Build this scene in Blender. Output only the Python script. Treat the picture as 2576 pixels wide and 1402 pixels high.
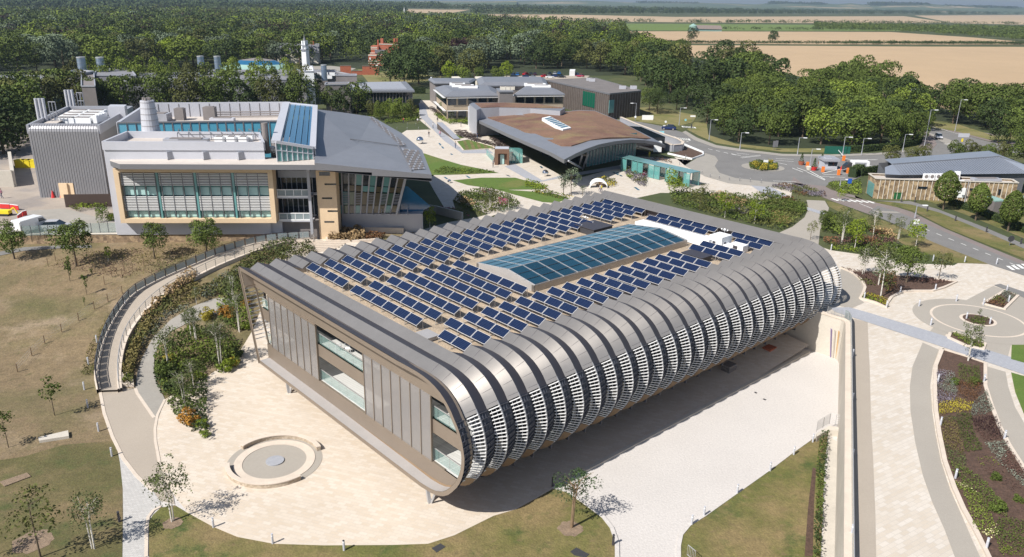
import bpy,bmesh,math,random
import numpy as np
from mathutils import Vector,Matrix
from mathutils.geometry import delaunay_2d_cdt,tessellate_polygon
for o in list(bpy.data.objects):bpy.data.objects.remove(o)
scene=bpy.context.scene
R=math.radians
# ------------------------------------------------ camera (solved from the photo)
S=2.2
CAMH=18.32*S
FPX,PITCH,ROLL,YAW=1973.5,R(19.586),R(1.036),R(48.03)
cf=Vector((0,math.cos(PITCH),-math.sin(PITCH)))
cu0=Vector((0,math.sin(PITCH),math.cos(PITCH)))
cx=math.cos(ROLL)*Vector((1,0,0))+math.sin(ROLL)*cu0
cu=-math.sin(ROLL)*Vector((1,0,0))+math.cos(ROLL)*cu0
CAM=Vector((0,0,CAMH))
cd=bpy.data.cameras.new("camera");co=bpy.data.objects.new("camera",cd)
scene.collection.objects.link(co)
m=Matrix((cx,cu,-cf)).transposed().to_4x4();m.translation=CAM
co.matrix_world=m
cd.sensor_width=36;cd.lens=36*FPX/2576
cd.clip_start=0.5;cd.clip_end=40000
scene.camera=co
# ------------------------------------------------ light
SUN_AZ,SUN_EL=R(48.0),R(46.0)
ld=bpy.data.lights.new("sun",'SUN');ld.energy=4.9;ld.angle=R(0.5);ld.color=(1.0,0.955,0.885)
lo=bpy.data.objects.new("sun",ld);scene.collection.objects.link(lo)
dv=Vector((math.sin(SUN_AZ)*math.cos(SUN_EL),math.cos(SUN_AZ)*math.cos(SUN_EL),-math.sin(SUN_EL)))
lo.rotation_euler=dv.to_track_quat('-Z','Y').to_euler();lo.location=(0,0,200)
w=bpy.data.worlds.new("World");scene.world=w;w.use_nodes=True
nt=w.node_tree;bg=nt.nodes["Background"]
sk=nt.nodes.new("ShaderNodeTexSky");sk.sky_type='NISHITA';sk.sun_disc=False
sk.sun_elevation=SUN_EL;sk.sun_rotation=SUN_AZ+math.pi;sk.air_density=1.0;sk.dust_density=1.0
nt.links.new(sk.outputs[0],bg.inputs[0]);bg.inputs[1].default_value=0.075
vs=scene.view_settings;vs.view_transform='Standard';vs.look='None';vs.gamma=1;vs.exposure=0.42
scene.render.engine='CYCLES'
scene.cycles.max_bounces=6;scene.cycles.transparent_max_bounces=12;scene.cycles.volume_bounces=0
# ------------------------------------------------ pixel <-> world helpers (pixels of the 2576 wide photo)
ZU=2.25*S
ZI=6.0
def ray(x,y):return cf+cx*((x-1288)/FPX)-cu*((y-701)/FPX)
def gp(x,y,z=ZU):
 r=ray(x,y);return CAM+r*((z-CAMH)/r.z)
def Zm(ox,oy,wd):
 s=wd/2576
 return lambda x,y:((ox+x*s)*.628906,(oy+y*s)*.628906)
bu=Vector((math.sin(YAW),math.cos(YAW),0));bv=Vector((math.cos(YAW),-math.sin(YAW),0))
BO=Vector((-13.609*S,36.86*S,CAMH-12.72*S))
def Bm(a,b,c):return BO+(bu*a+bv*b+Vector((0,0,c)))*S
def BL(P):d=P-BO;return d.dot(bu)/S,d.dot(bv)/S
def sstep(t):t=min(1,max(0,t));return t*t*(3-2*t)
def Hs(x,y):return ZU*sstep((y-76)/42.0)
def lev(x,y,l):
 if l=='L':return 0.0
 if l=='U':return ZU
 if l=='S':return Hs(x,y)
 return l
def gl(px,py,l):
 if l!='S':return gp(px,py,lev(0,0,l))
 z=1.0
 for i in range(30):
  P=gp(px,py,z);z=.5*z+.5*Hs(P.x,P.y)
 P=gp(px,py,z);P.z=Hs(P.x,P.y);return P
# ------------------------------------------------ mesh builder
class MB:
 def __init__(s):s.v=[];s.f=[];s.m=[];s.cur=0
 def add(s,vs,fs):
  n=len(s.v);s.v+=[tuple(p)for p in vs]
  for f in fs:s.f.append([n+i for i in f]);s.m.append(s.cur)
  return s
 def poly(s,*p):return s.add(p,[list(range(len(p)))])
 def obox(s,c,ex,ey,ez):
  c=Vector(c);ex=Vector(ex);ey=Vector(ey);ez=Vector(ez)
  v=[c+i*ex+j*ey+k*ez for k in(-1,1)for j in(-1,1)for i in(-1,1)]
  return s.add(v,[(0,2,3,1),(4,5,7,6),(0,1,5,4),(2,6,7,3),(0,4,6,2),(1,3,7,5)])
 def box(s,x0,x1,y0,y1,z0,z1):
  return s.obox(((x0+x1)/2,(y0+y1)/2,(z0+z1)/2),((x1-x0)/2,0,0),(0,(y1-y0)/2,0),(0,0,(z1-z0)/2))
 def prism(s,poly,z0,z1,top=True,bottom=False):
  n=len(poly)
  t=[Vector((p[0],p[1],p[2]if z1 is None else z1))for p in poly]
  b=[Vector((p[0],p[1],z0))for p in poly]
  A=sum(t[i].x*t[(i+1)%n].y-t[(i+1)%n].x*t[i].y for i in range(n))
  if A<0:t.reverse();b.reverse()
  s.add(t+b,[(i,i+n,(i+1)%n+n,(i+1)%n)for i in range(n)])
  if top:s.flat(t)
  if bottom:s.flat(b[::-1])
  return s
 def flat(s,pts):
  tr=tessellate_polygon([[Vector(p)for p in pts]])
  fs=[]
  for a,b_,c in tr:
   n=(Vector(pts[b_])-Vector(pts[a])).cross(Vector(pts[c])-Vector(pts[a]))
   fs.append((a,b_,c)if n.z>=0 else(a,c,b_))
  return s.add(pts,fs)
 def tube(s,p0,p1,r,n=6,r2=None,caps=True):
  p0=Vector(p0);p1=Vector(p1);d=(p1-p0).normalized()if(p1-p0).length>1e-9 else Vector((0,0,1))
  a=d.orthogonal().normalized();b=d.cross(a);r2=r if r2 is None else r2
  v=[p0+(a*math.cos(t)+b*math.sin(t))*r for t in[2*math.pi*i/n for i in range(n)]]
  v+=[p1+(a*math.cos(t)+b*math.sin(t))*r2 for t in[2*math.pi*i/n for i in range(n)]]
  fs=[(i,(i+1)%n,(i+1)%n+n,i+n)for i in range(n)]
  if caps:fs+=[tuple(range(n))[::-1],tuple(range(n,2*n))]
  return s.add(v,fs)
 def path(s,pts,r,n=5):
  for a,b in zip(pts[:-1],pts[1:]):s.tube(a,b,r,n,caps=False)
  return s
 def bar(s,p0,p1,w,h,up=(0,0,1)):
  p0=Vector(p0);p1=Vector(p1);d=(p1-p0);L=d.length
  if L<1e-6:return s
  d/=L;sd=d.cross(Vector(up))
  if sd.length<1e-5:sd=d.orthogonal()
  sd.normalize();u=sd.cross(d)
  return s.obox((p0+p1)/2,d*L/2,sd*w/2,u*h/2)
 def loft(s,rings,closed=False,capends=False):
  n=len(rings[0]);v=[p for r_ in rings for p in r_];fs=[]
  for k in range(len(rings)-1):
   for i in range(n if closed else n-1):
    j=(i+1)%n
    fs.append((k*n+i,k*n+j,(k+1)*n+j,(k+1)*n+i))
  if capends:fs+=[tuple(range(n))[::-1],tuple(range((len(rings)-1)*n,len(rings)*n))]
  return s.add(v,fs)
 def sphere(s,c,r,nu=12,nv=8,sz=1.0):
  c=Vector(c);rings=[]
  for j in range(nv+1):
   t=math.pi*j/nv
   rings.append([c+Vector((r*math.sin(t)*math.cos(2*math.pi*i/nu),r*math.sin(t)*math.sin(2*math.pi*i/nu),-sz*r*math.cos(t)))for i in range(nu)])
  return s.loft(rings,closed=True)
 def build(s,name,mats,parent=None,smooth=False,origin=None,uv=None):
  if not isinstance(mats,(list,tuple)):mats=[mats]
  if parent is not None:
   og=parent_loc(parent)
  elif origin is not None:og=Vector(origin)
  else:
   arr=np.array(s.v);og=Vector(((arr[:,0].min()+arr[:,0].max())/2,(arr[:,1].min()+arr[:,1].max())/2,arr[:,2].min()))
  me=bpy.data.meshes.new(name)
  me.from_pydata([(x-og.x,y-og.y,z-og.z)for x,y,z in s.v],[],s.f)
  for mt in mats:me.materials.append(mt)
  if len(mats)>1:me.polygons.foreach_set('material_index',s.m)
  if smooth:me.polygons.foreach_set('use_smooth',[True]*len(me.polygons))
  me.update()
  o=bpy.data.objects.new(name,me);scene.collection.objects.link(o)
  if parent is not None:o.parent=parent
  else:o.location=og
  return o
def parent_loc(p):
 l=Vector(p.location)
 while p.parent:p=p.parent;l+=p.location
 return l
def tag(o,label=None,cat=None,group=None,kind=None):
 if label:o['label']=label
 if cat:o['category']=cat
 if group:o['group']=group
 if kind:o['kind']=kind
 return o
def empty(name,loc,label,cat,group=None):
 o=bpy.data.objects.new(name,None);scene.collection.objects.link(o);o.location=loc
 o.empty_display_size=.5
 return tag(o,label,cat,group)
def struct(o):o['kind']='structure';return o
def copy_tree(o,loc=None,rotz=None,label=None,group=None,parent=None,scale=None):
 c=o.copy();scene.collection.objects.link(c);c.parent=parent
 if loc is not None:c.location=loc
 if rotz is not None:c.rotation_euler=(0,0,rotz)
 if scale is not None:c.scale=(scale,)*3 if not isinstance(scale,tuple)else scale
 if label:c['label']=label
 if group:c['group']=group
 for ch in o.children:copy_tree(ch,parent=c)
 return c
ORD=['first','second','third','fourth','fifth','sixth','seventh','eighth','ninth','tenth','eleventh','twelfth','thirteenth','fourteenth','fifteenth','sixteenth','seventeenth','eighteenth','nineteenth','twentieth','twenty-first','twenty-second','twenty-third','twenty-fourth','twenty-fifth','twenty-sixth','twenty-seventh','twenty-eighth','twenty-ninth','thirtieth']
# ------------------------------------------------ materials
def mat(name,col,rough=.8,metal=0.,noise=None,bump=None,col2=None,spec=.5,rnd=0.,trans=0.,alpha=1.,coords='obj'):
 """noise=(scale, amount) mottles the colour, col2 mixes a second colour by large noise, bump=(scale, strength)"""
 mt=bpy.data.materials.new(name);mt.use_nodes=True;nt=mt.node_tree;N=nt.nodes;L=nt.links
 b=N['Principled BSDF']
 b.inputs['Roughness'].default_value=rough;b.inputs['Metallic'].default_value=metal
 b.inputs['Specular IOR Level'].default_value=spec
 geo=N.new('ShaderNodeNewGeometry')
 cs=N.new('ShaderNodeRGB');cs.outputs[0].default_value=(*col,1);out=cs.outputs[0]
 def mix(a,bcol,fac,mode='MIX'):
  x=N.new('ShaderNodeMix');x.data_type='RGBA';x.blend_type=mode
  if isinstance(fac,float):x.inputs[0].default_value=fac
  else:L.new(fac,x.inputs[0])
  if isinstance(a,tuple):x.inputs[6].default_value=(*a,1)
  else:L.new(a,x.inputs[6])
  if isinstance(bcol,tuple):x.inputs[7].default_value=(*bcol,1)
  else:L.new(bcol,x.inputs[7])
  return x.outputs[2]
 def tex(sc,det=4,rgh=.6):
  t=N.new('ShaderNodeTexNoise');t.inputs['Scale'].default_value=sc;t.inputs['Detail'].default_value=det;t.inputs['Roughness'].default_value=rgh
  L.new(geo.outputs['Position'],t.inputs['Vector']);return t.outputs['Fac']
 def ramp(x,a,b_):
  r=N.new('ShaderNodeMapRange');r.inputs[1].default_value=a;r.inputs[2].default_value=b_;L.new(x,r.inputs[0]);return r.outputs[0]
 if col2:
  for(c2,sc,lo,hi)in(col2 if isinstance(col2,list)else[col2]):
   out=mix(out,c2,ramp(tex(sc),lo,hi))
 if noise:
  for sc,am in(noise if isinstance(noise,list)else[noise]):
   v=N.new('ShaderNodeMapRange');v.inputs[1].default_value=.3;v.inputs[2].default_value=.7
   v.inputs[3].default_value=1-am;v.inputs[4].default_value=1+am;L.new(tex(sc,5,.7),v.inputs[0])
   g=N.new('ShaderNodeCombineColor');[L.new(v.outputs[0],g.inputs[i])for i in range(3)]
   out=mix(out,g.outputs[0],1.0,'MULTIPLY')
 if rnd:
  oi=N.new('ShaderNodeObjectInfo')
  ad=N.new('ShaderNodeMath');ad.operation='ADD';L.new(oi.outputs['Random'],ad.inputs[0]);L.new(geo.outputs['Random Per Island'],ad.inputs[1])
  v=N.new('ShaderNodeMapRange');v.inputs[2].default_value=2;v.inputs[3].default_value=1-rnd;v.inputs[4].default_value=1+rnd;L.new(ad.outputs[0],v.inputs[0])
  g=N.new('ShaderNodeCombineColor');[L.new(v.outputs[0],g.inputs[i])for i in range(3)]
  out=mix(out,g.outputs[0],1.0,'MULTIPLY')
 L.new(out,b.inputs['Base Color'])
 if bump:
  t=N.new('ShaderNodeTexNoise');t.inputs['Scale'].default_value=bump[0];t.inputs['Detail'].default_value=4
  L.new(geo.outputs['Position'],t.inputs['Vector'])
  bn=N.new('ShaderNodeBump');bn.inputs['Strength'].default_value=bump[1];bn.inputs['Distance'].default_value=.1
  L.new(t.outputs['Fac'],bn.inputs['Height']);L.new(bn.outputs[0],b.inputs['Normal'])
 if trans:b.inputs['Transmission Weight'].default_value=trans
 if alpha<1:b.inputs['Alpha'].default_value=alpha
 mt['_nodes']=1
 return mt
def paving(name,col,var,bw,bh,ang,mortar=.75,rough=.85,msize=.02):
 mt=mat(name,col,rough,noise=(.15,.05));nt=mt.node_tree;N=nt.nodes;L=nt.links;b=N['Principled BSDF']
 src=b.inputs['Base Color'].links[0].from_socket
 g=N.new('ShaderNodeNewGeometry');mp=N.new('ShaderNodeMapping');mp.inputs['Rotation'].default_value=(0,0,ang);L.new(g.outputs['Position'],mp.inputs['Vector'])
 br=N.new('ShaderNodeTexBrick');L.new(mp.outputs[0],br.inputs['Vector']);br.inputs['Scale'].default_value=1
 br.inputs['Brick Width'].default_value=bw;br.inputs['Row Height'].default_value=bh;br.inputs['Mortar Size'].default_value=msize;br.inputs['Bias'].default_value=0
 br.inputs['Color1'].default_value=(1,1,1,1);br.inputs['Color2'].default_value=(*var,1);br.inputs['Mortar'].default_value=(mortar,)*3+(1,)
 x=N.new('ShaderNodeMix');x.data_type='RGBA';x.blend_type='MULTIPLY';x.inputs[0].default_value=1
 L.new(src,x.inputs[6]);L.new(br.outputs['Color'],x.inputs[7]);L.new(x.outputs[2],b.inputs['Base Color'])
 return mt
def glassy(name,col,rough=.08,alpha=.35):
 mt=mat(name,col,rough,alpha=alpha,spec=.8);return mt
M={}
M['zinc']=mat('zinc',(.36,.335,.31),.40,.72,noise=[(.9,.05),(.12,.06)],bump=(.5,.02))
M['zinc_dark']=mat('zinc_dark',(.085,.08,.095),.5,.5,noise=(.5,.08))  # dark metal; on the cladding returns its tone stands in for shade
M['bronze']=mat('bronze',(.24,.195,.155),.5,.35,noise=(.4,.06))
M['ledge']=mat('ledge',(.46,.44,.43),.45,.3,noise=(.6,.05))
M['slat']=mat('slat',(.72,.72,.72),.45,.05)
M['slat_dark']=mat('slat_dark',(.06,.065,.085),.5,.3)
M['fin']=mat('fin',(.42,.42,.43),.4,.4)
M['soffit']=mat('soffit',(.22,.15,.09),.6,noise=(.5,.1))
M['gravel']=mat('gravel',(.42,.335,.245),.95,noise=[(9,.32),(1.2,.16)],bump=(14,.6),col2=((.25,.2,.15),.6,.5,.75))
M['pvcell']=mat('pvcell',(.004,.011,.042),.35,spec=.45,rnd=.12)
M['pvline']=mat('pvline',(.03,.055,.12),.4)
M['pvframe']=mat('pvframe',(.75,.75,.75),.4,.3)
M['steel']=mat('steel',(.55,.55,.55),.4,.6)
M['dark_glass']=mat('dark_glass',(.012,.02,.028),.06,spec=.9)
M['sky_glass']=mat('sky_glass',(.02,.10,.16),.06,spec=.9,rnd=.15)
M['sky_glass2']=mat('sky_glass2',(.008,.045,.075),.06,spec=.8,rnd=.3)
M['clear_glass']=glassy('clear_glass',(.30,.48,.45),.05,.2)
M['screen']=glassy('screen',(.27,.255,.25),.16,.66)
M['deck']=paving('deck',(.62,.62,.60),(.88,.88,.88),8,.3,R(42),.7,.7)
M['white']=mat('white',(.80,.81,.82),.5,noise=(.8,.03))
M['blackbox']=mat('blackbox',(.045,.045,.05),.6)
M['asphalt']=mat('asphalt',(.175,.17,.165),.9,noise=[(.25,.10),(2.5,.06)],bump=(8,.2))
M['asphalt_red']=mat('asphalt_red',(.20,.165,.155),.9,noise=[(.3,.10),(3,.06)])
M['path_grey']=mat('path_grey',(.30,.28,.25),.9,noise=[(.4,.08),(3,.06)])
M['plaza']=paving('plaza',(.60,.53,.45),(.90,.86,.80),.72,.36,R(18),.84)
M['plaza2']=mat('plaza2',(.56,.49,.41),.9,noise=(.6,.08))
M['terrace']=paving('terrace',(.58,.53,.47),(.88,.84,.78),.8,.36,R(-32),.82)
M['cobble']=mat('cobble',(.53,.50,.475),.9,noise=[(.08,.05),(5,.12)],bump=(6,.3))
M['setts']=paving('setts',(.50,.485,.465),(.85,.85,.85),.35,.2,R(5),.75)
M['beige']=mat('beige',(.37,.32,.265),.9,noise=[(.12,.05),(6,.05)])
M['beige2']=mat('beige2',(.335,.305,.265),.9,noise=[(.12,.05),(6,.05)])
M['kerb']=mat('kerb',(.58,.50,.42),.85,noise=(1,.08))
M['bluegrey']=paving('bluegrey',(.36,.37,.40),(.88,.88,.9),.4,.2,R(-32),.85)
M['concrete']=mat('concrete',(.50,.46,.40),.85,noise=[(.3,.10),(3,.05)])
M['paint']=mat('paint',(.75,.75,.72),.7,noise=(2,.1))
M['mulch']=mat('mulch',(.085,.05,.035),.95,noise=[(2,.3),(8,.3)],bump=(8,.6))
M['drygrass']=mat('drygrass',(.185,.135,.075),.95,col2=[((.10,.095,.035),.07,.46,.66),((.25,.19,.125),.16,.52,.72),((.12,.10,.045),.9,.56,.72)],noise=[(.5,.16),(2.5,.22),(7,.25),(.03,.12)],bump=(5,.6))
M['lawn']=mat('lawn',(.115,.115,.03),.95,col2=[((.20,.15,.068),.14,.42,.62),((.055,.08,.018),.33,.54,.70),((.17,.13,.06),1.1,.58,.70)],noise=[(.6,.12),(2.6,.2),(7,.22)],bump=(6,.6))
M['lawn_green']=mat('lawn_green',(.085,.14,.02),.95,col2=((.15,.15,.04),.15,.5,.7),noise=[(.8,.12),(6,.2)],bump=(6,.5))
M['verge']=mat('verge',(.20,.175,.07),.95,col2=((.12,.13,.03),.1,.45,.65),noise=[(.6,.12),(4,.15)],bump=(4,.5))
M['meadow']=mat('meadow',(.05,.065,.02),.95,col2=((.10,.10,.035),.05,.5,.7),noise=[(.3,.15),(2,.15)],bump=(2,.5))
M['stubble']=mat('stubble',(.42,.30,.18),.95,noise=[(.008,.05),(.05,.05),(.6,.06)])
M['stubble2']=mat('stubble2',(.40,.30,.19),.95,noise=[(.005,.08),(.05,.05)])
M['field_green']=mat('field_green',(.11,.16,.03),.95,noise=[(.01,.1),(.1,.1)])
M['lawn_dry']=mat('lawn_dry',(.10,.09,.032),.95,col2=[((.175,.13,.065),.12,.44,.62),((.065,.075,.022),.3,.5,.66)],noise=[(.6,.14),(2.5,.2),(7,.22)],bump=(6,.6))
M['stone']=None
def stonewall(name,c1,c2,sc):
 mt=mat(name,c1,.9,bump=(sc*1.3,.6));nt=mt.node_tree;N=nt.nodes;L=nt.links;b=N['Principled BSDF']
 g=N.new('ShaderNodeNewGeometry');v=N.new('ShaderNodeTexVoronoi');v.inputs['Scale'].default_value=sc;L.new(g.outputs['Position'],v.inputs['Vector'])
 x=N.new('ShaderNodeMix');x.data_type='RGBA';sp=N.new('ShaderNodeSeparateColor');L.new(v.outputs['Color'],sp.inputs[0]);L.new(sp.outputs[0],x.inputs[0])
 x.inputs[6].default_value=(*c1,1);x.inputs[7].default_value=(*c2,1)
 L.new(x.outputs[2],b.inputs['Base Color']);return mt
M['stone']=stonewall('stone',(.40,.29,.18),(.17,.12,.08),2.2)
M['flint']=stonewall('flint',(.44,.33,.2),(.15,.1,.06),1.6)
# ------------------------------------------------ ground patches
def inside(p,poly):
 x,y=p;c=False;n=len(poly);j=n-1
 for i in range(n):
  xi,yi=poly[i];xj,yj=poly[j]
  if(yi>y)!=(yj>y)and x<(xj-xi)*(y-yi)/(yj-yi)+xi:c=not c
  j=i
 return c
def smooth_px(pts,n=4,closed=True):
 out=[];m_=len(pts)
 rng=range(m_)if closed else range(m_-1)
 for i in rng:
  g=lambda k:pts[k%m_]if closed else pts[min(max(k,0),m_-1)]
  p0,p1,p2,p3=g(i-1),g(i),g(i+1),g(i+2)
  for k in range(n):
   t=k/n
   out.append(tuple(.5*(2*p1[q]+(p2[q]-p0[q])*t+(2*p0[q]-5*p1[q]+4*p2[q]-p3[q])*t*t+(3*p1[q]-p0[q]-3*p2[q]+p3[q])*t**3)for q in range(2)))
 if not closed:out.append(pts[-1])
 return out
def sheet(name,plan,l,off,mt):
 """flat or draped sheet over a plan polygon (world xy)"""
 plan=[(p[0],p[1])for p in plan]
 mb=MB()
 if l!='S':
  z=lev(0,0,l)+off;mb.flat([Vector((x,y,z))for x,y in plan])
 else:
  xs=[p[0]for p in plan];ys=[p[1]for p in plan];n=len(plan)
  V=[]
  E=[]
  ring=[]
  for i in range(n):
   a=plan[i];b=plan[(i+1)%n];L_=math.hypot(b[0]-a[0],b[1]-a[1]);k=max(1,int(L_/1.5))
   for q in range(k):ring.append((a[0]+(b[0]-a[0])*q/k,a[1]+(b[1]-a[1])*q/k))
  V=list(ring);E=[(i,(i+1)%len(ring))for i in range(len(ring))]
  st=2.0
  gx=np.arange(math.floor(min(xs)/st)*st,max(xs),st);gy=np.arange(math.floor(min(ys)/st)*st,max(ys),st)
  if len(gx)*len(gy)<60000:
   for x in gx:
    for y in gy:
     if inside((x+.013,y+.007),plan):V.append((x+.013,y+.007))
  r=delaunay_2d_cdt([Vector(v)for v in V],E,[list(range(len(ring)))],1,1e-4)
  vs_,fs_=r[0],r[2]
  vs3=[Vector((v.x,v.y,Hs(v.x,v.y)+off))for v in vs_]
  fs2=[]
  for f in fs_:
   a,b,c=[vs3[i]for i in f[:3]]
   fs2.append(list(f)if(b-a).cross(c-a).z>0 else list(f)[::-1])
  mb.add(vs3,fs2)
 return mb.build(name,mt)
def patch(name,px,l,off,mt,sm=0,kind='structure',label=None,cat=None):
 if sm:px=smooth_px(px,sm)
 o=sheet(name,[gl(x,y,l)for x,y in px],l,off,mt)
 if kind:o['kind']=kind
 return tag(o,label,cat)
def strip(pts,wd):
 Lf=[];Rt=[]
 for i,p in enumerate(pts):
  a=pts[max(0,i-1)];b=pts[min(len(pts)-1,i+1)]
  d=Vector((b[0]-a[0],b[1]-a[1])).normalized();n=Vector((-d.y,d.x))*wd/2
  Lf.append((p[0]+n.x,p[1]+n.y));Rt.append((p[0]-n.x,p[1]-n.y))
 return Lf+Rt[::-1]
def line(name,px,l,off,wd,mt,sm=0,kind='structure'):
 if sm:px=smooth_px(px,sm,closed=False)
 o=sheet(name,strip([gl(x,y,l)for x,y in px],wd),l,off,mt)
 if kind:o['kind']=kind
 return o
def kerb(px,l,wd=.3,h=.12,mt=None,sm=0,closed=False,name='kerb',base=0.0):
 if sm:px=smooth_px(px,sm,closed=closed)
 P=[gl(x,y,l)for x,y in px]
 if closed:P.append(P[0])
 poly=strip(P,wd);n=len(P);mb=MB()
 for i in range(n-1):
  a,b=Vector((*poly[i],0)),Vector((*poly[i+1],0));c,d=Vector((*poly[2*n-2-i],0)),Vector((*poly[2*n-1-i],0))
  z0,z1=P[i].z+base,P[i+1].z+base
  up=Vector((0,0,1))
  t=[a+up*(z0+h),b+up*(z1+h),c+up*(z1+h),d+up*(z0+h)]
  q=[a+up*z0,b+up*z1,c+up*z1,d+up*z0]
  mb.add(t+q,[(3,2,1,0),(0,1,5,4),(2,3,7,6)])
  if i==0:mb.add([t[0],t[3],q[3],q[0]],[(0,1,2,3)])
  if i==n-2:mb.add([t[1],t[2],q[2],q[1]],[(0,3,2,1)])
 o=mb.build(name,mt or M['kerb']);o['kind']='structure';return o
# ================================================ GROUND, ROADS, PATHS
wallR=[Bm(25.15,19.4,0),Bm(24.3,19.95,0),Bm(-20,41.9,0)]
low=[Bm(-60,3,0),Bm(25.15,3,0)]+wallR+[Bm(-60,41.9,0)]
struct(sheet('courtyard',low,'L',0,M['cobble']))
struct(sheet('sloping_ground',[(-260,10),(Bm(-60,3,0).x,10),Bm(-60,3,0),Bm(25.15,3,0),Bm(30,3,0),(-260,122)],'S',0,M['drygrass']))
struct(sheet('ground',[(-9000,122),(-260,122),Bm(30,3,0),Bm(25.15,3,0)]+wallR+[Bm(-20,120,0),(14000,-300),(14000,16000),(-9000,16000)],'U',0,M['meadow']))
struct(sheet('ground_left',[(-9000,-400),(-260,-400),(-260,122),(-9000,122)],'U',-.02,M['meadow']))
A1=Zm(0,0,1400);A2=Zm(1300,0,1400);A3=Zm(2696,0,1400)
B1=Zm(0,740,1400);B2=Zm(1300,740,1400);B3=Zm(2696,740,1400)
C1=Zm(0,1467,1400);C2=Zm(1300,1467,1400);C3=Zm(2696,1467,1400)
def zp(f,*p):return[f(*q)for q in p]
patch('lawn',[(-150,760),(60,820),(150,860),(250,950),(252,990),(262,1040),(283,1100),(304,1155),(302,1165),(309,1230),(308,1440),(-150,1440)],'S',.02,M['drygrass'])
patch('lawn',[(-150,1180),(60,1150),(160,1120),(285,1110),(304,1160),(309,1230),(308,1440),(-150,1440)],'S',.035,M['lawn_dry'])
lawnC=[(377,1440),(375,1402),(375,1312),(385,1296),(405,1278),(440,1272),(470,1290),(540,1325),(600,1350),(690,1367),(817,1371),(988,1370),(1077,1367),(1142,1346),(1241,1297),(1296,1281),(1351,1251),(1392,1227),(1430,1238),(1467,1264),(1518,1302),(1539,1329),(1552,1367),(1553,1440)]
plz=[(392,1070),(390,1105),(402,1170),(418,1215),(440,1250),(470,1287),(540,1325),(600,1350),(690,1367),(817,1371),(988,1370),(1077,1367),(1142,1346),(1241,1297),(1296,1281),(1351,1251),(1392,1227)]
pw=[gl(x,y,'L')for x,y in plz]+[Bm(6.3,17.8,0),Bm(24.6,17.85,0),Bm(24.6,4,0),Bm(12,-6,0),Bm(6,-9,0)]
pw+=[gl(x,y,'L')for x,y in[(640,850),(600,900),(520,950),(440,990),(415,1006),(400,1040)]]
plL=[p for p in pw]
struct(sheet('plaza',plL,'S',.03,M['plaza']))
patch('lawn',lawnC,'L',.035,M['lawn'])
kerb(plz[5:],'L',.22,.06,M['plaza2'])
pb=[(252,987),(262,1040),(283,1100),(310,1155),(345,1200),(386,1238),(402,1260),(440,1270),(436,1248),(418,1215),(402,1170),(390,1105),(392,1070),(388,1052),(362,1015),(345,990),(341,978),(306,978)]
patch('path',pb,'S',.045,M['beige'])
pg=[(341,978),(345,940),(358,900),(385,850),(430,805),(490,770),(540,752),(585,748),(600,765),(560,785),(520,800),(470,815),(430,835),(398,870),(388,905),(388,935),(396,965),(415,1006),(392,1070),(388,1052),(362,1015),(345,990)]
patch('path',pg,'S',.06,M['path_grey'])
ps=[(293,1120),(302,1165),(309,1230),(310,1300),(308,1440),(366,1440),(368,1402),(369,1330),(373,1300),(386,1283),(404,1272),(402,1260),(386,1238),(345,1200),(310,1155)]
patch('path',ps,'S',.05,M['setts'])
kerb([(252,987),(262,1040),(283,1100),(310,1155),(345,1200),(386,1238)],'S',.3,.08)
kerb([(415,1006),(396,1045),(390,1080),(391,1110),(402,1170)],'S',.25,.07)
kerb([(341,978),(345,990),(362,1015),(388,1052)],'S',.3,.07)
kerb([(368,1402),(369,1330),(373,1302),(386,1285),(406,1275)],'L',.25,.08)
M['benchstone']=stonewall('benchstone',(.50,.42,.33),(.33,.26,.19),5)
cs=gl(691,1162,'L')
fs=empty('circular_seating_court',cs,'round sunken paved court with two curved stone benches on the pale plaza','seating court')
def ring_poly(c,r0,r1,t0,t1,n,z):return[Vector((c.x+r1*math.cos(t0+(t1-t0)*i/n),c.y+r1*math.sin(t0+(t1-t0)*i/n),z))for i in range(n+1)]+[Vector((c.x+r0*math.cos(t1-(t1-t0)*i/n),c.y+r0*math.sin(t1-(t1-t0)*i/n),z))for i in range(n+1)]
rr=(gl(803,1162,'L')-gl(565,1162,'L')).length/2
def annulus(name,r0,r1,z0,z1,mt,par,n=64):
 mb=MB();rg=[]
 for i in range(n):
  t=2*math.pi*i/n;c,s_=math.cos(t),math.sin(t)
  rg.append([Vector((cs.x+r*c,cs.y+r*s_,z))for r,z in((r0,z0),(r0,z1),(r1,z1),(r1,z0))])
 rg.append(rg[0]);mb.loft(rg)
 mb.f=[f[::-1]for f in mb.f]
 return mb.build(name,mt,par)
annulus('paving_ring',rr*.84,rr*.99,0.03,.055,M['beige2'],fs)
annulus('stone_ring',rr*.66,rr*.84,.03,.10,M['kerb'],fs)
mb=MB();mb.prism([Vector((cs.x+rr*.66*math.cos(i*math.pi/24),cs.y+rr*.66*math.sin(i*math.pi/24),0))for i in range(48)],.03,.06);mb.build('court_floor',M['beige2'],fs)
c2=gl(692,1162,'L')
mb=MB();mb.prism([Vector((c2.x+rr*.19*math.cos(i*math.pi/16),c2.y+rr*.19*math.sin(i*math.pi/16),0))for i in range(32)],.05,.16);mb.build('centre_disc',M['bluegrey'],fs)
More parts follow.
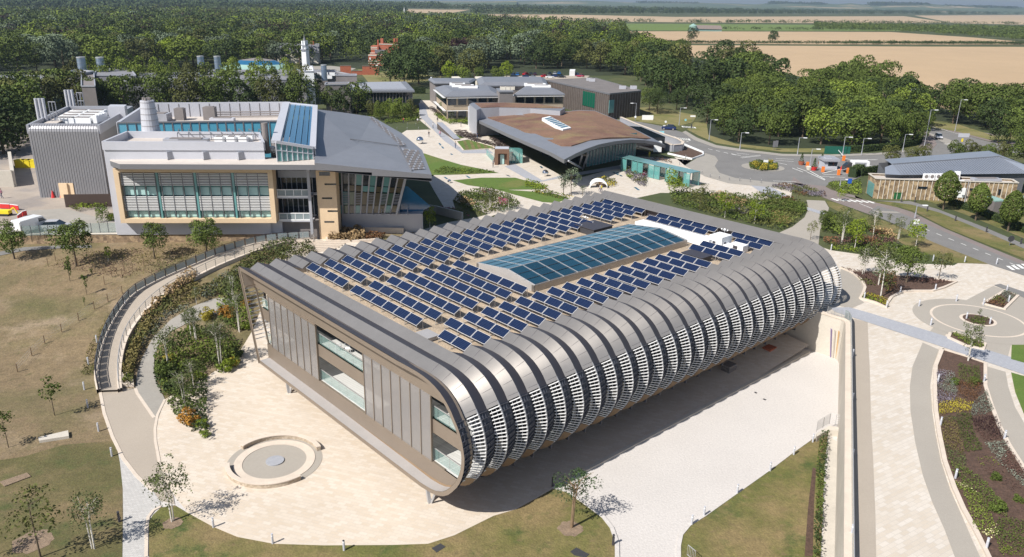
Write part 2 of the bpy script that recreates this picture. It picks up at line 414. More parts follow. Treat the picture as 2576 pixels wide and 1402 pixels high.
for(t0,t1)in((R(28),R(152)),(R(195),R(318))):
 mb=MB();n=30;rg=[];
 for i in range(n+1):
  t=t0+(t1-t0)*i/n;c,s_=math.cos(t),math.sin(t)
  rg.append([Vector((cs.x+r*c,cs.y+r*s_,z))for r,z in((rr*.91,.05),(rr*.91,.42),(rr*.99,.42),(rr*.99,.05))])
 mb.loft(rg,capends=True);mb.f=[f[::-1]for f in mb.f];be=mb.build('curved_bench',M['benchstone'],fs)
 mb=MB();rg=[]
 for i in range(n+1):
  t=t0+(t1-t0)*i/n;c,s_=math.cos(t),math.sin(t)
  rg.append([Vector((cs.x+r*c,cs.y+r*s_,z))for r,z in((rr*.90,.42),(rr*.90,.50),(rr*1.0,.50),(rr*1.0,.42))])
 mb.loft(rg,capends=True);mb.f=[f[::-1]for f in mb.f];mb.build('coping',M['kerb'],be)
lr=[(2037,1107),(1989,1141),(1935,1182),(1853,1240),(1771,1298),(1733,1322),(1713,1346),(1707,1374),(1707,1440),(2063,1440),(2070,1264),(2075,1162),(2082,1098)]
patch('lawn',lr,'L',.04,M['lawn'])
kerb([(2037,1107),(1989,1141),(1935,1182),(1853,1240),(1771,1298),(1733,1322),(1713,1346),(1707,1374),(1707,1440)],'L',.35,.1,M['cobble'])
kerb([(1392,1227),(1430,1238),(1467,1264),(1518,1302),(1539,1329),(1552,1367),(1553,1440)],'L',.35,.1,M['cobble'])
lw_=MB();lw_.obox(Bm(15.55,17.86,-5.6)+Vector((0,0,.07)),bu*9.1*S,bv*.1*S,Vector((0,0,.10)))
struct(lw_.build('kerb',M['concrete']))
patch('mulch_bed',zp(C3,(1020,745),(1045,755),(1030,1000),(1020,1402),(960,1402),(985,1050)),'L',.06,M['mulch'])
patch('paved_strip',zp(C3,(1140,520),(1215,560),(1200,1100),(1195,1440),(1090,1440),(1105,1000),(1130,700)),'L',.03,M['concrete'])
rw=empty('retaining_wall',Bm(20,22.1,-5.6),'long pale concrete retaining wall with stone coping and glass balustrade between courtyard and promenade','retaining wall')
pts=[Bm(25.15,14,0),Bm(25.15,19.2,0),Bm(25.0,19.5,0),Bm(24.6,19.8,0),Bm(24.0,20.1,0),Bm(-20,41.9,0)]
def wall_strip(pts,wd,z0,z1,mt,name,par,shift=0):
 P=[(p.x,p.y)for p in pts];poly=strip(P,wd);n=len(P);mb=MB()
 for i in range(n-1):
  a,b,c,d=poly[i],poly[i+1],poly[2*n-2-i],poly[2*n-1-i]
  q=[Vector((*k_,z0))for k_ in(a,b,c,d)];t=[Vector((*k_,z1))for k_ in(a,b,c,d)]
  mb.add(q+t,[(4,7,6,5),(0,4,5,1),(2,6,7,3),(0,1,2,3)])
  if i==0:mb.add([q[0],q[3],t[3],t[0]],[(0,1,2,3)])
  if i==n-2:mb.add([q[1],q[2],t[2],t[1]],[(0,3,2,1)])
 return mb.build(name,mt,par)
wall_strip(pts,.5,-.3,ZU+.12,M['concrete'],'wall',rw)
wall_strip(pts,.62,ZU+.12,ZU+.26,M['kerb'],'coping',rw)
off_=[p+Vector((.50,.55,0)).normalized()*.62 for p in pts]
bg_=MB();fr_=MB()
pp=off_[1:]
for a,b in zip(pp[:-1],pp[1:]):
 L_=(b-a).length;n=max(1,int(L_/1.6))
 for i in range(n):
  p,q=a.lerp(b,(i+.02)/n),a.lerp(b,(i+.98)/n)
  bg_.bar(Vector((p.x,p.y,ZU+.62)),Vector((q.x,q.y,ZU+.62)),.03,1.0)
fr_.path([Vector((p.x,p.y,ZU+1.15))for p in pp],.03)
M['bal_glass']=glassy('bal_glass',(.30,.36,.38),.15,.8)
bg_.build('balustrade_glass',M['bal_glass'],rw);fr_.build('handrail',M['steel'],rw)
rl=MB();a,b=Bm(25.2,18.3,0),Bm(25.2,19.5,0)
for z in(.35,.5,.65,.8,.95,1.1):rl.bar(Vector((a.x,a.y,ZU+z)),Vector((b.x,b.y,ZU+z)),.03,.03)
for t in(0,.33,.66,1):p=a.lerp(b,t);rl.tube((p.x,p.y,ZU),(p.x,p.y,ZU+1.15),.03,5)
rl.build('railing',M['steel'],rw)
ld2=empty('landing',gl(2070,1098,'L'),'small raised concrete landing with steel railing at the foot of the retaining wall','landing')
pl=[gl(*q,'L')for q in zp(C3,(1040,540),(1135,480),(1225,492),(1225,520),(1130,512),(1045,560))]
mb=MB();mb.prism(pl,0,.7);mb.build('platform',M['concrete'],ld2)
mb=MB();rp=[gl(*q,'L')for q in zp(C3,(1040,520),(1135,462),(1222,478))]
for z in(.8,1.0,1.2,1.4,1.6,1.8):mb.path([Vector((p.x,p.y,z))for p in rp],.025)
for p in rp+[rp[0].lerp(rp[1],.5),rp[1].lerp(rp[2],.5)]:mb.tube((p.x,p.y,.6),(p.x,p.y,1.82),.03,5)
mb.build('railing',M['steel'],ld2)
ter=[Bm(25.2,3,0)]+[Bm(25.2,19.4,0),Bm(24.3,20.0,0),Bm(-16,40,0)]+[gl(x,y,'U')for x,y in[(2700,1500),(2700,740),(2576,690),(2516,670),(2448,640),(2400,668),(2280,662),(2160,640),(2090,630),(2000,600)]]+[Bm(29,12,0),Bm(29,3,0)]
struct(sheet('promenade',ter,'U',.012,M['terrace']))
def RW(a,k):return Bm(a,19.8+(24.6-a)*.4970+k,0)
patch('paving_strip',zp(B3,(1312,985),(1425,1012),(1432,1200))+zp(C3,(1440,0),(1450,400),(1466,700),(1482,1100),(1488,1440),(1308,1440),(1308,700),(1308,0)),'U',.025,M['beige'])
sb=zp(B3,(1830,1162),(1950,1215))+zp(C3,(1905,0),(1885,140),(1900,330),(1925,500),(1965,700),(2030,900),(2110,1080),(2200,1290),(2270,1440),(2080,1440),(1990,1200),(1900,1000),(1830,800),(1775,560),(1740,330),(1735,150),(1755,0))
patch('path',sb,'U',.03,M['beige2'])
patch('paving_band',zp(B3,(1290,903),(1440,945),(1900,1085),(2300,1215),(2640,1318),(2640,1420),(2300,1305),(1900,1170),(1400,1005),(1180,935),(1150,905)),'U',.045,M['bluegrey'])
def ell(cx_,cy_,rx,ry,n=40):return[(cx_+rx*math.cos(2*math.pi*i/n),cy_+ry*math.sin(2*math.pi*i/n))for i in range(n)]
def disc(name,px,rad,l,off,mt,n=56,sq=1.0):
 c=gl(*px,l);return struct(sheet(name,[(c.x+rad*math.cos(2*math.pi*i/n),c.y+rad*math.sin(2*math.pi*i/n))for i in range(n)],l,off,mt))
RC=(2460,806);rdr=(gl(2604,806,'U')-gl(2314,806,'U')).length/2
patch('path',zp(B3,(2110,870),(2350,745),(2480,790),(2576,830),(2640,850),(2640,1180),(2480,1180),(2450,1290),(2290,1240),(2300,1100),(2000,1100),(1990,1130),(1870,1095),(1900,1060)),'U',.022,M['beige2'])
disc('paving_disc',RC,rdr,'U',.035,M['beige2'])
disc('paving_ring',RC,rdr*.73,'U',.045,M['kerb']);disc('paving_disc',RC,rdr*.69,'U',.055,M['beige2'])
disc('paving_ring',RC,rdr*.28,'U',.065,M['kerb']);disc('mulch_bed',RC,rdr*.23,'U',.12,M['mulch'])
def bed(px,l='U',h=.16,sm=0,name='planting_bed',kb=True):
 if sm:px=smooth_px(px,sm)
 o=patch(name,px,l,.10,M['mulch'])
 if kb:kerb(px,l,.35,.2,M['kerb'],closed=True)
 return o
bedR=zp(B3,(1975,1215),(2130,1262),(2290,1318))+zp(C3,(2290,150),(2330,280),(2390,440),(2460,580),(2600,800),(2600,1440),(2330,1440),(2210,1200),(2130,1060),(2060,900),(1990,700),(1950,500),(1925,330),(1918,150),(1925,0))
bed(bedR)
patch('path',zp(C3,(2300,0),(2440,40),(2460,150),(2510,300),(2590,440),(2640,520),(2640,830),(2560,700),(2470,560),(2400,420),(2340,270),(2308,150)),'U',.03,M['beige2'])
patch('lawn',zp(B3,(2485,1180),(2640,1180),(2640,1330),(2480,1285)),'U',.05,M['lawn_green'])
patch('lawn',zp(C3,(2480,45),(2640,90),(2640,480),(2570,340),(2510,190)),'U',.05,M['lawn_green'])
bedB=zp(B3,(1232,612),(1330,640),(1450,640),(1640,670),(1860,690),(2080,718),(1985,760),(1900,785),(1760,785),(1680,792),(1600,830),(1570,870),(1562,905),(1480,870),(1370,838),(1392,800),(1405,760),(1385,710),(1320,655))
bed(bedB)
bedC=zp(B3,(2030,1100),(2060,1088),(2290,1175),(2275,1215),(2150,1190),(2020,1130));bed(bedC)
bedD=zp(B3,(2275,880),(2440,780),(2530,820),(2430,920));bed(bedD)
patch('asphalt_path',zp(B3,(2355,740),(2400,730),(2640,810),(2640,860)),'U',.05,M['asphalt'])
patch('path',zp(B3,(1228,618),(1320,655),(1385,712),(1405,760),(1392,800),(1362,838),(1400,868),(1300,912),(1215,890),(1200,760)),'U',.03,M['beige2'])
rd=zp(A3,(-700,860),(-300,890),(-60,935),(60,975),(150,1035),(300,1090),(500,1118),(800,1152),(1150,1156),(1500,1142),(1760,1115),(1900,1100),(1935,1062),(1905,1010),(1850,965),(1850,935),(2100,985),(2330,1048),(2640,1090),(2640,1150),(2400,1110),(2200,1100),(2050,1125),(1900,1180),(1700,1215),(1540,1245),(1400,1290),(1310,1330),(1160,1335),(1115,1375),(1150,1440),(1000,1440),(870,1352),(700,1342),(450,1312),(335,1275),(300,1225),(325,1182),(300,1150),(215,1128),(120,1098),(0,1050),(-160,985),(-500,930))
patch('road',rd,'U',.02,M['asphalt'])
rd2=zp(A3,(860,1345),(1110,1372),(1160,1400),(1330,1440),(1340,1470))+zp(B3,(1200,70),(1400,110),(1560,140),(1750,200),(2000,325),(2300,450),(2640,590),(2640,680),(2500,645),(2340,590),(2200,520),(1900,405),(1700,310),(1400,205),(1190,130),(1090,90),(980,20),(880,-60))
patch('road',rd2,'U',.028,M['asphalt_red'])
patch('road',zp(B3,(1500,155),(1640,195),(2000,350),(2300,480),(2640,620),(2640,690),(2330,590),(1900,420),(1690,320),(1430,205),(1460,180)),'U',.034,M['asphalt'])
patch('road',zp(A3,(2640,1080),(2330,1045),(2100,985),(1850,925),(1700,880),(1500,830),(1500,820),(1700,860),(1900,900),(2200,965),(2640,1030)),'U',.036,M['asphalt_red'])
pv_=zp(A3,(-300,960),(0,1045),(120,1095),(215,1125),(300,1150),(325,1182),(300,1225),(335,1275),(450,1312),(700,1342),(870,1352),(860,1402),(700,1380),(400,1350),(230,1300),(80,1220),(210,1140),(60,1100),(-300,985))
patch('pavement',pv_,'U',.05,M['path_grey'])
patch('pavement',zp(A3,(60,975),(150,1035),(300,1090),(500,1118),(800,1152),(1150,1156),(1500,1142),(1760,1115),(1760,1100),(1500,1128),(1150,1140),(800,1135),(500,1100),(310,1070),(170,1015),(85,965)),'U',.06,M['path_grey'])
patch('pavement',zp(A3,(1800,1090),(1900,1100),(1935,1062),(1905,1010),(1850,965),(1815,985),(1830,1040)),'U',.06,M['asphalt_red'])
patch('pavement',zp(A3,(1850,970),(2090,1050),(2060,1100),(1990,1060)),'U',.05,M['path_grey'])
vg=zp(A3,(95,955),(180,1000),(310,1055),(500,1085),(800,1120),(1150,1125),(1500,1112),(1800,1080),(1820,1000),(1500,960),(600,930),(150,900))
patch('verge',vg,'U',.045,M['verge'])
patch('verge',zp(A3,(1850,890),(2100,920),(2350,1000),(2560,1000),(2640,1020),(2640,1060),(2340,1035),(2100,975),(1850,925)),'U',.05,M['verge'])
patch('verge',zp(A3,(-420,800),(-150,790),(60,830),(170,850),(140,900),(20,935),(-200,905),(-420,880)),'U',.05,M['verge'])
patch('verge',zp(B3,(1120,118),(1200,135),(1400,215),(1700,320),(1900,412),(2200,525),(2340,585),(2050,575),(1900,520),(1750,470),(1620,400),(1500,330),(1250,220),(1140,160)),'U',.03,M['lawn'])
patch('verge',zp(B3,(1470,128),(1600,122),(1750,145),(1960,205),(2300,350),(2640,500),(2640,570),(2300,440),(2000,318),(1760,192)),'U',.045,M['lawn'])
patch('verge',zp(B3,(1740,100),(1900,130),(2200,240),(2640,420),(2640,60),(1900,20)),'U',.016,M['lawn'])
patch('footpath',zp(B3,(1480,118),(1740,122),(1940,180),(2300,320),(2640,465),(2640,500),(2300,350),(1960,208),(1750,148),(1600,128)),'U',.055,M['asphalt'])
patch('path',zp(B3,(975,112),(1110,118),(1140,170),(1125,240),(1075,330),(1060,470),(700,420),(780,350),(870,310),(960,240),(990,175)),'U',.03,M['beige2'])
patch('paving_band',zp(B3,(978,165),(1100,200),(1105,225),(978,185)),'U',.05,M['bluegrey'])
rbc=(1919,417)
rbr=(gl(1970,420,'U')-gl(1869,420,'U')).length/2
disc('roundabout_apron',(1919,421),rbr,'U',.05,M['path_grey'])
def pline(f,pts,w_=.15,off=.075):line('road_marking',[f(*q)for q in pts],'U',off,w_,M['paint'])
for a in((250,1098,480,1150),(0,1008,120,1052)):
 for i in range(4):
  t0,t1=i/4,i/4+.14;pline(A3,[(a[0]+(a[2]-a[0])*t0,a[1]+(a[3]-a[1])*t0),(a[0]+(a[2]-a[0])*t1,a[1]+(a[3]-a[1])*t1)],.25)
for i in range(9):pline(A3,[(0+i*14-10,1013+i*1.3),(12+i*14-10,1025+i*1.5)],.7)
for i in range(8):pline(A3,[(62+i*12,930+i*1),(72+i*12,940+i*1)],.7)
for q in([(420,1135),(490,1148)],[(460,1130),(555,1140)],[(490,1160),(635,1145)],[(500,1166),(640,1150)],[(715,1192),(830,1215)],[(750,1170),(880,1176)],[(745,1184),(880,1192)],[(980,1270),(1110,1330)],[(1000,1262),(1112,1325)],[(870,1240),(950,1270)],[(905,1238),(980,1265)],[(1090,1280),(1270,1235)],[(1050,1300),(1260,1310)],[(1230,1160),(1520,1245)],[(1330,1180),(1500,1176)],[(1100,1290),(1290,1282)],[(1390,1182),(1490,1180)],[(1145,1310),(1180,1310)],[(730,1335),(900,1342)],[(1700,880),(2100,990)],[(1990,1065),(2100,1050)]):pline(A3,q,.22)
for i in range(7):pline(B3,[(1160+i*44,103+i*3),(1210+i*44,120+i*3)],.55)
for i in range(5):pline(B3,[(2455+i*36,600-i*5),(2500+i*36,630-i*5)],.5)
pline(B3,[(1365,140),(1460,178)],.15)
patch('speed_table',zp(B3,(1455,190),(1640,200),(1670,212),(1500,207)),'U',.06,M['path_grey'])
for i in range(8):pline(B3,[(1840+i*90,325+i*36),(1880+i*90,341+i*36)],.14)
sq=zp(A2,(560,985),(600,960),(780,955),(690,880),(700,740),(800,740),(870,880),(1050,920),(1100,980),(1150,980),(1400,1100),(1800,1330),(2100,1250),(2300,1150),(2700,1180))+zp(A3,(0,1155),(80,1220),(230,1300),(400,1350),(700,1380),(870,1402))+zp(B3,(860,95),(600,110),(200,60),(-100,60))+[(1500,520),(1350,560),(1230,540),(1130,500),(1090,440),(1060,400),(1010,360)]
patch('square',sq,'U',.02,M['terrace'])
patch('paving_band',zp(A2,(690,760),(730,760),(760,860),(900,1000),(1020,1110),(1200,1100),(1240,1130),(1010,1130),(880,1040),(740,900),(700,860)),'U',.035,M['bluegrey'])
patch('paving_band',zp(A2,(1320,1225),(1400,1210),(1600,1330),(1750,1290),(2160,1220),(2190,1240),(1750,1310),(1540,1350)),'U',.035,M['bluegrey'])
patch('paving_band',zp(A3,(500,1345),(640,1340))+zp(B3,(680,0),(800,60),(860,95),(700,100),(560,0)),'U',.04,M['bluegrey'])
patch('lawn',zp(A2,(725,1130),(850,1170),(1000,1215),(1150,1245),(1280,1275),(1050,1285),(880,1290),(790,1290),(740,1200)),'U',.05,M['lawn_green'])
patch('lawn',zp(A2,(940,1330),(1150,1310),(1400,1310),(1600,1365),(1650,1395),(1300,1400),(1050,1365)),'U',.05,M['lawn_green'])
patch('lawn',zp(B2,(1250,32),(1520,50),(1700,70),(1800,100),(1700,135),(1600,128),(1400,75)),'U',.05,M['lawn_green'])
def stripes(px):
 o=patch('lawn',px,'U',.05,M['lawn_green']);return o
stripes(zp(A2,(925,975),(1025,1015),(950,1030),(930,1000)))
lwn=zp(A2,(965,1045),(1060,1030),(1250,1085),(1240,1095),(1020,1110));stripes(lwn)
for i in range(5):
 t=i/5;x0_,x1_=975+240*t,1000+240*t
 patch('mown_stripe',zp(A2,(x0_+40,1036+30*t),(x0_+62,1042+30*t),(x1_+62,1102-3*t),(x1_+35,1104-3*t)),'U',.06,M['lawn'])
kerb(lwn,'U',.4,.15,closed=True)
for a,b in(((840,1055),(852,1072)),((860,1080),(872,1095)),((925,1133),(938,1142)),((1040,1295),(1065,1312)),((1335,1290),(1360,1300)),((1585,1225),(1600,1240)),((880,1305),(900,1320)),((2170,1290),(2185,1300)),((2150,1270),(2160,1280)),((1790,1100),(1800,1110))):
 line('glass_floor_light',zp(A2,a,b),'U',.05,.45,M['sky_glass'])
for a,b in(((1965,1312),(1990,1322)),((2120,1268),(2160,1290)),((2280,1380),(2310,1402))):line('glass_floor_light',zp(A2,a,b),'U',.05,.5,M['sky_glass'])
yard=[gp(-60,592,ZI),gp(160,590,ZI),gp(335,588,ZI),gp(703,588,ZI),gp(705,560,ZI),gp(500,420,ZI),gp(240,330,ZI),gp(-60,330,ZI)]
yd=MB();yd.prism([Vector((p.x,p.y,ZI))for p in yard],ZU-1.5,ZI);M['yardconc']=mat('yardconc',(.34,.29,.245),.9,noise=[(.3,.12),(3,.08)],col2=((.25,.22,.20),.15,.5,.6))
struct(yd.build('yard',M['yardconc']))
struct(sheet('yard_surface',[gp(*q,ZI)for q in[(30,545),(80,530),(165,525),(290,560),(330,586),(160,588),(30,588)]],ZI,.02,M['path_grey']))
patch('track',[(-30,640),(60,623),(170,617),(230,618),(230,624),(160,625),(60,632),(-30,650)],'S',.05,M['asphalt'])
def field(name,px,mt,off=.06):return patch(name,px,'U',off,mt)
field('stubble_field',[(1560,113.5),(1900,115),(2260,117.5),(2720,119),(2720,330),(2300,262),(2000,190),(1780,150)],M['stubble'])
field('stubble_field',[(1500,79),(1800,79.5),(2240,81),(2450,95),(2600,108),(2720,111),(2400,113),(2000,112),(1560,108)],M['stubble'])
field('green_field',[(1360,58.5),(1700,60.5),(2100,63),(2720,67),(2720,78),(2200,78.5),(1500,77)],M['field_green'])
field('stubble_field',[(1225,36),(1420,37),(1700,43),(1990,42),(2275,41),(2390,58),(2100,59),(1700,56.5),(1440,54),(1230,44)],M['stubble2'],.12)
field('stubble_field',[(2300,39.5),(2720,37),(2720,64),(2560,62),(2400,59)],M['stubble2'],.12)
field('stubble_field',[(505,33),(720,36),(722,45),(640,47),(560,42)],M['stubble2'],.12)
field('stubble_field',[(540,27),(700,26),(806,24),(808,33),(700,34),(600,33)],M['stubble2'],.12)
field('stubble_field',[(1018,23),(1183,25),(1130,34),(1030,33)],M['stubble2'],.12)
field('stubble_field',[(1700,12.8),(2000,18),(2400,23),(2400,24.2),(2000,20.8),(1700,17)],M['stubble2'],.5)
patch('car_park',zp(A2,(1330,545),(1650,520),(1950,560),(1900,590),(1300,590)),'U',.05,M['beige'])
patch('lawn',[(900,175),(1110,168),(1110,200),(980,212),(930,212)],'U',.05,M['verge'])
patch('road',[(690,150),(850,145),(905,168),(880,180),(800,178)],'U',.05,M['path_grey'])
# ================================================ MAIN BUILDING (saw-tooth hooped research building)
CR=[(14.0,0),(14.67,.02),(15.3,.03),(15.7,.01),(16.05,-.04),(16.4,-.13),(16.7,-.25),(16.95,-.40),(17.15,-.56),(17.33,-.74),(17.47,-.92),(17.56,-1.03),(17.7,-1.2),(17.82,-1.42),(17.93,-1.68),(18.0,-1.95),(18.06,-2.25),(18.05,-2.55),(18.0,-2.85),(17.9,-3.15),(17.77,-3.42),(17.6,-3.68),(17.5,-3.8),(17.35,-3.98),(17.1,-4.24),(16.8,-4.46),(16.4,-4.64),(16.0,-4.73),(15.4,-4.79),(14.0,-4.8)]
def offset(pr,d):
 out=[]
 for i,p in enumerate(pr):
  a=pr[max(0,i-1)];b=pr[min(len(pr)-1,i+1)]
  t=Vector((b[0]-a[0],b[1]-a[1])).normalized();n=Vector((t.y,-t.x))
  out.append((p[0]+n.x*d,p[1]+n.y*d))
 return out
VA=offset(CR,.25)
IN=offset(CR,.17)
ILV,ILE=11,22
NB=27;DK=.59
mb_root=empty('research_building',Bm(13,9,-5.6),'long bronze-grey building with saw-tooth metal hoops, louvred curved side and a solar panel roof','office building')
def cr(i,a):return Bm(a,*CR[i])
def va(i,a):return Bm(a,*VA[i])
zl,z_shade=M['zinc'],M['zinc_dark']  # darker copy: shade of slopes facing away from the sun put into the colour
for k in range(NB):
 full=k in(0,1,25,26)
 lite=MB();dark=MB()
 b0=0 if full else 14.67
 v0,c1,c0=k+DK,k+1,k
 def prof(pr,lo,hi,start):return[(start,pr[0][1])]+[p for p in pr[lo:hi+1]if p[0]>start+.01]
 pc=prof(CR,1,ILV,b0);pv=prof(VA,1,ILV,b0)
 if len(pc)!=len(pv):n_=min(len(pc),len(pv));pc=[pc[0]]+pc[-(n_-1):];pv=[pv[0]]+pv[-(n_-1):]
 lite.loft([[Bm(v0,*p)for p in pv],[Bm(c1,*p)for p in pc]])
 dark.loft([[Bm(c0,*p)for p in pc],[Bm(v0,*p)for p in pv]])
 if not full:
  l2,d2=MB(),MB()
  l2.loft([[Bm(v0,0.05,-.25),Bm(v0,1.65,-.25)],[Bm(c1,0,0),Bm(c1,1.65,0)]])
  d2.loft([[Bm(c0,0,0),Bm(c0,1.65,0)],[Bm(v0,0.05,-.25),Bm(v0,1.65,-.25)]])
  for bb,l3 in((1.65,l2),(14.67,lite)):
   l3.add([Bm(c0,bb,0),Bm(v0,bb,-.25),Bm(c1,bb,0),Bm(c1,bb,-.5),Bm(c0,bb,-.5)],[(0,1,2,3,4)])
 if not full:l2.build('cladding_sheet',zl,mb_root);d2.build('cladding_return',z_shade,mb_root)
 seam=MB()
 js=[.9]+([2.8,4.9,7.0,9.1,11.2,13.2]if full else[])
 for j in js:
  j=j+(.35 if k%2 else 0)
  seam.bar(Bm(v0+.01,j,-.25+.004),Bm(c1-.01,j,.004),.03,.006)
 for i in(2,4,6,8,10):
  seam.bar(va(i,v0+.01)+Vector((0,0,.004)),cr(i,c1-.01)+Vector((0,0,.004)),.022,.012,up=(cr(i,c1)-Bm(c1,14,-3)).normalized())
 lo_=lite.build('cladding_sheet',zl,mb_root,smooth=True)
 seam.build('panel_joint',M['zinc_dark'],lo_)
 dark.build('cladding_return',z_shade,mb_root,smooth=True)
 so=MB()
 so.loft([[va(i,v0)for i in range(ILE,len(CR))]+[Bm(v0,1.4,-4.6)],[cr(i,c1)for i in range(ILE,len(CR))]+[Bm(c1,1.4,-4.8)]])
 so.loft([[cr(i,c0)for i in range(ILE,len(CR))]+[Bm(c0,1.4,-4.8)],[va(i,v0)for i in range(ILE,len(CR))]+[Bm(v0,1.4,-4.6)]])
 so.build('hoop_soffit',M['soffit'],mb_root,smooth=True)
 def arc(pr,n):
  seg=pr[ILV:ILE+1];L_=[0]
  for p,q in zip(seg[:-1],seg[1:]):L_.append(L_[-1]+math.hypot(q[0]-p[0],q[1]-p[1]))
  out=[]
  for j in range(n):
   d=L_[-1]*(j+.5)/n;i=max(q for q in range(len(L_)-1)if L_[q]<=d);t=(d-L_[i])/(L_[i+1]-L_[i])
   out.append((seg[i][0]+(seg[i+1][0]-seg[i][0])*t,seg[i][1]+(seg[i+1][1]-seg[i][1])*t))
  return out
 NS=21
 AC,AV=arc(CR,NS),arc(VA,NS)
 lv=MB()
 for p,q in zip(AC,AV):lv.bar(Bm(v0+.04,*q),Bm(c1-.02,*p),.11,.045)
 for t_ in(.33,.7):
  a_=v0+(c1-v0)*t_
  lv.path([Bm(a_,q[0]+(p[0]-q[0])*t_-.09,q[1]+(p[1]-q[1])*t_)for p,q in zip(AC,AV)],.018,3)
 lv.build('louvre_screen',M['slat'],mb_root);lv=MB()
 for j in range(16):
  c_=-.75-j*.19;bL=-c_/4.8*1.4
  lv.bar(Bm(c0+.02,bL+.03,c_),Bm(c1-.02,bL+.03,c_),.12,.05)
 lv.build('side_louvre',M['slat'],mb_root)
 ld_=MB()
 AC2,AV2=arc(CR,26),arc(VA,26)
 i0,i1=ILV,ILE+1
 ld_.loft([[Bm(c0+.02,p[0]-.03,p[1])for p in CR[i0:i1]],[Bm(v0,*p)for p in VA[i0:i1]]])
 for p,q in zip(AC2[::2],AV2[::2]):ld_.bar(Bm(c0+.03,*p),Bm(v0+.02,*q),.10,.05)
 for t_ in(.3,.6):
  a_=c0+DK*t_
  ld_.path([Bm(a_,p[0]+(q[0]-p[0])*t_,p[1]+(q[1]-p[1])*t_)for p,q in zip(AC2,AV2)],.05,4)
 ld_.build('mesh_screen',M['slat_dark'],mb_root)
 fn=MB()
 seg=[CR[i]for i in range(ILV-1,ILE+2)]
 inn=offset(seg,.07);
 for da0,da1,pa in((c1-.02,c1+.015,1),):
  rings=[]
  for s_,i_ in zip(seg,inn):rings.append([Bm(da0,*s_),Bm(da1,*s_),Bm(da1,*i_),Bm(da0,*i_)])
  fn.loft(rings,closed=True,capends=True)
 fn.build('hoop_fin',M['fin'],mb_root)
lw=MB()
for k in range(NB+1):
 lw.bar(Bm(k,0.03,-.05),Bm(k,1.4,-4.8),.16,.22,up=bu)
lw.build('side_frame',M['bronze'],mb_root)
OUT=[(0,0)]+CR+[(1.4,-4.8)]
INN=[(.26,-.19)]+[(14.0,-.19)]+IN[1:-1]+[(14.0,-4.62),(1.52,-4.62)]
OUTm=[(0,0)]+CR+[(1.4,-4.8)]
rim=MB()
n_=len(OUT);assert len(INN)==n_,(len(INN),n_)
rim.loft([[Bm(0,*p)for p in OUT],[Bm(0,*p)for p in INN]],closed=True)
rim.loft([[Bm(0,*p)for p in INN],[Bm(.5,*p)for p in INN]])
rim.build('front_rim',M['bronze'],mb_root)
lg=MB()
lg.loft([[Bm(.0,p[0],p[1]+.012)for p in INN[-13:]],[Bm(.5,p[0],p[1]+.012)for p in INN[-13:]]])
lg.build('front_ledge',M['ledge'],mb_root)
fb=MB()
INf=INN
def slab(mb,b0,b1,c0,c1,a0,a1):
 return mb.obox(Bm((a0+a1)/2,(b0+b1)/2,(c0+c1)/2),bu*(a1-a0)/2*S,bv*(b1-b0)/2*S,Vector((0,0,(c1-c0)/2*S)))
slab(fb,.3,15.6,-1.05,-.28,.5,.56);slab(fb,15.6,16.3,-1.05,-.42,.5,.56)
fb.add([Bm(.5,16.3,-.36),Bm(.5,16.75,-.64),Bm(.5,17.12,-1.05),Bm(.5,17.3,-1.4),Bm(.5,16.3,-1.05)],[(0,4,2,1),(4,3,2)])
slab(fb,1.4,16.2,-4.62,-3.85,.5,.62)
fb.add([Bm(.5,16.2,-4.6),Bm(.5,16.75,-4.3),Bm(.5,17.15,-3.85),Bm(.5,16.2,-3.85)],[(0,1,2,3)])
slab(fb,.95,17.4,-2.62,-2.05,.56,.72)
slab(fb,2.0,6.75,-1.12,-1.05,.45,.5)
fb.bar(Bm(.52,.60,-1.05),Bm(.52,1.55,-3.86),.16,.16,up=bu)
fb.bar(Bm(.0,.62,-.9),Bm(.5,.62,-.9),.1,.1)
fb.add([Bm(.02,.27,-.2),Bm(.5,.27,-.2),Bm(.5,.62,-1.08),Bm(.02,.5,-1.0)],[(0,1,2,3)])
fb.build('facade_band',M['bronze'],mb_root)
grv=MB()
slab(grv,.3,15.6,-.31,-.28,.47,.5);grv.build('fascia_groove',M['soffit'],mb_root)
def screen(b0,b1):
 sc=MB();slab(sc,b0+.015,b1-.015,-3.85,-1.05,.50,.52);sc.build('screen_panel',M['screen'],mb_root)
edges=[2.0,2.68,3.35,4.03,4.7,5.38,6.06,6.75]
for e0,e1 in zip(edges[:-1],edges[1:]):screen(e0,e1)
edges2=[10.75+i*.67 for i in range(8)]
for e0,e1 in zip(edges2[:-1],edges2[1:]):screen(e0,e1)
for e_ in edges+edges2:ml=MB();slab(ml,e_-.02,e_+.02,-3.85,-1.05,.47,.55);ml.build('mullion',M['bronze'],mb_root)
dk=MB()
slab(dk,1.0,17.3,-2.1,-2.05,.6,1.95);slab(dk,1.2,17.2,-3.9,-3.84,.6,1.95)
dk.build('balcony_deck',M['deck'],mb_root)
gl_=MB();slab(gl_,1.9,16.2,-4.55,-.4,1.95,2.0);slab(gl_,16.2,17.0,-3.9,-1.05,1.95,2.0);gl_.build('recessed_glazing',M['dark_glass'],mb_root)
gm=MB()
for i in range(23):slab(gm,2.2+i*.64,2.24+i*.64,-3.85,-.4 if i<22 else-1,1.9,1.95)
slab(gm,1.9,16.8,-1.2,-1.14,1.9,1.95);slab(gm,1.9,17,-2.75,-2.69,1.9,1.95)
gm.build('glazing_frame',M['zinc_dark'],mb_root)
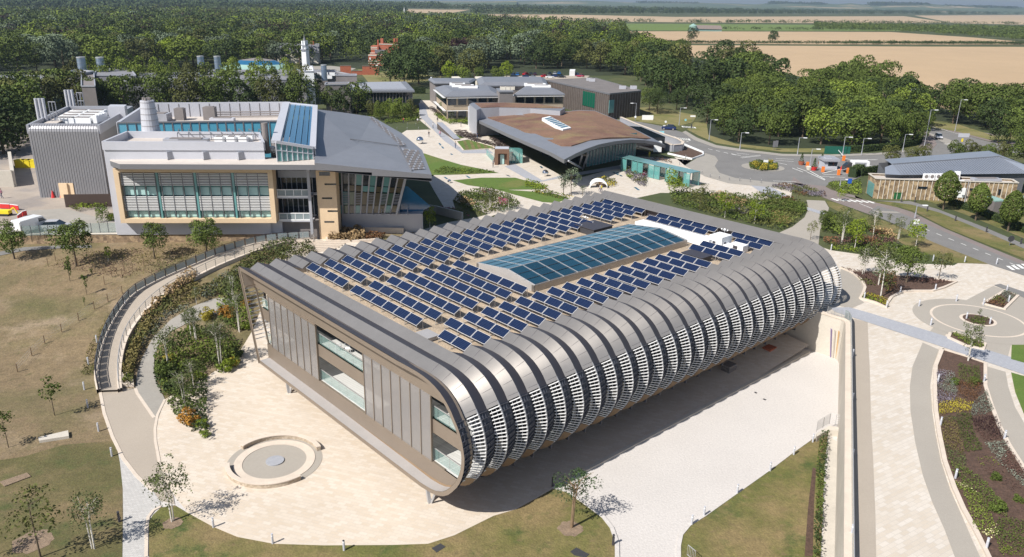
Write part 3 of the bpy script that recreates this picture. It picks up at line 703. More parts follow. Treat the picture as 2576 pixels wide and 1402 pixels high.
for(b0,b1)in((.95,17.3),):
 for c0 in(-2.05,-3.85):
  bl=MB();x=b0
  while x<b1-.1:
   slab(bl,x+.01,min(x+.66,b1)-.01,c0+.02,c0+.5,.64,.655);x+=.67
  bl.build('glass_balustrade',M['clear_glass'],mb_root)
  hr=MB();slab(hr,b0,b1,c0+.5,c0+.53,.63,.665);hr.build('handrail',M['steel'],mb_root)
core=MB()
core.loft([[Bm(a,b,c)for b,c in((1.9,-.55),(16.2,-.55),(16.7,-1.2),(16.95,-2.4),(16.7,-3.7),(16.1,-4.45),(2.2,-4.55))]for a in(2.0,25.6)],closed=True,capends=True)
core.build('inner_glazed_wall',M['dark_glass'],mb_root)
fl=MB()
for k in range(26):
 for c_ in(-1.35,-3.05):pass
for c_,bb_ in((-2.15,17.6),(-3.95,16.9)):slab(fl,16.3,bb_,c_-.06,c_,.7,26.9)
for k in range(3,27):slab(fl,16.55,17.1,-4.4,-.8,k+.2,k+.26)
fl.build('maintenance_walkway',M['slat_dark'],mb_root)
intf=MB()
for k in range(2,26):
 for j in range(4):
  random.seed(k*7+j)
  if random.random()<.6:slab(intf,16.98,17.0,-3.6+1.5*(j%2),-2.9+1.5*(j%2),k+.25*j,k+.25*j+.2)
intf.build('window_blind',M['concrete'],mb_root)
uc=MB();slab(uc,3.4,14.2,-5.65,-4.55,1.8,25.2);uc.build('undercroft_wall',M['soffit'],mb_root)
for a_,b_ in((.35,15.25),(.35,3.6)):
 lg_=MB();lg_.bar(Bm(a_,b_,-4.75),Bm(a_-.05,b_+.25,-5.6),.28,.28);lg_.bar(Bm(a_+.1,b_+.6,-4.75),Bm(a_,b_+.3,-5.6),.16,.16)
 lg_.build('support_strut',M['fin'],mb_root)
for k in range(3,25,3):
 lg_=MB();lg_.tube(Bm(k,15.9,-4.7),Bm(k,15.4,-5.6),.22,8);lg_.build('support_strut',M['zinc_dark'],mb_root)
gr=MB()
gr.flat([Bm(1.9,1.6,-.47),Bm(25.6,1.6,-.47),Bm(25.6,14.7,-.47),Bm(1.9,14.7,-.47)])
gr.build('roof_gravel',M['gravel'],mb_root)
rc=MB()
rc.poly(Bm(2.02,1.65,-.02),Bm(2.02,14.67,-.02),Bm(2.02,14.67,-.5),Bm(2.02,1.65,-.5))
rc.poly(Bm(25.3,1.65,-.12),Bm(25.3,14.67,-.12),Bm(25.3,14.67,-.5),Bm(25.3,1.65,-.5))
rc.build('gravel_upstand',M['zinc_dark'],mb_root)
ew=MB();ew.flat([Bm(26.95,0.1,-.1)]*0 or[Vector(p)for p in[Bm(26.9,.3,-.2),Bm(26.9,16.2,-.2),Bm(26.9,17.2,-1.2),Bm(26.9,17.2,-3.6),Bm(26.9,1.4,-3.6)]])if False else None
ew.add([Bm(25.7,*p)for p in((.3,-.3),(16.0,-.3),(17.0,-1.2),(17.3,-2.4),(17.2,-3.6),(1.4,-3.6))],[(0,1,2,3,4,5)])
ew.build('end_glazing',M['dark_glass'],mb_root)
er=MB()
OI=[(p[0],p[1])for p in OUT if p[1]>-3.5 or p[0]>17];
er.loft([[Bm(27,*p)for p in OUT[:26]],[Bm(27,*p)for p in INN[:26]]])
er.build('end_rim',M['bronze'],mb_root)
sky=empty('glazed_rooflight',Bm(15.7,8.9,-.45),'long pitched blue glass rooflight with low metal kerb in the middle of the gravel roof','rooflight')
kb=MB()
x0,x1,y0,y1,yr=9.75,21.75,6.75,11.1,9.15
slab(kb,y0,y0+.18,-.46,-.1,x0,x1);slab(kb,y1-.18,y1,-.46,-.12,x0,x1)
kb.build('kerb',M['zinc'],sky)
ke=MB()
for xx in(x0,x1):
 ke.prism([Bm(xx,y0,0)]*0 or[Bm(xx,y0,0),Bm(xx+.06,y0,0),Bm(xx+.06,y1,0),Bm(xx,y1,0)],Bm(0,0,-.46).z,Bm(0,0,-.1).z)
 ke.add([Bm(xx+d,*p)for d in(0,.06)for p in((y0,-.1),(yr,.18),(y1,-.1))],[(0,2,1),(3,4,5),(0,1,4,3),(1,2,5,4)])
ke.build('gable_end',M['ledge'],sky)
for i in range(12):
 for s_ in(0,1):
  g=MB();a0,a1=x0+.06+(x1-x0-.12)/12*i,x0+.06+(x1-x0-.12)/12*(i+1)
  if s_:g.poly(Bm(a0,yr,.17),Bm(a0,y1-.12,-.11),Bm(a1,y1-.12,-.11),Bm(a1,yr,.17))
  else:g.poly(Bm(a0,y0+.1,-.1),Bm(a0,yr,.17),Bm(a1,yr,.17),Bm(a1,y0+.1,-.1))
  g.build('glass_pane',M['sky_glass2' if s_ else 'sky_glass'],sky)
gb=MB()
for i in range(13):
 a=x0+.06+(x1-x0-.12)/12*i
 gb.bar(Bm(a,y0+.1,-.09),Bm(a,yr,.18),.08,.06);gb.bar(Bm(a,yr,.18),Bm(a,y1,-.10),.08,.06)
gb.bar(Bm(x0,yr,.18),Bm(x1,yr,.18),.12,.08)
gb.build('glazing_bar',M['steel'],sky)
gb=MB()
for t in(.33,.66):
 gb.bar(Bm(x0,yr+(y1-yr)*t,.175-.28*t),Bm(x1,yr+(y1-yr)*t,.175-.28*t),.05,.04)
for t in(.25,.5,.75):
 gb.bar(Bm(x0,y0+(yr-y0)*t,-.1+.28*t),Bm(x1,y0+(yr-y0)*t,-.1+.28*t),.04,.03)
gb.build('purlin',M['zinc_dark'],sky)
def make_array(n,label):
 t=empty('solar_array',(0,0,0),label,'solar panels','tilted solar panel rows on the gravel roof')
 w_=.9
 up=Vector((0,0,1))
 def P(a,b,c):return(bu*a+bv*b)*S+up*c*S
 lo_c,hi_c,dp=.25,.47,.38
 for i in range(n):
  b0,b1=i*w_+.012,(i+1)*w_-.012
  nrm=(P(dp,0,hi_c)-P(0,0,lo_c)).cross(P(0,1,0)).normalized();nrm=nrm if nrm.z>0 else-nrm
  f=MB();c=(P(0,b0,lo_c)+P(dp,b1,hi_c))/2
  f.obox(c,(P(dp,0,hi_c)-P(0,0,lo_c))/2,P(0,b1-b0,0)/2,nrm*.02)
  fo=f.build('panel_frame',M['pvframe'],t)
  g=MB()
  ea=(P(dp,0,hi_c)-P(0,0,lo_c));eb=P(0,b1-b0,0);base=P(0,b0,lo_c)+nrm*.026
  g.poly(base+ea*.03+eb*.02,base+ea*.03+eb*.98,base+ea*.97+eb*.98,base+ea*.97+eb*.02)
  g.cur=1
  for r_ in range(1,6):
   t0=.03+r_*.157;g.poly(*[base+nrm*.006+ea*t+eb*u for t,u in((t0-.012,.02),(t0-.012,.98),(t0+.012,.98),(t0+.012,.02))])
  g.build('solar_cells',[M['pvcell'],M['pvline']],fo)
 lg=MB()
 for i in range(n+1):
  b=min(max(i*w_,.05),n*w_-.05)
  lg.tube(P(.03,b,0.02),P(.03,b,lo_c),.03,4);lg.tube(P(dp-.02,b,.02),P(dp-.02,b,hi_c-.02),.03,4);lg.bar(P(.0,b,.03),P(dp+.03,b,.03),.05,.05)
 lg.bar(P(.03,0,lo_c-.02),P(.03,n*w_,lo_c-.02),.04,.04);lg.bar(P(dp-.03,0,hi_c-.04),P(dp-.03,n*w_,hi_c-.04),.04,.04)
 lg.build('support_frame',M['steel'],t)
 return t
protos={}
def put_array(n,a,b,label):
 loc=Bm(a,b,-.47)
 if n not in protos:
  t=make_array(n,label);protos[n]=t;t.location=loc
 else:copy_tree(protos[n],loc=loc,label=label)
for r_ in range(3,26):
 n=2 if r_==21 else 4
 put_array(n,r_-.26,1.75,'%s-panel solar row along the left roof edge, %s from the glazed front'%(['','','two','three','four'][n],ORD[r_-3]))
for r_ in range(3,10):
 put_array(6,r_-.26,5.98,'six-panel solar row in front of the glass rooflight, %s from the glazed front'%ORD[r_-3])
for r_ in list(range(3,20))+[21,22,24,25]:
 n=2 if r_ in(3,24)else 3
 put_array(n,r_-.26,12.82 if n==2 else 11.93,'%s-panel solar row beside the curved right roof edge, %s from the glazed front'%(['','','two','three'][n],ORD[[3,4,5,6,7,8,9,10,11,12,13,14,15,16,17,18,19,21,22,24,25].index(r_)]))
for r_ in(24,25):put_array(5,r_-.26,6.42,'five-panel solar row behind the white roof duct, %s of two'%ORD[r_-24])
def bbox_(b0,b1,c0,c1,a0,a1,name,mt,label,cat,parent=None):
 mb=MB();slab(mb,b0,b1,c0,c1,a0,a1);o=mb.build(name,mt,parent)
 return o if parent else tag(o,label,cat)
hb=bbox_(4.95,6.45,-.45,-.08,18.95,20.6,'roof_hatch_housing',M['blackbox'],'flat dark grey hatch housing behind the blue rooflight near the left solar rows','roof hatch')
mb=MB();slab(mb,4.9,6.5,-.08,-.05,18.9,20.65);mb.build('lid',M['zinc_dark'],hb)
hb=bbox_(12.3,13.6,-.45,-.16,19.7,20.55,'roof_hatch_housing',M['blackbox'],'low dark hatch housing among the right-hand solar rows','roof hatch')
mb=MB();slab(mb,12.25,13.65,-.16,-.13,19.65,20.6);mb.build('lid',M['zinc_dark'],hb)
du=bbox_(6.75,11.6,-.42,-.05,22.35,23.15,'air_duct',M['white'],'long white insulated air duct behind the far end of the blue rooflight','air duct')
mb=MB()
for i in range(6):slab(mb,7.3+i*.75,7.34+i*.75,-.43,-.03,22.33,23.17)
mb.build('duct_flange',M['white'],du)
mb=MB();slab(mb,11.6,12.1,-.42,.0,22.45,23.3);slab(mb,11.2,11.9,-.42,-.1,23.1,23.5);mb.build('duct_elbow',M['white'],du)
wb=bbox_(11.9,12.75,-.40,.22,22.75,23.75,'air_handling_unit',M['white'],'tall white cubic air handling unit at the right end of the white duct','air handling unit')
mb=MB();slab(mb,12.15,12.35,-.2,-.08,22.73,22.75);slab(mb,12.75,12.765,-.25,-.1,23.0,23.2);mb.build('grille',M['zinc_dark'],wb)
mb=MB();slab(mb,11.85,12.85,-.46,-.40,22.65,23.95);mb.build('plinth',M['white'],wb)
w2=bbox_(13.1,13.95,-.44,-.05,23.05,23.6,'condenser_unit',M['white'],'small white condenser unit beside the right gutter near the far solar rows','condenser')
mb=MB();slab(mb,12.75,13.35,-.44,-.2,22.95,23.5);mb.build('side_box',M['white'],w2)
mb=MB();slab(mb,13.3,13.6,-.3,-.12,23.03,23.05);mb.build('grille',M['zinc_dark'],w2)
def mast(a,b,h,label):
 t=empty('weather_mast',Bm(a,b,-.45),label,'weather mast')
 mb=MB();mb.tube(Bm(a,b,-.45),Bm(a,b,-.45+h),.05,6);mb.bar(Bm(a,b-.2,-.5+h),Bm(a,b+.2,-.5+h),.05,.05);mb.build('pole',M['steel'],t)
 mb=MB();mb.sphere(Bm(a,b,-.45+h),.16);mb.sphere(Bm(a,b+.2,-.45+h),.1);mb.sphere(Bm(a,b-.2,-.45+h),.1);mb.build('sensor',M['white'],t)
mast(24.1,12.0,.75,'slim weather mast with white sensors near the far right roof corner')
mast(20.4,4.4,.5,'short white sensor mast between the left solar rows')
ht=bbox_(11.85,12.6,-.45,-.3,2.45,2.95,'access_ladder_hatch',M['fin'],'small pale metal hatch at the front right corner of the gravel','roof hatch')
mb=MB();slab(mb,11.8,12.65,-.3,-.27,2.4,3.0);mb.build('lid',M['ledge'],ht)
def chair(P,rz,label):
 t=empty('garden_chair',P,label,'chair','white chairs on the upper balcony');t.rotation_euler=(0,0,rz)
 def L(x,y,z):return Vector((x,y,z))+P
 mb=MB();mb.box(P.x-.24,P.x+.24,P.y-.24,P.y+.24,P.z+.43,P.z+.47);mb.build('seat',M['white'],t)
 mb=MB()
 for i in range(7):
  an=math.pi*(i/6);mb.tube(L(.24*math.cos(an),.2+.06*math.sin(an),.47),L(.26*math.cos(an),.24+.1*math.sin(an),.85),.018,5)
 mb.path([L(.26*math.cos(math.pi*i/8),.24+.1*math.sin(math.pi*i/8),.85)for i in range(9)],.022);mb.build('backrest',M['white'],t)
 for sx in(-1,1):
  for sy in(-1,1):
   mb=MB();mb.tube(L(.2*sx,.2*sy,.43),L(.26*sx,.26*sy,0),.02,5);mb.build('leg',M['white'],t)
chair(Bm(.95,7.9,-2.05),R(200),'left white chair of the two behind the glass of the upper balcony')
chair(Bm(1.15,8.35,-2.05),R(20),'right white round-backed chair of the two on the upper balcony')
# ================================================ VEGETATION
RNG=np.random.default_rng(5)
def foliage(name,C,Nn,sz,mt,seed=0,jitter=.6,ratio=.7):
 """one leaf-clump quad at every centre C with outward normal Nn and size sz"""
 rg=np.random.default_rng(seed);n=len(C)
 N_=Nn+rg.normal(0,jitter,(n,3));N_/=np.linalg.norm(N_,axis=1)[:,None]+1e-9
 r=rg.normal(0,1,(n,3));A=np.cross(N_,r);A/=np.linalg.norm(A,axis=1)[:,None]+1e-9;B=np.cross(N_,A)
 s_=(sz*rg.uniform(.6,1.35,n))[:,None]if np.isscalar(sz)else(sz*rg.uniform(.6,1.35,n))[:,None]
 fold=N_*s_*.22
 V=np.stack([C-A*s_*.5,C-B*s_*.5*ratio+fold,C+A*s_*.5,C+B*s_*.5*ratio-fold*.3],1).reshape(-1,3)
 me=bpy.data.meshes.new(name);me.vertices.add(len(V));me.vertices.foreach_set('co',V.astype(np.float32).ravel())
 me.loops.add(4*n);me.loops.foreach_set('vertex_index',np.arange(4*n,dtype=np.int32))
 me.polygons.add(n);me.polygons.foreach_set('loop_start',np.arange(0,4*n,4,dtype=np.int32));me.polygons.foreach_set('loop_total',np.full(n,4,dtype=np.int32))
 for q in(mt if isinstance(mt,list)else[mt]):me.materials.append(q)
 me.update(calc_edges=True);me.validate();return me
def crown_pts(seed,n,R3,lobes=10,shell=.8,bottom=.25,core=.35):
 """points over a cluster of lobes filling an ellipsoid of half-axes R3, centred at 0"""
 rg=np.random.default_rng(seed);rx,ry,rz=R3
 L=[]
 for i in range(lobes):
  while 1:
   p=rg.uniform(-1,1,3)
   if .25<np.linalg.norm(p)<.78 and p[2]>-.75:break
  L.append(p)
 L=np.array(L);lr=rg.uniform(.28,.48,lobes)
 idx=rg.integers(0,lobes,n);d=rg.normal(0,1,(n,3));d/=np.linalg.norm(d,axis=1)[:,None]
 d[:,2]=np.where((d[:,2]<-bottom)&(rg.random(n)<.6),-d[:,2],d[:,2])
 rad=lr[idx]*rg.uniform(shell,1.05,n)
 p=L[idx]+d*rad[:,None]
 keep=np.ones(n,bool)
 for j in range(lobes):
  dd=np.linalg.norm(p-L[j],axis=1);keep&=~((dd<lr[j]*.7)&(idx!=j))
 p,d,idx=p[keep],d[keep],idx[keep]
 nrm=d*.75+p*.4
 return p*np.array([rx,ry,rz]),nrm
def leafmat(name,col,rnd=.35,hue=None):
 mt=mat(name,col,.75,rnd=rnd,noise=[(.22,.22),(.02,.25)],spec=.25)
 b=mt.node_tree.nodes['Principled BSDF'];b.inputs['Subsurface Weight'].default_value=0
 return mt
LM={'dark':leafmat('leaf_dark',(.040,.062,.016)),'mid':leafmat('leaf_mid',(.078,.108,.020)),'light':leafmat('leaf_light',(.125,.165,.024)),'olive':leafmat('leaf_olive',(.090,.098,.026)),'silver':leafmat('leaf_silver',(.12,.155,.095)),'purple':leafmat('leaf_purple',(.035,.016,.018)),'yellow':leafmat('leaf_yellow',(.30,.25,.03)),'orange':leafmat('leaf_orange',(.36,.18,.03)),'lime':leafmat('leaf_lime',(.15,.20,.015)),'birch':leafmat('leaf_birch',(.085,.105,.035)),'straw':leafmat('leaf_straw',(.36,.25,.13)),'straw2':leafmat('leaf_straw2',(.16,.135,.045)),'grey':leafmat('leaf_grey',(.17,.19,.15)),'pink':leafmat('leaf_pink',(.30,.08,.13)),'pine':leafmat('leaf_pine',(.05,.085,.03)),'rust':leafmat('leaf_rust',(.13,.065,.03)),'lav':leafmat('leaf_lav',(.16,.14,.17)),'far':leafmat('leaf_far',(.045,.068,.022)),'cream':leafmat('leaf_cream',(.50,.47,.25)),'brown':leafmat('leaf_brown',(.10,.055,.045))}
M['bark']=mat('bark',(.12,.09,.06),.9,noise=(3,.25));M['birchbark']=mat('birchbark',(.62,.58,.52),.7,noise=[(6,.3)],col2=((.06,.05,.05),5,.62,.68))
M['wood']=mat('wood',(.22,.15,.09),.8,noise=(3,.2));M['darkwood']=mat('darkwood',(.055,.035,.028),.8)
def meshobj(name,me,loc=(0,0,0),parent=None):
 o=bpy.data.objects.new(name,me);scene.collection.objects.link(o);o.location=loc;o.parent=parent;return o
# ---- woodland trees (unit meshes: 12 m tall) with trunk and crown
def wood_mesh(seed,key,n=3400,H_=12,W_=11.5,form='round'):
 rg=np.random.default_rng(seed)
 if form=='cone':
  t=rg.random(n)**.7;z=1+(1-t)*(H_-1);rr_=W_*.42*t*(.8+.25*np.sin(z*2.2))*rg.uniform(.75,1.05,n);a=rg.uniform(0,2*np.pi,n)
  C=np.stack([rr_*np.cos(a),rr_*np.sin(a),z],1);Nn=np.stack([np.cos(a),np.sin(a),np.full(n,.5)],1)
 else:
  C,Nn=crown_pts(seed,n,(W_/2,W_/2,H_*.44),lobes=18 if form=='round' else 7);C=C+[0,0,H_*.56]
 return foliage('crown_'+key,C,Nn,.60,LM[key],seed)
TRUNK=MB();TRUNK.tube((0,0,-.3),(0,0,5.5),.28,6,.16)
for a_ in(0,2.1,4.2):TRUNK.tube((0,0,3),(1.7*math.cos(a_),1.7*math.sin(a_),7.5),.13,5,.05)
tro=TRUNK.build('trunk',M['bark']);trunk_me=tro.data;bpy.data.objects.remove(tro)
WM={}
for key,forms in(('dark',3),('mid',3),('light',2),('olive',2),('silver',1),('purple',1),('lime',1)):
 WM[key]=[wood_mesh(11+7*i+len(key),key)for i in range(forms)]
WM['cone']=[wood_mesh(91,'dark',form='cone')]
def poly_world(px):return[(p.x,p.y)for p in[gl(x,y,'U')for x,y in px]]
def pois(poly,sp,mx=9999,seed=1):
 rg=np.random.default_rng(seed);xs=[p[0]for p in poly];ys=[p[1]for p in poly];out=[]
 tries=int((max(xs)-min(xs))*(max(ys)-min(ys))/sp**2*6)+50
 for _ in range(min(tries,60000)):
  p=(rg.uniform(min(xs),max(xs)),rg.uniform(min(ys),max(ys)))
  if inside(p,poly)and all((p[0]-q[0])**2+(p[1]-q[1])**2>sp*sp for q in out):
   out.append(p)
   if len(out)>=mx:break
 return out
TREECOUNT=0
def wtree(x,y,h,keyset,label,group,rg,w_=1.0,z=ZU):
 global TREECOUNT;TREECOUNT+=1
 k=keyset[rg.integers(0,len(keyset))];me=WM[k][rg.integers(0,len(WM[k]))]
 o=bpy.data.objects.new('woodland_tree',None);scene.collection.objects.link(o);o.location=(x,y,z)
 s_=h/12;o.scale=(s_*w_,s_*w_,s_);o.rotation_euler=(0,0,rg.uniform(0,6.28))
 tag(o,label,'tree',group)
 c=meshobj('crown',me,(0,0,0),o);t=meshobj('trunk',trunk_me,(0,0,0),o)
 return o
def grove(px,sp,h,keys,label,group,seed,mx=200,z=ZU,world=None,w_=1.0):
 rg=np.random.default_rng(seed)
 for x,y in pois(world or poly_world(px),sp,mx,seed):wtree(x,y,rg.uniform(*h),keys,label,group,rg,rg.uniform(.85,1.15)*w_,z)
def row(px,h,keys,label,group,seed,z=ZU,w_=1.0):
 rg=np.random.default_rng(seed)
 for(x,y)in px:
  p=gp(x,y,z);wtree(p.x,p.y,rg.uniform(*h),keys,label,group,rg,w_,z)
DK_=['dark','dark','mid','olive'];MX=['dark','mid','mid','light','olive']
grove([(-120,330),(60,330),(64,372),(20,400),(-120,420)],7.5,(12,15),['dark','mid','olive'],'tall dark tree in the dense clump left of the ribbed grey block','dark trees left of the ribbed block',21,26)
row([(-20,300),(20,296),(62,300),(95,285),(130,290),(165,283)],(11,14),MX,'spreading green tree standing behind the ribbed grey block','trees behind the ribbed block',22)
row([(205+i*37+(i%3)*6,284+(i*7)%14)for i in range(16)],(11,13.5),['mid','olive','mid','dark'],'bushy tree in the row between the institute and the grey laboratory roofs','tree row behind the institute',23,w_=.85)
row([(190+i*41+(i%2)*9,246+(i*5)%12)for i in range(15)],(12.5,14.5),['mid','light','light','olive'],'slender light green tree in front of the laboratory roofs','slender trees before the laboratory roofs',24,w_=.62)
row([(836,290),(868,296),(900,286),(790,250)],(8.5,10),['dark','mid'],'round dark tree between the institute roof and the brown glazed block','dark trees beside the institute roof',25)
row([(938,300),(957,303),(975,296),(991,303),(1008,298),(1023,302),(1036,292)],(4.8,6.2),['mid','olive','light'],'small leafy tree in the planting beside the white tents','small trees near the brown glazed block',26,w_=.8)
row([(985,215),(1020,222),(1055,212),(1000,200),(1040,198)],(13,16),['dark'],'huge dark spreading tree standing left of the low grey offices','dark trees left of the offices',27,w_=1.15)
grove([(1010,196),(1010,150),(1060,190),(1100,196),(1230,196),(1255,174),(1490,174),(1510,188),(1660,190),(1640,150),(1300,140),(1040,140)],11,(13,18),MX+['dark','silver'],'broad mature tree in the woodland behind the low office buildings','woodland behind the offices',28,80,w_=1.15)
row([(1165,165),(1160,172)],(15,16),['purple'],'dark purple copper beech rising above the wood behind the offices','copper beeches',29)
row([(1560,122)],(20,20),['mid'],'tall light-crowned tree standing proud of the wood by the fields','tall tree',30,w_=.6)
row([(1130,205),(1165,208),(1205,203),(1250,208),(1275,200)],(6,9),['light','lime','mid'],'light green weeping tree just behind the office roofs','light trees behind the offices',31,w_=.9)
grove([(-80,190),(300,182),(560,176),(830,160),(830,140),(500,138),(-80,142)],11,(12,17),MX+['silver','light'],'broadleaf tree in the deep woodland beyond the laboratory chimneys','woodland beyond the laboratories',32,88,w_=1.2)
row([(355,160),(430,172),(310,140)],(12,14),['lime'],'yellow-green willow standing out in the dark left woodland','yellow-green willows',33)
grove([(1775,292),(1782,335),(1850,358),(1960,372),(2080,372),(2190,372),(2320,352),(2320,320),(2230,285),(2050,255),(1880,250)],6.6,(9,12),['mid','mid','light','dark'],'young green tree in the dense copse inside the road loop','copse inside the road loop',34,64,w_=1.05)
row([(2265,368),(2295,366),(2318,355),(2240,372)],(8,9),['mid'],'rounded conical tree at the right tip of the copse','conical trees at the copse tip',35,w_=.7)
grove([(1610,270),(1700,275),(1790,262),(2000,235),(1900,200),(1700,165),(1600,180)],10,(13,18),['dark','mid','olive','dark'],'tall dark tree in the belt between the offices and the stubble field','tall belt beside the stubble field',36,34)
grove([(2000,240),(2200,262),(2330,300),(2480,330),(2600,335),(2720,350),(2720,310),(2500,290),(2300,262),(2120,225)],7.5,(9,13),['dark','mid','mid'],'broad dark tree in the belt along the far side of the bypass','tree belt along the bypass',37,36,w_=1.2)
row([(2130,235),(2160,240),(2220,250)],(15,17),['mid'],'tall open-crowned tree rising above the road belt','tall trees over the road belt',38,w_=.8)
row([(2510,360),(2540,362),(2572,375),(2600,400),(2575,425)],(7,9),['dark','mid'],'dark bushy tree at the right edge behind the grey-roofed hall','dark trees at the right edge',39)
row([(2240,415),(2290,410),(2320,408),(2400,400),(2440,398),(2480,400),(2520,405)],(3.5,5),['olive','mid'],'low grey-green shrubby tree behind the roof of the right-hand hall','shrubby trees behind the hall',40)
row([(1738,106)],(13,13),['dark'],'left solitary round tree in the hedge between stubble fields','solitary hedge trees',41)
row([(1944,108)],(13,13),['dark'],'right solitary round tree in the hedge between stubble fields','solitary hedge trees',42)
print('woodland trees',TREECOUNT)
# ---- far woods: one mass of clumps
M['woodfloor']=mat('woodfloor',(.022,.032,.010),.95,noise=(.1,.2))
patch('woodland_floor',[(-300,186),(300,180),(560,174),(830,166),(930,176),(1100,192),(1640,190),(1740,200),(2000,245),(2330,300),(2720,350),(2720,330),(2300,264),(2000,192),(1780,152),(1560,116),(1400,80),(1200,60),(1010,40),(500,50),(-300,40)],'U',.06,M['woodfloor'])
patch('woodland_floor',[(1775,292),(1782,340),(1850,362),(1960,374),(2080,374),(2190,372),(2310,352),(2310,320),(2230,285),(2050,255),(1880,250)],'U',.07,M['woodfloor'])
def dome(seed,n):
 rg=np.random.default_rng(seed);d=rg.normal(0,1,(n,3));d/=np.linalg.norm(d,axis=1)[:,None];d[:,2]=np.abs(d[:,2])*1.15-.25
 f=1+.16*np.sin(d[:,0]*5+seed)*np.cos(d[:,1]*5-seed)+.10*np.sin(d[:,2]*9+d[:,0]*7+seed*2)
 return d*f[:,None]*rg.uniform(.86,1.04,n)[:,None],d
def mass(name,places,keys,label,seed=3,per=34,leaf=.24):
 rg=np.random.default_rng(seed);Cs=[];Ns=[];Sz=[];Mi=[]
 if isinstance(keys,bpy.types.Material):keys=[keys]
 for(x,y,z,h,w_)in places:
  p,nn=dome(int(rg.integers(0,40)),per);p=p*[w_/2,w_/2,h*.55]
  Cs.append(p+[x,y,z+h*.42]);Ns.append(nn);Sz.append(np.full(len(p),h*leaf));Mi.append(np.full(len(p),rg.integers(0,len(keys))))
 C=np.concatenate(Cs);Nn=np.concatenate(Ns);sz=np.concatenate(Sz);og=C.mean(0);og[2]=ZU
 me=foliage(name,C-og,Nn,sz,keys,seed,.45);me.polygons.foreach_set('material_index',np.concatenate(Mi).astype(np.int32))
 return tag(meshobj(name,me,og),label,'woods',kind='stuff')
def mass_places(px,sp,h,n,seed,w_=1.0):
 rg=np.random.default_rng(seed);poly=poly_world(px);xs=[p[0]for p in poly];ys=[p[1]for p in poly];out=[]
 t=0
 while len(out)<n and t<n*60:
  t+=1
  p=(rg.uniform(min(xs),max(xs)),rg.uniform(min(ys),max(ys)))
  if inside(p,poly):hh=rg.uniform(*h);out.append((p[0],p[1],ZU,hh,hh*rg.uniform(.8,1.25)*w_))
 return out
fK=[LM[k]for k in('mid','dark','mid','olive','light','dark','mid','silver','mid','dark','light','lime','mid','far','dark','purple')]
def spaced(px,sp,h,seed,w_=1.0):
 rg=np.random.default_rng(seed);poly=poly_world(px);xs=[p[0]for p in poly];ys=[p[1]for p in poly];out=[];j=0
 y=min(ys)
 while y<max(ys):
  x=min(xs)+(j%2)*sp/2
  while x<max(xs):
   q=(x+rg.uniform(-.35,.35)*sp,y+rg.uniform(-.35,.35)*sp)
   if inside(q,poly):hh=rg.uniform(*h);out.append((q[0],q[1],ZU,hh,sp*rg.uniform(.95,1.55)*w_))
   x+=sp
  y+=sp*.87;j+=1
 return out
mass('far_wood',spaced([(-140,147),(500,142),(830,142),(870,160),(930,158),(1040,142),(1300,142),(1620,150),(1560,100),(1100,92),(-140,92)],12.5,(9,18),1),fK,'broad belt of mixed woodland behind the campus',2,300,.075)
mass('far_wood',spaced([(-140,93),(560,90),(820,94),(1100,92),(1560,100),(1560,82),(1300,66),(1180,56),(900,50),(840,54),(820,60),(640,58),(500,52),(-140,60)],15,(9,18),47),fK,'far edge of the woodland around the village',45,130,.11)
mass('far_wood',spaced([(-140,61),(500,53),(500,44),(720,49),(840,54),(900,50),(1010,38),(810,36),(600,36),(480,30),(200,34),(-140,36)],19,(9,17),3),fK,'hazy green woodland left of the village far behind the campus',4,60,.16)
def pxrow(x0,x1,y0,y1,n,h,seed,w_=1.2):
 rg=np.random.default_rng(seed);out=[]
 for i in range(n):
  t=rg.random();p=gp(x0+(x1-x0)*t,y0+(y1-y0)*t+rg.uniform(-.6,.6),ZU);hh=rg.uniform(*h);out.append((p.x,p.y,ZU,hh,hh*w_))
 return out
fw=pxrow(1190,2720,37,37.5,420,(12,19),5)+pxrow(1250,2720,33.5,34.5,420,(12,18),6,1.6)+pxrow(1000,1800,24,31,420,(14,22),7,2)+pxrow(1800,2720,30.5,33,350,(14,20),8,2)
mass('tree_belt',fw,LM['far'],'long dark belt of trees beyond the pale stubble fields',5,36,.2)
fw=pxrow(-100,1010,26,34,900,(14,22),9,2.2)+pxrow(-100,560,16,24,500,(16,26),10,3)+pxrow(-100,1100,8,20,700,(16,26),12,3)
mass('tree_belt',fw,LM['far'],'bluish hazy tree belts on the left horizon',6,30,.22)
fw=pxrow(1420,2720,57.5,63,240,(5,9),13,1.6)
mass('hedge_line',fw,LM['dark'],'dark hedgerow with bushes between the green field and the upper stubble',7,30,.22)
fw=pxrow(1500,2720,109.5,113,620,(2.2,3.6),14,1.8)+pxrow(2120,2720,112,113.5,200,(3,4.5),15,1.8)
mass('hedge_line',fw,LM['dark'],'low dark hedge running between the two large stubble fields',8,30,.25)
fw=mass_places([(2050,64),(2280,68),(2720,76),(2720,112),(2570,104),(2400,90),(2240,80),(2050,77)],0,(6,8),1500,16,1.4)
mass('plantation',fw,LM['mid'],'dense young plantation at the right beyond the stubble',9,40,.22)
fw=pxrow(1820,2200,76,78,30,(4,6),17,1.6)
mass('field_scrub',fw,LM['dark'],'scattered bushes along the lower side of the green field',10,30,.25)
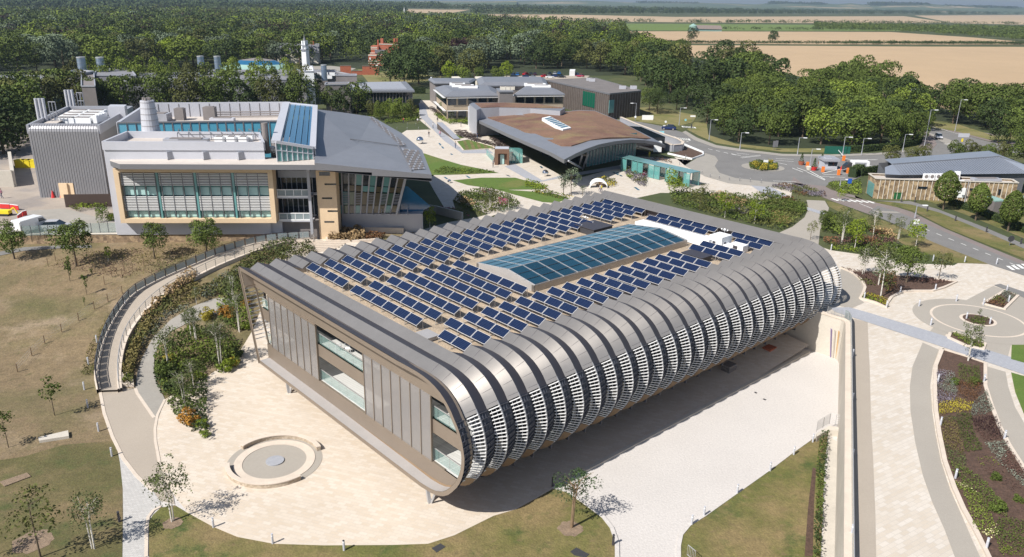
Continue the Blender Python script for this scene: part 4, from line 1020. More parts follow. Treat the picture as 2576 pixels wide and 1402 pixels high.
def ridge(px,dist,mt,name='hills',wdt=2500):
 mb=MB();n=len(px);fr,tp,bk=[],[],[]
 P=[]
 for x,y in px:
  r=ray(x,y);k=dist/math.hypot(r.x,r.y);p=CAM+r*k;P.append(p)
 cen=Vector((0,0,0))
 rings=[]
 for p in P:
  d=Vector((p.x,p.y,0)).normalized()
  hgt_=max(p.z,ZU+1)
  rings.append([Vector((p.x,p.y,0))+d*o_+Vector((0,0,ZU-1+(hgt_-ZU+1)*k))for o_,k in((-wdt,0),(-wdt*.5,.45),(-wdt*.2,.85),(0,1),(wdt*.5,.8),(wdt,0))])
 mb.loft(rings);return struct(mb.build(name,mt,smooth=True))
M['hill']=mat('hill',(.07,.10,.04),.95,col2=((.33,.26,.15),.0011,.56,.60),noise=(.002,.15))
ridge([(-200,2),(0,3),(200,0),(500,3),(800,1),(1000,4),(1200,5),(1300,2)],6200,M['hill'])
ridge([(1150,6),(1300,3),(1480,2),(1600,7),(1700,6),(1800,8),(1900,11),(1980,6),(2060,9),(2110,10.5),(2140,8.5),(2170,11.5),(2200,11),(2330,8.5),(2360,12),(2450,15),(2576,19),(2800,24)],8500,M['hill'])
hf=[]
def horizon_wood(px,dist,seed,n,h):
 rg=np.random.default_rng(seed);out=[]
 for i in range(n):
  x=px[0][0]+(px[1][0]-px[0][0])*rg.random();t=(x-px[0][0])/(px[1][0]-px[0][0]);y=px[0][1]+(px[1][1]-px[0][1])*t
  r=ray(x,y);k=dist*rg.uniform(.97,1.03)/math.hypot(r.x,r.y);p=CAM+r*k;hh=rg.uniform(*h);out.append((p.x,p.y,p.z-hh,hh*1.6,hh*3))
 return out
fw=horizon_wood([(1940,8),(2070,12)],8000,1,120,(25,40))+horizon_wood([(2190,9.5),(2330,12)],8000,2,120,(25,40))+horizon_wood([(2380,15),(2560,20)],8000,3,90,(18,30))+horizon_wood([(1600,6),(1760,9)],8000,4,90,(18,30))
mass('hill_wood',fw,LM['far'],'bluish copses on the distant hill tops',11,26,.22)
# ================================================ OTHER BUILDINGS
M['panel']=mat('panel',(.38,.39,.43),.45,.2,noise=[(.5,.04),(.08,.05)])
M['labroof']=mat('labroof',(.25,.25,.27),.6,.2,noise=(.3,.1))
M['panel_lt']=mat('panel_lt',(.50,.51,.56),.45,.1,noise=(.4,.04))
M['rib']=mat('rib',(.27,.27,.29),.5,.35,noise=(.3,.06))
M['roofmetal']=mat('roofmetal',(.26,.27,.30),.5,.4,noise=[(.2,.06),(1.2,.04)])
M['fascia']=mat('fascia',(.19,.19,.205),.5,.3)
M['roofbeige']=mat('roofbeige',(.50,.45,.41),.8,noise=[(.3,.08)])
M['cream']=mat('cream',(.66,.50,.33),.75,noise=[(.4,.05),(3,.04)])
M['teal']=mat('teal',(.13,.30,.30),.12,spec=.8,rnd=.25)
M['tealpale']=mat('tealpale',(.40,.60,.58),.25,spec=.6,rnd=.12)
M['aqua']=mat('aqua',(.09,.33,.46),.2,spec=.7,rnd=.12)
M['blueglass']=mat('blueglass',(.02,.12,.24),.08,spec=.9,rnd=.15)
M['darkblue']=mat('darkblue',(.012,.05,.10),.08,spec=.9)
M['sedum']=mat('sedum',(.185,.105,.067),.95,col2=[((.20,.15,.07),.15,.5,.7),((.125,.06,.045),.08,.5,.68)],noise=[(2,.2),(.4,.12)],bump=(6,.5))
M['slate']=mat('slate',(.13,.135,.15),.7,noise=(.6,.1))
M['tile']=mat('tile',(.33,.13,.08),.85,noise=(1,.15));M['tile2']=mat('tile2',(.20,.16,.14),.85,noise=(1,.15))
M['brick']=mat('brick',(.36,.11,.06),.85,noise=[(1.2,.15)])
M['render']=mat('render',(.62,.58,.50),.85,noise=(.5,.08))
M['conc_dark']=mat('conc_dark',(.20,.18,.175),.85,noise=[(.4,.12)])
M['timber']=mat('timber',(.085,.068,.058),.85,noise=[(.6,.25),(4,.2)])
M['greenglass']=mat('greenglass',(.008,.10,.06),.1,spec=.8)
M['patina']=mat('patina',(.24,.38,.34),.7,noise=(.3,.1))
M['tealglass']=glassy('tealglass',(.15,.42,.40),.08,.55)
M['chrome']=mat('chrome',(.85,.85,.86),.03,1.0)
M['chimney']=mat('chimney',(.33,.42,.55),.3,.7,noise=(.6,.1))
M['hallroof']=mat('hallroof',(.27,.30,.355),.5,.3,noise=[(.25,.05),(2,.03)])
M['rubber']=mat('rubber',(.02,.02,.02),.8);M['orange']=mat('orange',(.75,.20,.03),.6);M['yellow']=mat('yellow',(.75,.6,.02),.6);M['red']=mat('red',(.6,.03,.03),.5)
IA=Vector((-58.40,113.75,0));ie=Vector((math.cos(R(4.015)),math.sin(R(4.015)),0));it=Vector((-ie.y,ie.x,0))
def I(s,t,z):return IA+ie*s+it*t+Vector((0,0,z))
def pT(px,py,t):
 r=ray(px,py);k=(t+IA.dot(it)-CAM.dot(it))/r.dot(it);return CAM+r*k
def ibox(mb,s0,s1,t0,t1,z0,z1):return mb.obox(I((s0+s1)/2,(t0+t1)/2,(z0+z1)/2),ie*(s1-s0)/2,it*(t1-t0)/2,Vector((0,0,(z1-z0)/2)))
def walls(mb,pts,th,z0,z1,closed=True):
 """parapet / wall ring of thickness th on a plan polygon"""
 P=[Vector((p.x,p.y,0))for p in pts];n=len(P)
 for i in range(n if closed else n-1):
  a,b=P[i],P[(i+1)%n];mb.bar(a.lerp(b,0)+Vector((0,0,(z0+z1)/2)),b+Vector((0,0,(z0+z1)/2)),th,z1-z0)
 return mb
def P_(f,z,*pts):return[gp(*f(*q),z)for q in pts]
W3=Zm(50,360,800);W1=Zm(350,620,800);W2=Zm(1050,620,800)
E1=Zm(1500,250,800);E2=Zm(2100,350,800);F1=Zm(1000,130,800);G1=Zm(3300,550,796)
# ---------- institute
inst=empty('institute_building',I(12,8,ZI),'large grey and cream institute with a louvred window wall and a wide sloping metal roof','institute building')
fv=[gp(258,356.3,20),gp(663,358,20),gp(651,333,20),gp(319.6,330.8,20)]
mb=MB();mb.prism(fv,ZI,19.0,top=False);mb.build('panelled_wall',M['panel_lt'],inst)
mb=MB();mb.flat([Vector((p.x,p.y,19.0))for p in fv]);mb.build('flat_roof',M['roofbeige'],inst)
mb=MB();walls(mb,fv,.35,18.8,20.02);mb.build('parapet',M['panel_lt'],inst)
rv=[gp(296,308,20.3),gp(699,304,20.3),gp(727,256.5,20.3),gp(372,259,20.3)]
mb=MB();mb.prism(rv,ZI,17.6);mb.build('rear_volume',M['roofbeige'],inst)
mb=MB();walls(mb,rv[1:]+rv[:1],.5,17.4,20.3,closed=False);mb.build('rear_parapet',M['panel_lt'],inst)
q0,q1=rv[0],rv[1]
for i in range(18):
 a,b=q0.lerp(q1,i/18+.002),q0.lerp(q1,(i+1)/18-.002);mb=MB();mb.bar(Vector((a.x,a.y,16.5)),Vector((b.x,b.y,16.5)),.2,7.4);mb.build('blue_glass_panel',M['aqua'],inst)
mb=MB()
for i in range(19):a=q0.lerp(q1,i/18);mb.bar(Vector((a.x,a.y-.18,13)),Vector((a.x,a.y-.18,20.2)),.12,.12)
mb.bar(Vector((q0.x,q0.y,20.25)),Vector((q1.x,q1.y,20.25)),.5,.2);mb.build('glazing_frame',M['fascia'],inst)
mb=MB();q2,q3=rv[2],rv[3]
for i in range(1,14):a=q3.lerp(q2,i/14);mb.bar(Vector((a.x,a.y-.3,17.6)),Vector((a.x,a.y-.3,20.1)),.08,.08)
for z in(17.9,18.3,18.7):a,b=q3.lerp(q2,.48),q3.lerp(q2,.97);mb.tube(Vector((a.x,a.y-2.2,z)),Vector((b.x,b.y-2.2,z)),.12,5)
mb.build('pipe_run',M['conc_dark'],inst)
def quad_slab(name,pts,th,mt,par,mt2=None):
 mb=MB();mb.flat(pts);o=mb.build(name,mt,par)
 n=len(pts);mb=MB()
 for i in range(n):
  a,b=pts[i],pts[(i+1)%n];d=Vector((0,0,-th));mb.add([a,b,b+d,a+d],[(0,1,2,3)])
 mb.flat([p+Vector((0,0,-th))for p in pts]);mb.build('fascia',mt2 or M['fascia'],o);return o
ev0,ev1=pT(300,410,-4),pT(792,410.5,-4)
tipP=pT(279,412,-2.5)
fr=[Vector((ev0.x,ev0.y,17.35)),Vector((ev1.x,ev1.y,17.35)),I(29.3,1.0,17.5),I(-.8,0.05,17.5),I(-2.2,3.2,17.4),Vector((tipP.x-.6,tipP.y+1.0,17.3))]
quad_slab('front_roof',fr,.75,M['roofbeige'],inst)
mb=MB();mb.add([fr[0]+Vector((0,0,-.75)),fr[1]+Vector((0,0,-.75)),I(29.3,-1.6,16.15),I(.2,-1.6,16.15)],[(0,3,2,1)]);mb.build('eave_soffit',M['fascia'],inst)
for i,px in enumerate((430,520,607)):
 mb=MB();c=pT(px,392,-.2)
 mb.prism([c+Vector((-1.1,.2,0)),c+Vector((1.1,.2,0)),c+Vector((0,-1.2,0))],17.5,18.6);mb.build('roof_gablet',M['panel'],inst)
zb=[pT(791,410,-4),pT(935,424.5,-4),pT(1086,439.5,-4)]
bigr=[zb[0],zb[1],zb[2],gp(1062,378,16.0),gp(1010,335,16.3),gp(937,294,17.0),gp(860,283,18.6),gp(795,275,20.0),gp(792,345,19.0)]
mb=MB();cpt=sum(bigr,Vector())/len(bigr);cpt=gp(900,365,17.6)
n=len(bigr)
for i in range(n):mb.add([bigr[i],bigr[(i+1)%n],cpt],[(0,1,2)])
big=mb.build('sloping_roof',M['roofmetal'],inst)
mb=MB()
for i in range(n):
 a,b=bigr[i],bigr[(i+1)%n];th=1.05;mb.add([a,b,b-Vector((0,0,th*.55)),a-Vector((0,0,th))],[(0,3,2,1)])
 mb.add([a-Vector((0,0,th)),b-Vector((0,0,th)),cpt-Vector((0,0,2.2))],[(0,2,1)])
mb.build('roof_fascia',M['fascia'],big)
def on_big(px,py,lift=.05):
 r=ray(px,py);best=None
 for i in range(n):
  a,b,c=bigr[i],bigr[(i+1)%n],cpt;nn=(b-a).cross(c-a);k=(a-CAM).dot(nn)/r.dot(nn);p=CAM+r*k
  s1=(b-a).cross(p-a).dot(nn);s2=(c-b).cross(p-b).dot(nn);s3=(a-c).cross(p-c).dot(nn)
  if s1>=-1e-6 and s2>=-1e-6 and s3>=-1e-6:best=p
 return(best or CAM+r*((17-CAMH)/r.z))+Vector((0,0,lift))
mb=MB();seam=MB()
pvq=zp(A2,(562,1095),(690,1112),(738,1250),(632,1258));pvq2=zp(A2,(318,862),(352,866),(600,1072),(560,1078))
for q in(pvq,pvq2):
 nu,nv=(8,9)if q is pvq else(4,14)
 L_=lambda u,v:tuple((q[0][k]*(1-u)+q[1][k]*u)*(1-v)+(q[3][k]*(1-u)+q[2][k]*u)*v for k in(0,1))
 for i in range(nu):
  for j in range(nv):
   c=[on_big(*L_((i+a)/nu,(j+b)/nv),.12)for a,b in((.08,.1),(.92,.1),(.92,.9),(.08,.9))]
   (mb if(i+j)%3 else seam).add(c,[(0,1,2,3)])
mb.build('photovoltaic_glazing',M['conc_dark'],big);seam.build('glazing_cell',M['panel'],big)
mb=MB()
for a,b in(((185,1028),(600,1085)),((540,1080),(640,1262)),((0,1238),(0,1238))):
 if a!=b:mb.bar(on_big(*A2(*a),.1),on_big(*A2(*b),.1),.22,.12)
for a,b in(((800,905),(820,950)),((100,1160),(0,1160))):pass
mb.build('gutter_channel',M['fascia'],big)
wz=[gp(720,260,20.6),gp(793,267,20.9),gp(787,372,19.2),gp(694,357,20.4)]
for i in range(6):
 u0,u1=i/6+.01,(i+1)/6-.01;mb=MB();mb.add([wz[0].lerp(wz[1],u0),wz[0].lerp(wz[1],u1),wz[3].lerp(wz[2],u1),wz[3].lerp(wz[2],u0)],[(0,3,2,1)]);mb.build('atrium_glass',M['blueglass'],inst)
mb=MB();
for a,b,w_ in((wz[0],wz[3],1.3),(wz[1],wz[2],.9),(wz[3],wz[2],.5),(wz[0],wz[1],.4)):mb.bar(a,b,w_,.4)
mb.build('atrium_frame',M['panel_lt'],inst)
mb=MB();d1,d2=wz[3],wz[2]
mb.add([d1,d2,Vector((d2.x,d2.y,17.5)),Vector((d1.x,d1.y,17.5))],[(0,3,2,1)]);mb.build('clerestory_glass',M['teal'],inst)
mb=MB()
for i in range(8):a=d1.lerp(d2,i/7)+Vector((0,-.05,0));mb.bar(a,Vector((a.x,a.y,17.5)),.14,.14)
a,b=d1+Vector((0,-.06,-1.2)),d2+Vector((0,-.06,-.9));mb.bar(a,b,.12,.12);mb.build('clerestory_frame',M['panel_lt'],inst)
mb=MB();mb.prism([I(21.5,4,0),I(31,4,0),I(31,40,0),I(14,40,0)],ZI,17.4);mb.build('atrium_core',M['conc_dark'],inst)
mb=MB();mb.tube(gp(672,386,17.6),gp(672,386,17.6)+Vector((0,0,4.6)),.48,12);mb.build('flue',M['conc_dark'],inst)
mb=MB();p=gp(686,385,17.5);mb.sphere(p+Vector((0,0,.5)),.6);mb.tube(p,p+Vector((0,0,.5)),.1);mb.build('satellite_dish',M['white'],inst)
c=gp(382,344,19.0)
ch=empty('white_cooling_chimney',c,'tall tapering white chimney standing on the institute roof','chimney')
mb=MB();rings=[]
hC=5.6
for j in range(7):
 t=j/6;r_=1.45-.42*t
 rings.append([c+Vector((r_*math.cos(2*math.pi*i/20),r_*math.sin(2*math.pi*i/20),hC*t))for i in range(20)])
mb.loft(rings,closed=True,capends=True);mb.build('shaft',M['panel_lt'],ch,smooth=False)
mb=MB()
for j in range(1,7):t=j/6.3;r_=1.45-.42*t+.015;mb.path([c+Vector((r_*math.cos(2*math.pi*i/24),r_*math.sin(2*math.pi*i/24),hC*t))for i in range(25)],.03,4)
for i in range(4):mb.tube(c+Vector((.5*math.cos(i*1.6),.5*math.sin(i*1.6),hC-.3)),c+Vector((.5*math.cos(i*1.6),.5*math.sin(i*1.6),hC+.45)),.22,8)
mb.build('joint_band',M['conc_dark'],ch)
def plant(px,py,z,w_,d_,h_,mt,label,name='plant_unit',group='rooftop plant units',cat='plant unit',deg=4):
 c=gp(px,py,z);mb=MB();a=R(deg);ex=Vector((math.cos(a),math.sin(a),0));ey=Vector((-ex.y,ex.x,0))
 mb.obox(c+Vector((0,0,h_/2)),ex*w_/2,ey*d_/2,Vector((0,0,h_/2)))
 o=mb.build(name,mt);tag(o,label,cat,group)
 mb=MB();mb.obox(c+Vector((0,0,h_+.04)),ex*w_*.36,ey*d_*.36,Vector((0,0,.05)));mb.build('fan_cover',M['conc_dark']if w_>1 else M['white'],o);return o
for i in range(6):plant(553+i*15,357-(i%2)*4,19.1,1.2,1.3,.8,M['white'],'white cooling unit in the packed row on the institute front roof, %s from the left'%ORD[i])
plant(470,357,19.1,6.5,1.6,.5,M['panel'],'long low grey duct housing on the institute front roof right of the chimney','duct_housing',cat='duct')
plant(400,304,17.6,4.0,3.0,1.4,M['panel'],'sloping light grey plant cabin just right of the white chimney','plant_cabin')
plant(455,302,17.6,1.7,1.6,2.2,M['conc_dark'],'left dark box-shaped air unit in the sunken roof well','air_unit')
plant(530,301,17.6,2.2,1.6,2.4,M['conc_dark'],'right dark box-shaped air unit in the sunken roof well','air_unit')
plant(560,305,17.6,4.5,1.5,.6,M['panel_lt'],'pale flat duct along the blue glass edge of the roof well','duct_housing',cat='duct')
mb=MB()
for i in range(9):
 p=gp(448+i*28,352,19.05);q=gp(452+i*25,339,19.05);mb.bar(p+Vector((0,0,.9)),q+Vector((0,0,.9)),.12,.12);mb.tube(p,p+Vector((0,0,.9)),.06,4);mb.tube(q,q+Vector((0,0,.9)),.06,4)
mb.bar(gp(448,352,19.95),gp(672,352,19.95),.12,.12);mb.bar(gp(452,339,19.95),gp(652,339,19.95),.12,.12)
mb.build('plant_screen_frame',M['fascia'],inst)
mb=MB()
ibox(mb,.3,22.9,-2.1,.2,8.15,8.8);ibox(mb,.3,22.9,-2.1,.2,15.75,16.3);ibox(mb,.3,1.0,-2.1,.2,8.8,15.75);ibox(mb,22.2,22.9,-2.1,.2,8.8,15.75)
mb.build('cream_frame',M['cream'],inst)
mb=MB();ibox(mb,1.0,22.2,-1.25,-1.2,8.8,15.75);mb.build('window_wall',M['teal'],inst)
for k in range(4):
 s0=1.0+k*5.42;s1=s0+4.95
 for j in range(3):
  a,b=s0+.25+j*1.6,s0+1.5+j*1.6
  for z0,z1 in((12.25,13.4),(8.95,9.75)):
   mb=MB();ibox(mb,a,b,-1.30,-1.26,z0,z1);mb.build('window_pane',M['tealpale'],inst)
 for z0,z1,nn in((13.7,15.6,8),(9.95,12.15,9)):
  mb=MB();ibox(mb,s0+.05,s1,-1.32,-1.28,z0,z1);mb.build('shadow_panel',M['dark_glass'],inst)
  mb=MB()
  for j in range(nn):z=z0+(z1-z0)*(j+.5)/nn;ibox(mb,s0+.05,s1,-1.75,-1.62,z-.06,z+.06)
  mb.build('sun_louvre',M['slat'],inst)
 mb=MB()
 for j in range(4):s_=s0+.3+j*1.55;ibox(mb,s_-.04,s_+.04,-1.8,-1.5,8.9,15.7)
 mb.build('louvre_bracket',M['fascia'],inst)
 if k:mb=MB();ibox(mb,s0-.4,s0-.05,-1.7,-1.3,8.8,15.75);mb.build('glass_fin',M['teal'],inst)
mb=MB();ibox(mb,-.1,23.3,-.3,.3,ZU-.5,8.15);ibox(mb,-1.45,.3,-.05,6,ZI-1,18.9);mb.build('base_wall',M['panel_lt'],inst)
mb=MB();ibox(mb,22.9,28.9,1.6,1.8,8.2,15.4);mb.build('balcony_glazing',M['dark_glass'],inst)
mb=MB()
for i in range(8):ibox(mb,23.2+i*.78,23.28+i*.78,1.5,1.6,8.2,15.0)
ibox(mb,22.9,28.9,1.4,1.6,14.3,15.4);ibox(mb,22.9,28.9,1.4,1.6,11.6,12.0);ibox(mb,27.6,28.0,-.8,-.4,6,16.6);mb.build('balcony_frame',M['panel'],inst)
for z in(8.1,11.75):
 mb=MB();ibox(mb,22.9,28.0,-.6,1.6,z-.2,z);mb.build('balcony_floor',M['panel_lt'],inst)
 mb=MB();ibox(mb,23.0,27.9,-.6,-.56,z+.25,z+1.1);mb.build('balcony_glass',M['bal_glass'],inst)
 mb=MB();ibox(mb,22.95,27.95,-.66,-.5,z+1.1,z+1.2);ibox(mb,22.95,27.95,-.64,-.58,z,z+.22)
 for i in range(5):ibox(mb,23+i*1.2,23.08+i*1.2,-.64,-.56,z,z+1.1)
 mb.build('balcony_rail',M['white'],inst)
mb=MB();ibox(mb,23.3,29.0,1.8,12,ZU-.5,15.6);ibox(mb,23.3,28.8,.2,1.8,ZU-.5,7.9);mb.build('recessed_wall',M['conc_dark'],inst)
mb=MB();ibox(mb,28.8,31.7,0,3,ZU-.5,15.7);mb.build('stair_tower',M['cream'],inst)
for s0,s1,z in((30.0,31.72,13.6),(29.5,31.0,11.45),(30.2,31.72,9.45),(29.6,31.1,7.75)):
 mb=MB();ibox(mb,s0,s1,-.03,.05,z-.12,z+.12);mb.build('slit_window',M['dark_glass'],inst)
mb=MB();ibox(mb,29.3,30.9,-.03,.02,14.9,15.5);mb.build('tower_window',M['dark_glass'],inst)
def gw(px,py):return pT(px,py,4.0)
random.seed(4)
NC=10;bl0,bl1=W2(960,765),W2(1725,745);tp0,tp1=W2(930,225),W2(1835,300)
def uv(u,v):x0,y0=bl0[0]+(bl1[0]-bl0[0])*u,bl0[1]+(bl1[1]-bl0[1])*u;x1,y1=tp0[0]+(tp1[0]-tp0[0])*u,tp0[1]+(tp1[1]-tp0[1])*u;return gw(x0+(x1-x0)*v,y0+(y1-y0)*v)
M['glass_var']=[M['dark_glass'],M['teal'],mat('pane_brown',(.10,.085,.05),.1,spec=.8),mat('pane_green',(.08,.13,.09),.1,spec=.8)]
for i in range(NC):
 for j,(v0,v1)in enumerate(((0,.22),(.22,.56),(.56,.72),(.72,1.0))):
  mb=MB();mb.add([uv((i+.04)/NC,v0+.01),uv((i+.96)/NC,v0+.01),uv((i+.96)/NC,v1-.01),uv((i+.04)/NC,v1-.01)],[(0,1,2,3)])
  mb.build('window_pane',random.choice(M['glass_var']),inst)
 if i%2:
  mb=MB()
  for q in range(7):v=.27+q*.042;a,b=uv((i+.08)/NC,v),uv((i+.92)/NC,v);mb.bar(a+Vector((0,-.25,0)),b+Vector((0,-.25,0)),.2,.05)
  mb.build('sun_louvre',M['panel'],inst)
mb=MB()
for i in range(NC+1):mb.bar(uv(i/NC,0)+Vector((0,-.1,0)),uv(i/NC,1)+Vector((0,-.1,0)),.1,.22)
mb.bar(uv(1,-.12)+Vector((.1,-.1,0)),uv(1,1)+Vector((.1,-.1,0)),.35,.35,up=(0,1,0));mb.build('glazing_frame',M['panel'],inst)
mb=MB();a,b=I(31.7,3.8,0),I(44.2,3.8,0);ibox(mb,31.7,44.4,3.8,5.6,ZU-.5,8.0);ibox(mb,31.7,44.4,4.4,5.0,8.0,8.05);mb.build('plinth_wall',M['panel'],inst)
mb=MB()
for i in range(5):s_=36.6+i*1.35;mb.add([I(s_,3.8,7.9),I(s_+.12,3.8,7.9),I(s_+.06,3.0,7.95),I(s_,3.8,8.8),I(s_+.12,3.8,8.8)],[(0,1,2),(0,2,3),(1,4,2),(2,4,3)])
mb.build('raking_bracket',M['panel'],inst)
mb=MB();mb.add([pT(*W2(1835,405),5.2),pT(*W2(1870,405),5.2),pT(*W2(2170,665),5.2),pT(*W2(2060,720),5.2),pT(*W2(1745,742),5.2)],[(0,1,2,3,4)]);mb.build('blue_glass_wall',M['blueglass'],inst)
mb=MB();mb.prism([I(31.7,5,0),I(40.5,5,0),gp(925,310,15),gp(800,285,15)],ZU,15.3);mb.build('hall_core',M['dark_glass'],inst)
# ---------- ribbed block
rb_=empty('ribbed_block',I(-18,30,ZI),'tall windowless grey block clad in vertical metal ribs with flues on its roof','plant building')
rbp=[I(-23.4,22.5,0),I(-11.7,22.6,0),I(-15.7,48,0),I(-27.7,47,0)]
mb=MB();mb.prism(rbp,ZI-1,17.4);mb.build('wall',M['rib'],rb_)
mb=MB();rings=[]
A_,B_=rbp[0],rbp[1];nf=Vector((it.x,it.y,0));pr=[(0.0,ZI-1),(0.0,17.6),(.12,18.05),(.4,18.45),(.85,18.7),(1.5,18.75),(1.5,17.3)]
nr=27
mb2=MB()
for i in range(nr):
 a0,a1=A_.lerp(B_,i/nr+.004),A_.lerp(B_,(i+1)/nr-.004);off_=-.12
 mb2.loft([[Vector((p.x,p.y,z))+nf*(t+off_)for t,z in pr]for p in(a0,a1)])
mb2.build('rib_cladding',M['rib'],rb_)
mb=MB();mb.loft([[Vector((p.x,p.y,z))+nf*t for t,z in pr]for p in(A_,B_)]);walls(mb,[rbp[1],rbp[2],rbp[3],rbp[0]],.4,17.2,18.7,closed=False);mb.build('parapet',M['panel'],rb_)
mb=MB();mb.flat([p+Vector((0,0,18.05))for p in(I(-23.0,24,0),I(-20.6,24,0),I(-24.6,46,0),I(-27.2,46,0))]);mb.build('roof_walkway',M['roofbeige'],rb_)
mb=MB();mb.prism(P_(W3,20.0,(1225,215),(1440,215),(1470,190),(1260,188)),17.4,20.0);mb.build('stair_head',M['panel_lt'],rb_)
for gi,(fx,fy,h_)in enumerate(((345,400,4.0),(715,235,3.6))):
 p=gp(*W3(fx,fy),18.1)
 fl_=empty('flue_cluster',p,('front' if gi==0 else 'rear')+' cluster of three pale flues and a steel frame on the ribbed block roof','flue','flues on the ribbed block')
 mb=MB()
 for i in range(3):mb.tube(p+Vector((i*.55,i*.2,0)),p+Vector((i*.55,i*.2,h_)),.27,10)
 mb.build('flue_pipe',M['panel_lt'],fl_)
 mb=MB()
 for i in range(3):
  b=p+Vector((2.0+i*.6,.4,0));mb.bar(b,b+Vector((0,0,h_*.85)),.12,.12)
 mb.bar(p+Vector((2.0,.4,h_*.85)),p+Vector((3.2,.4,h_*.85)),.12,.12);mb.bar(p+Vector((2.0,.4,h_*.4)),p+Vector((3.2,.4,h_*.4)),.12,.12);mb.build('support_frame',M['panel'],fl_)
k=0
for r_ in range(4):
 for c_ in range(2):
  x,y=700+c_*215+r_*60,425-r_*33
  plant(*W3(x,y),17.5,3.3,1.5,1.0,M['white'],'white cooling unit on the ribbed block, %s row from the front, %s column'%(ORD[r_],['left','right'][c_]),'cooling_unit','white cooling units on the ribbed block');k+=1
for i in range(4):plant(*W3(1085+i*35,425-i*12),17.5,.7,1.2,1.3,M['white'],'narrow upright white fan unit on the ribbed block, %s from the left'%ORD[i],'fan_unit','narrow fan units')
# ---------- stone wall in front of the yard, low walls
def wallthing(name,pts,th,z0s,z1,mt,label,cat='wall',cap=None):
 mb=MB();walls(mb,pts,th,z0s,z1,closed=False);o=mb.build(name,mt);tag(o,label,cat)
 if cap:
  mb=MB();walls(mb,pts,th*1.25,z1,z1+.1,closed=False);mb.build('coping',cap,o)
 return o
wallthing('flint_wall',[gp(-60,592,ZI),gp(160,590.5,ZI),gp(335,589,ZI),gp(707,587,ZI)],.5,3.4,ZI+.05,M['stone'],'long low rubble stone wall below the cream framed institute',cap=M['concrete'])
wallthing('concrete_wall',[gp(-40,470,ZI),gp(38,470,ZI),gp(30,418,ZI+0)],.6,ZU,ZI+3.0,M['concrete'],'pale concrete yard wall at the far left edge')
# ---------- pavilion with brown planted roof
pav=empty('pavilion',gp(1400,380,ZU),'low curved pavilion with a brown planted roof and deep grey eaves','pavilion')
o3=[(505,930,6.4),(640,858,6.7),(780,795,6.95),(950,735,7.0),(1150,695,6.8),(1350,672,6.3),(1550,680,5.4),(1700,705,4.6),(1810,745,3.4)]
back=[(1640,650,4.6),(1420,540,5.2),(1220,432,5.4),(1050,360,5.4),(900,300,5.4),(700,292,5.6)]
rimR=[gp(*E2(x,y),ZU+z)for x,y,z in o3];rimB=[gp(*E2(x,y),ZU+z)for x,y,z in back]
lft=[gp(*E1(x,y),ZU+z)for x,y,z in((2385,640,5.6),(2000,625,5.3),(1700,650,5.0),(1430,705,4.6),(1310,735,4.4),(1500,822,4.9),(1700,915,5.3),(2000,1045,5.8),(2250,1150,6.1))]
roofp=rimR+rimB+lft
ctrs=[gp(*E2(x,y),ZU+z)for x,y,z in((600,600,6.9),(1000,520,6.6),(300,400,6.2),(1400,620,6.0),(800,400,6.2),(0,300,5.9))]
def tri_surface(bound,inner):
 V=[Vector((p.x,p.y))for p in bound+inner];nb=len(bound)
 r=delaunay_2d_cdt(V,[(i,(i+1)%nb)for i in range(nb)],[list(range(nb))],1,1e-5)
 src=bound+inner;out=[]
 for v,orig in zip(r[0],r[3]):out.append(Vector((v.x,v.y,src[orig[0]].z if orig else src[0].z)))
 fs=[]
 for f in r[2]:
  a,b,c=[out[i]for i in f[:3]];fs.append(list(f)if(b-a).cross(c-a).z>0 else list(f)[::-1])
 return out,fs
vv,ff=tri_surface(roofp,ctrs)
mb=MB();mb.add(vv,ff);prf=mb.build('metal_roof',M['roofmetal'],pav,smooth=True)
inr=[gp(*E2(x,y),ZU+z+.12)for x,y,z in((600,748,6.6),(720,712,6.8),(860,672,7.0),(1080,645,6.9),(1320,643,6.4),(1550,655,5.5),(1620,655,4.8),(1420,545,5.3),(1220,437,5.5),(1050,365,5.5),(900,305,5.5),(700,297,5.7))]+[gp(*E1(x,y),ZU+z+.12)for x,y,z in((2385,645,5.7),(2000,632,5.4),(1700,655,5.1),(1440,703,4.75),(1620,770,5.1),(1850,860,5.5),(2150,975,6.0),(2400,1070,6.4))]
vv,ff=tri_surface(inr,[p+Vector((0,0,.12))for p in ctrs])
mb=MB();mb.add(vv,ff)
nb=len(inr)
for i in range(nb):a,b=inr[i],inr[(i+1)%nb];mb.add([a,b,b-Vector((0,0,.4)),a-Vector((0,0,.4))],[(0,3,2,1)])
mb.build('planted_roof',M['sedum'],pav)
mb=MB();nr_=len(roofp)
for i in range(nr_):
 a,b=roofp[i],roofp[(i+1)%nr_];d=Vector((0,0,-.75));mb.add([a,b,b+d,a+d],[(0,3,2,1)])
mb.add([Vector((v.x,v.y,v.z-.8))for v in tri_surface(roofp,[])[0]],[f[::-1]for f in tri_surface(roofp,[])[1]])
mb.build('eave_fascia',M['fascia'],pav)
wl=P_(E2,ZU,(560,1000),(790,1025),(1120,950),(1420,900),(1640,850),(1800,850))
mb=MB()
gpts=[gp(*E2(x,y),ZU)for x,y in((790,1022),(950,990),(1120,950),(1270,920),(1420,895))]
for i in range(4):
 a,b=gpts[i],gpts[i+1];mb.bar(a+Vector((0,0,2.9)),b+Vector((0,0,2.9)),.1,5.8)
mb.build('glass_front',M['teal'],pav)
mb=MB()
for i in range(4):
 for j in range(4):
  p=gpts[i].lerp(gpts[i+1],j/4)+Vector((0,-.2,0));mb.bar(p,p+Vector((0,0,5.6)),.15,.15)
 for z in range(14):mb.bar(gpts[i]+Vector((0,-.2,.7+z*.32)),gpts[i+1]+Vector((0,-.2,.7+z*.32)),.1,.05)
mb.build('facade_louvre',M['panel'],pav)
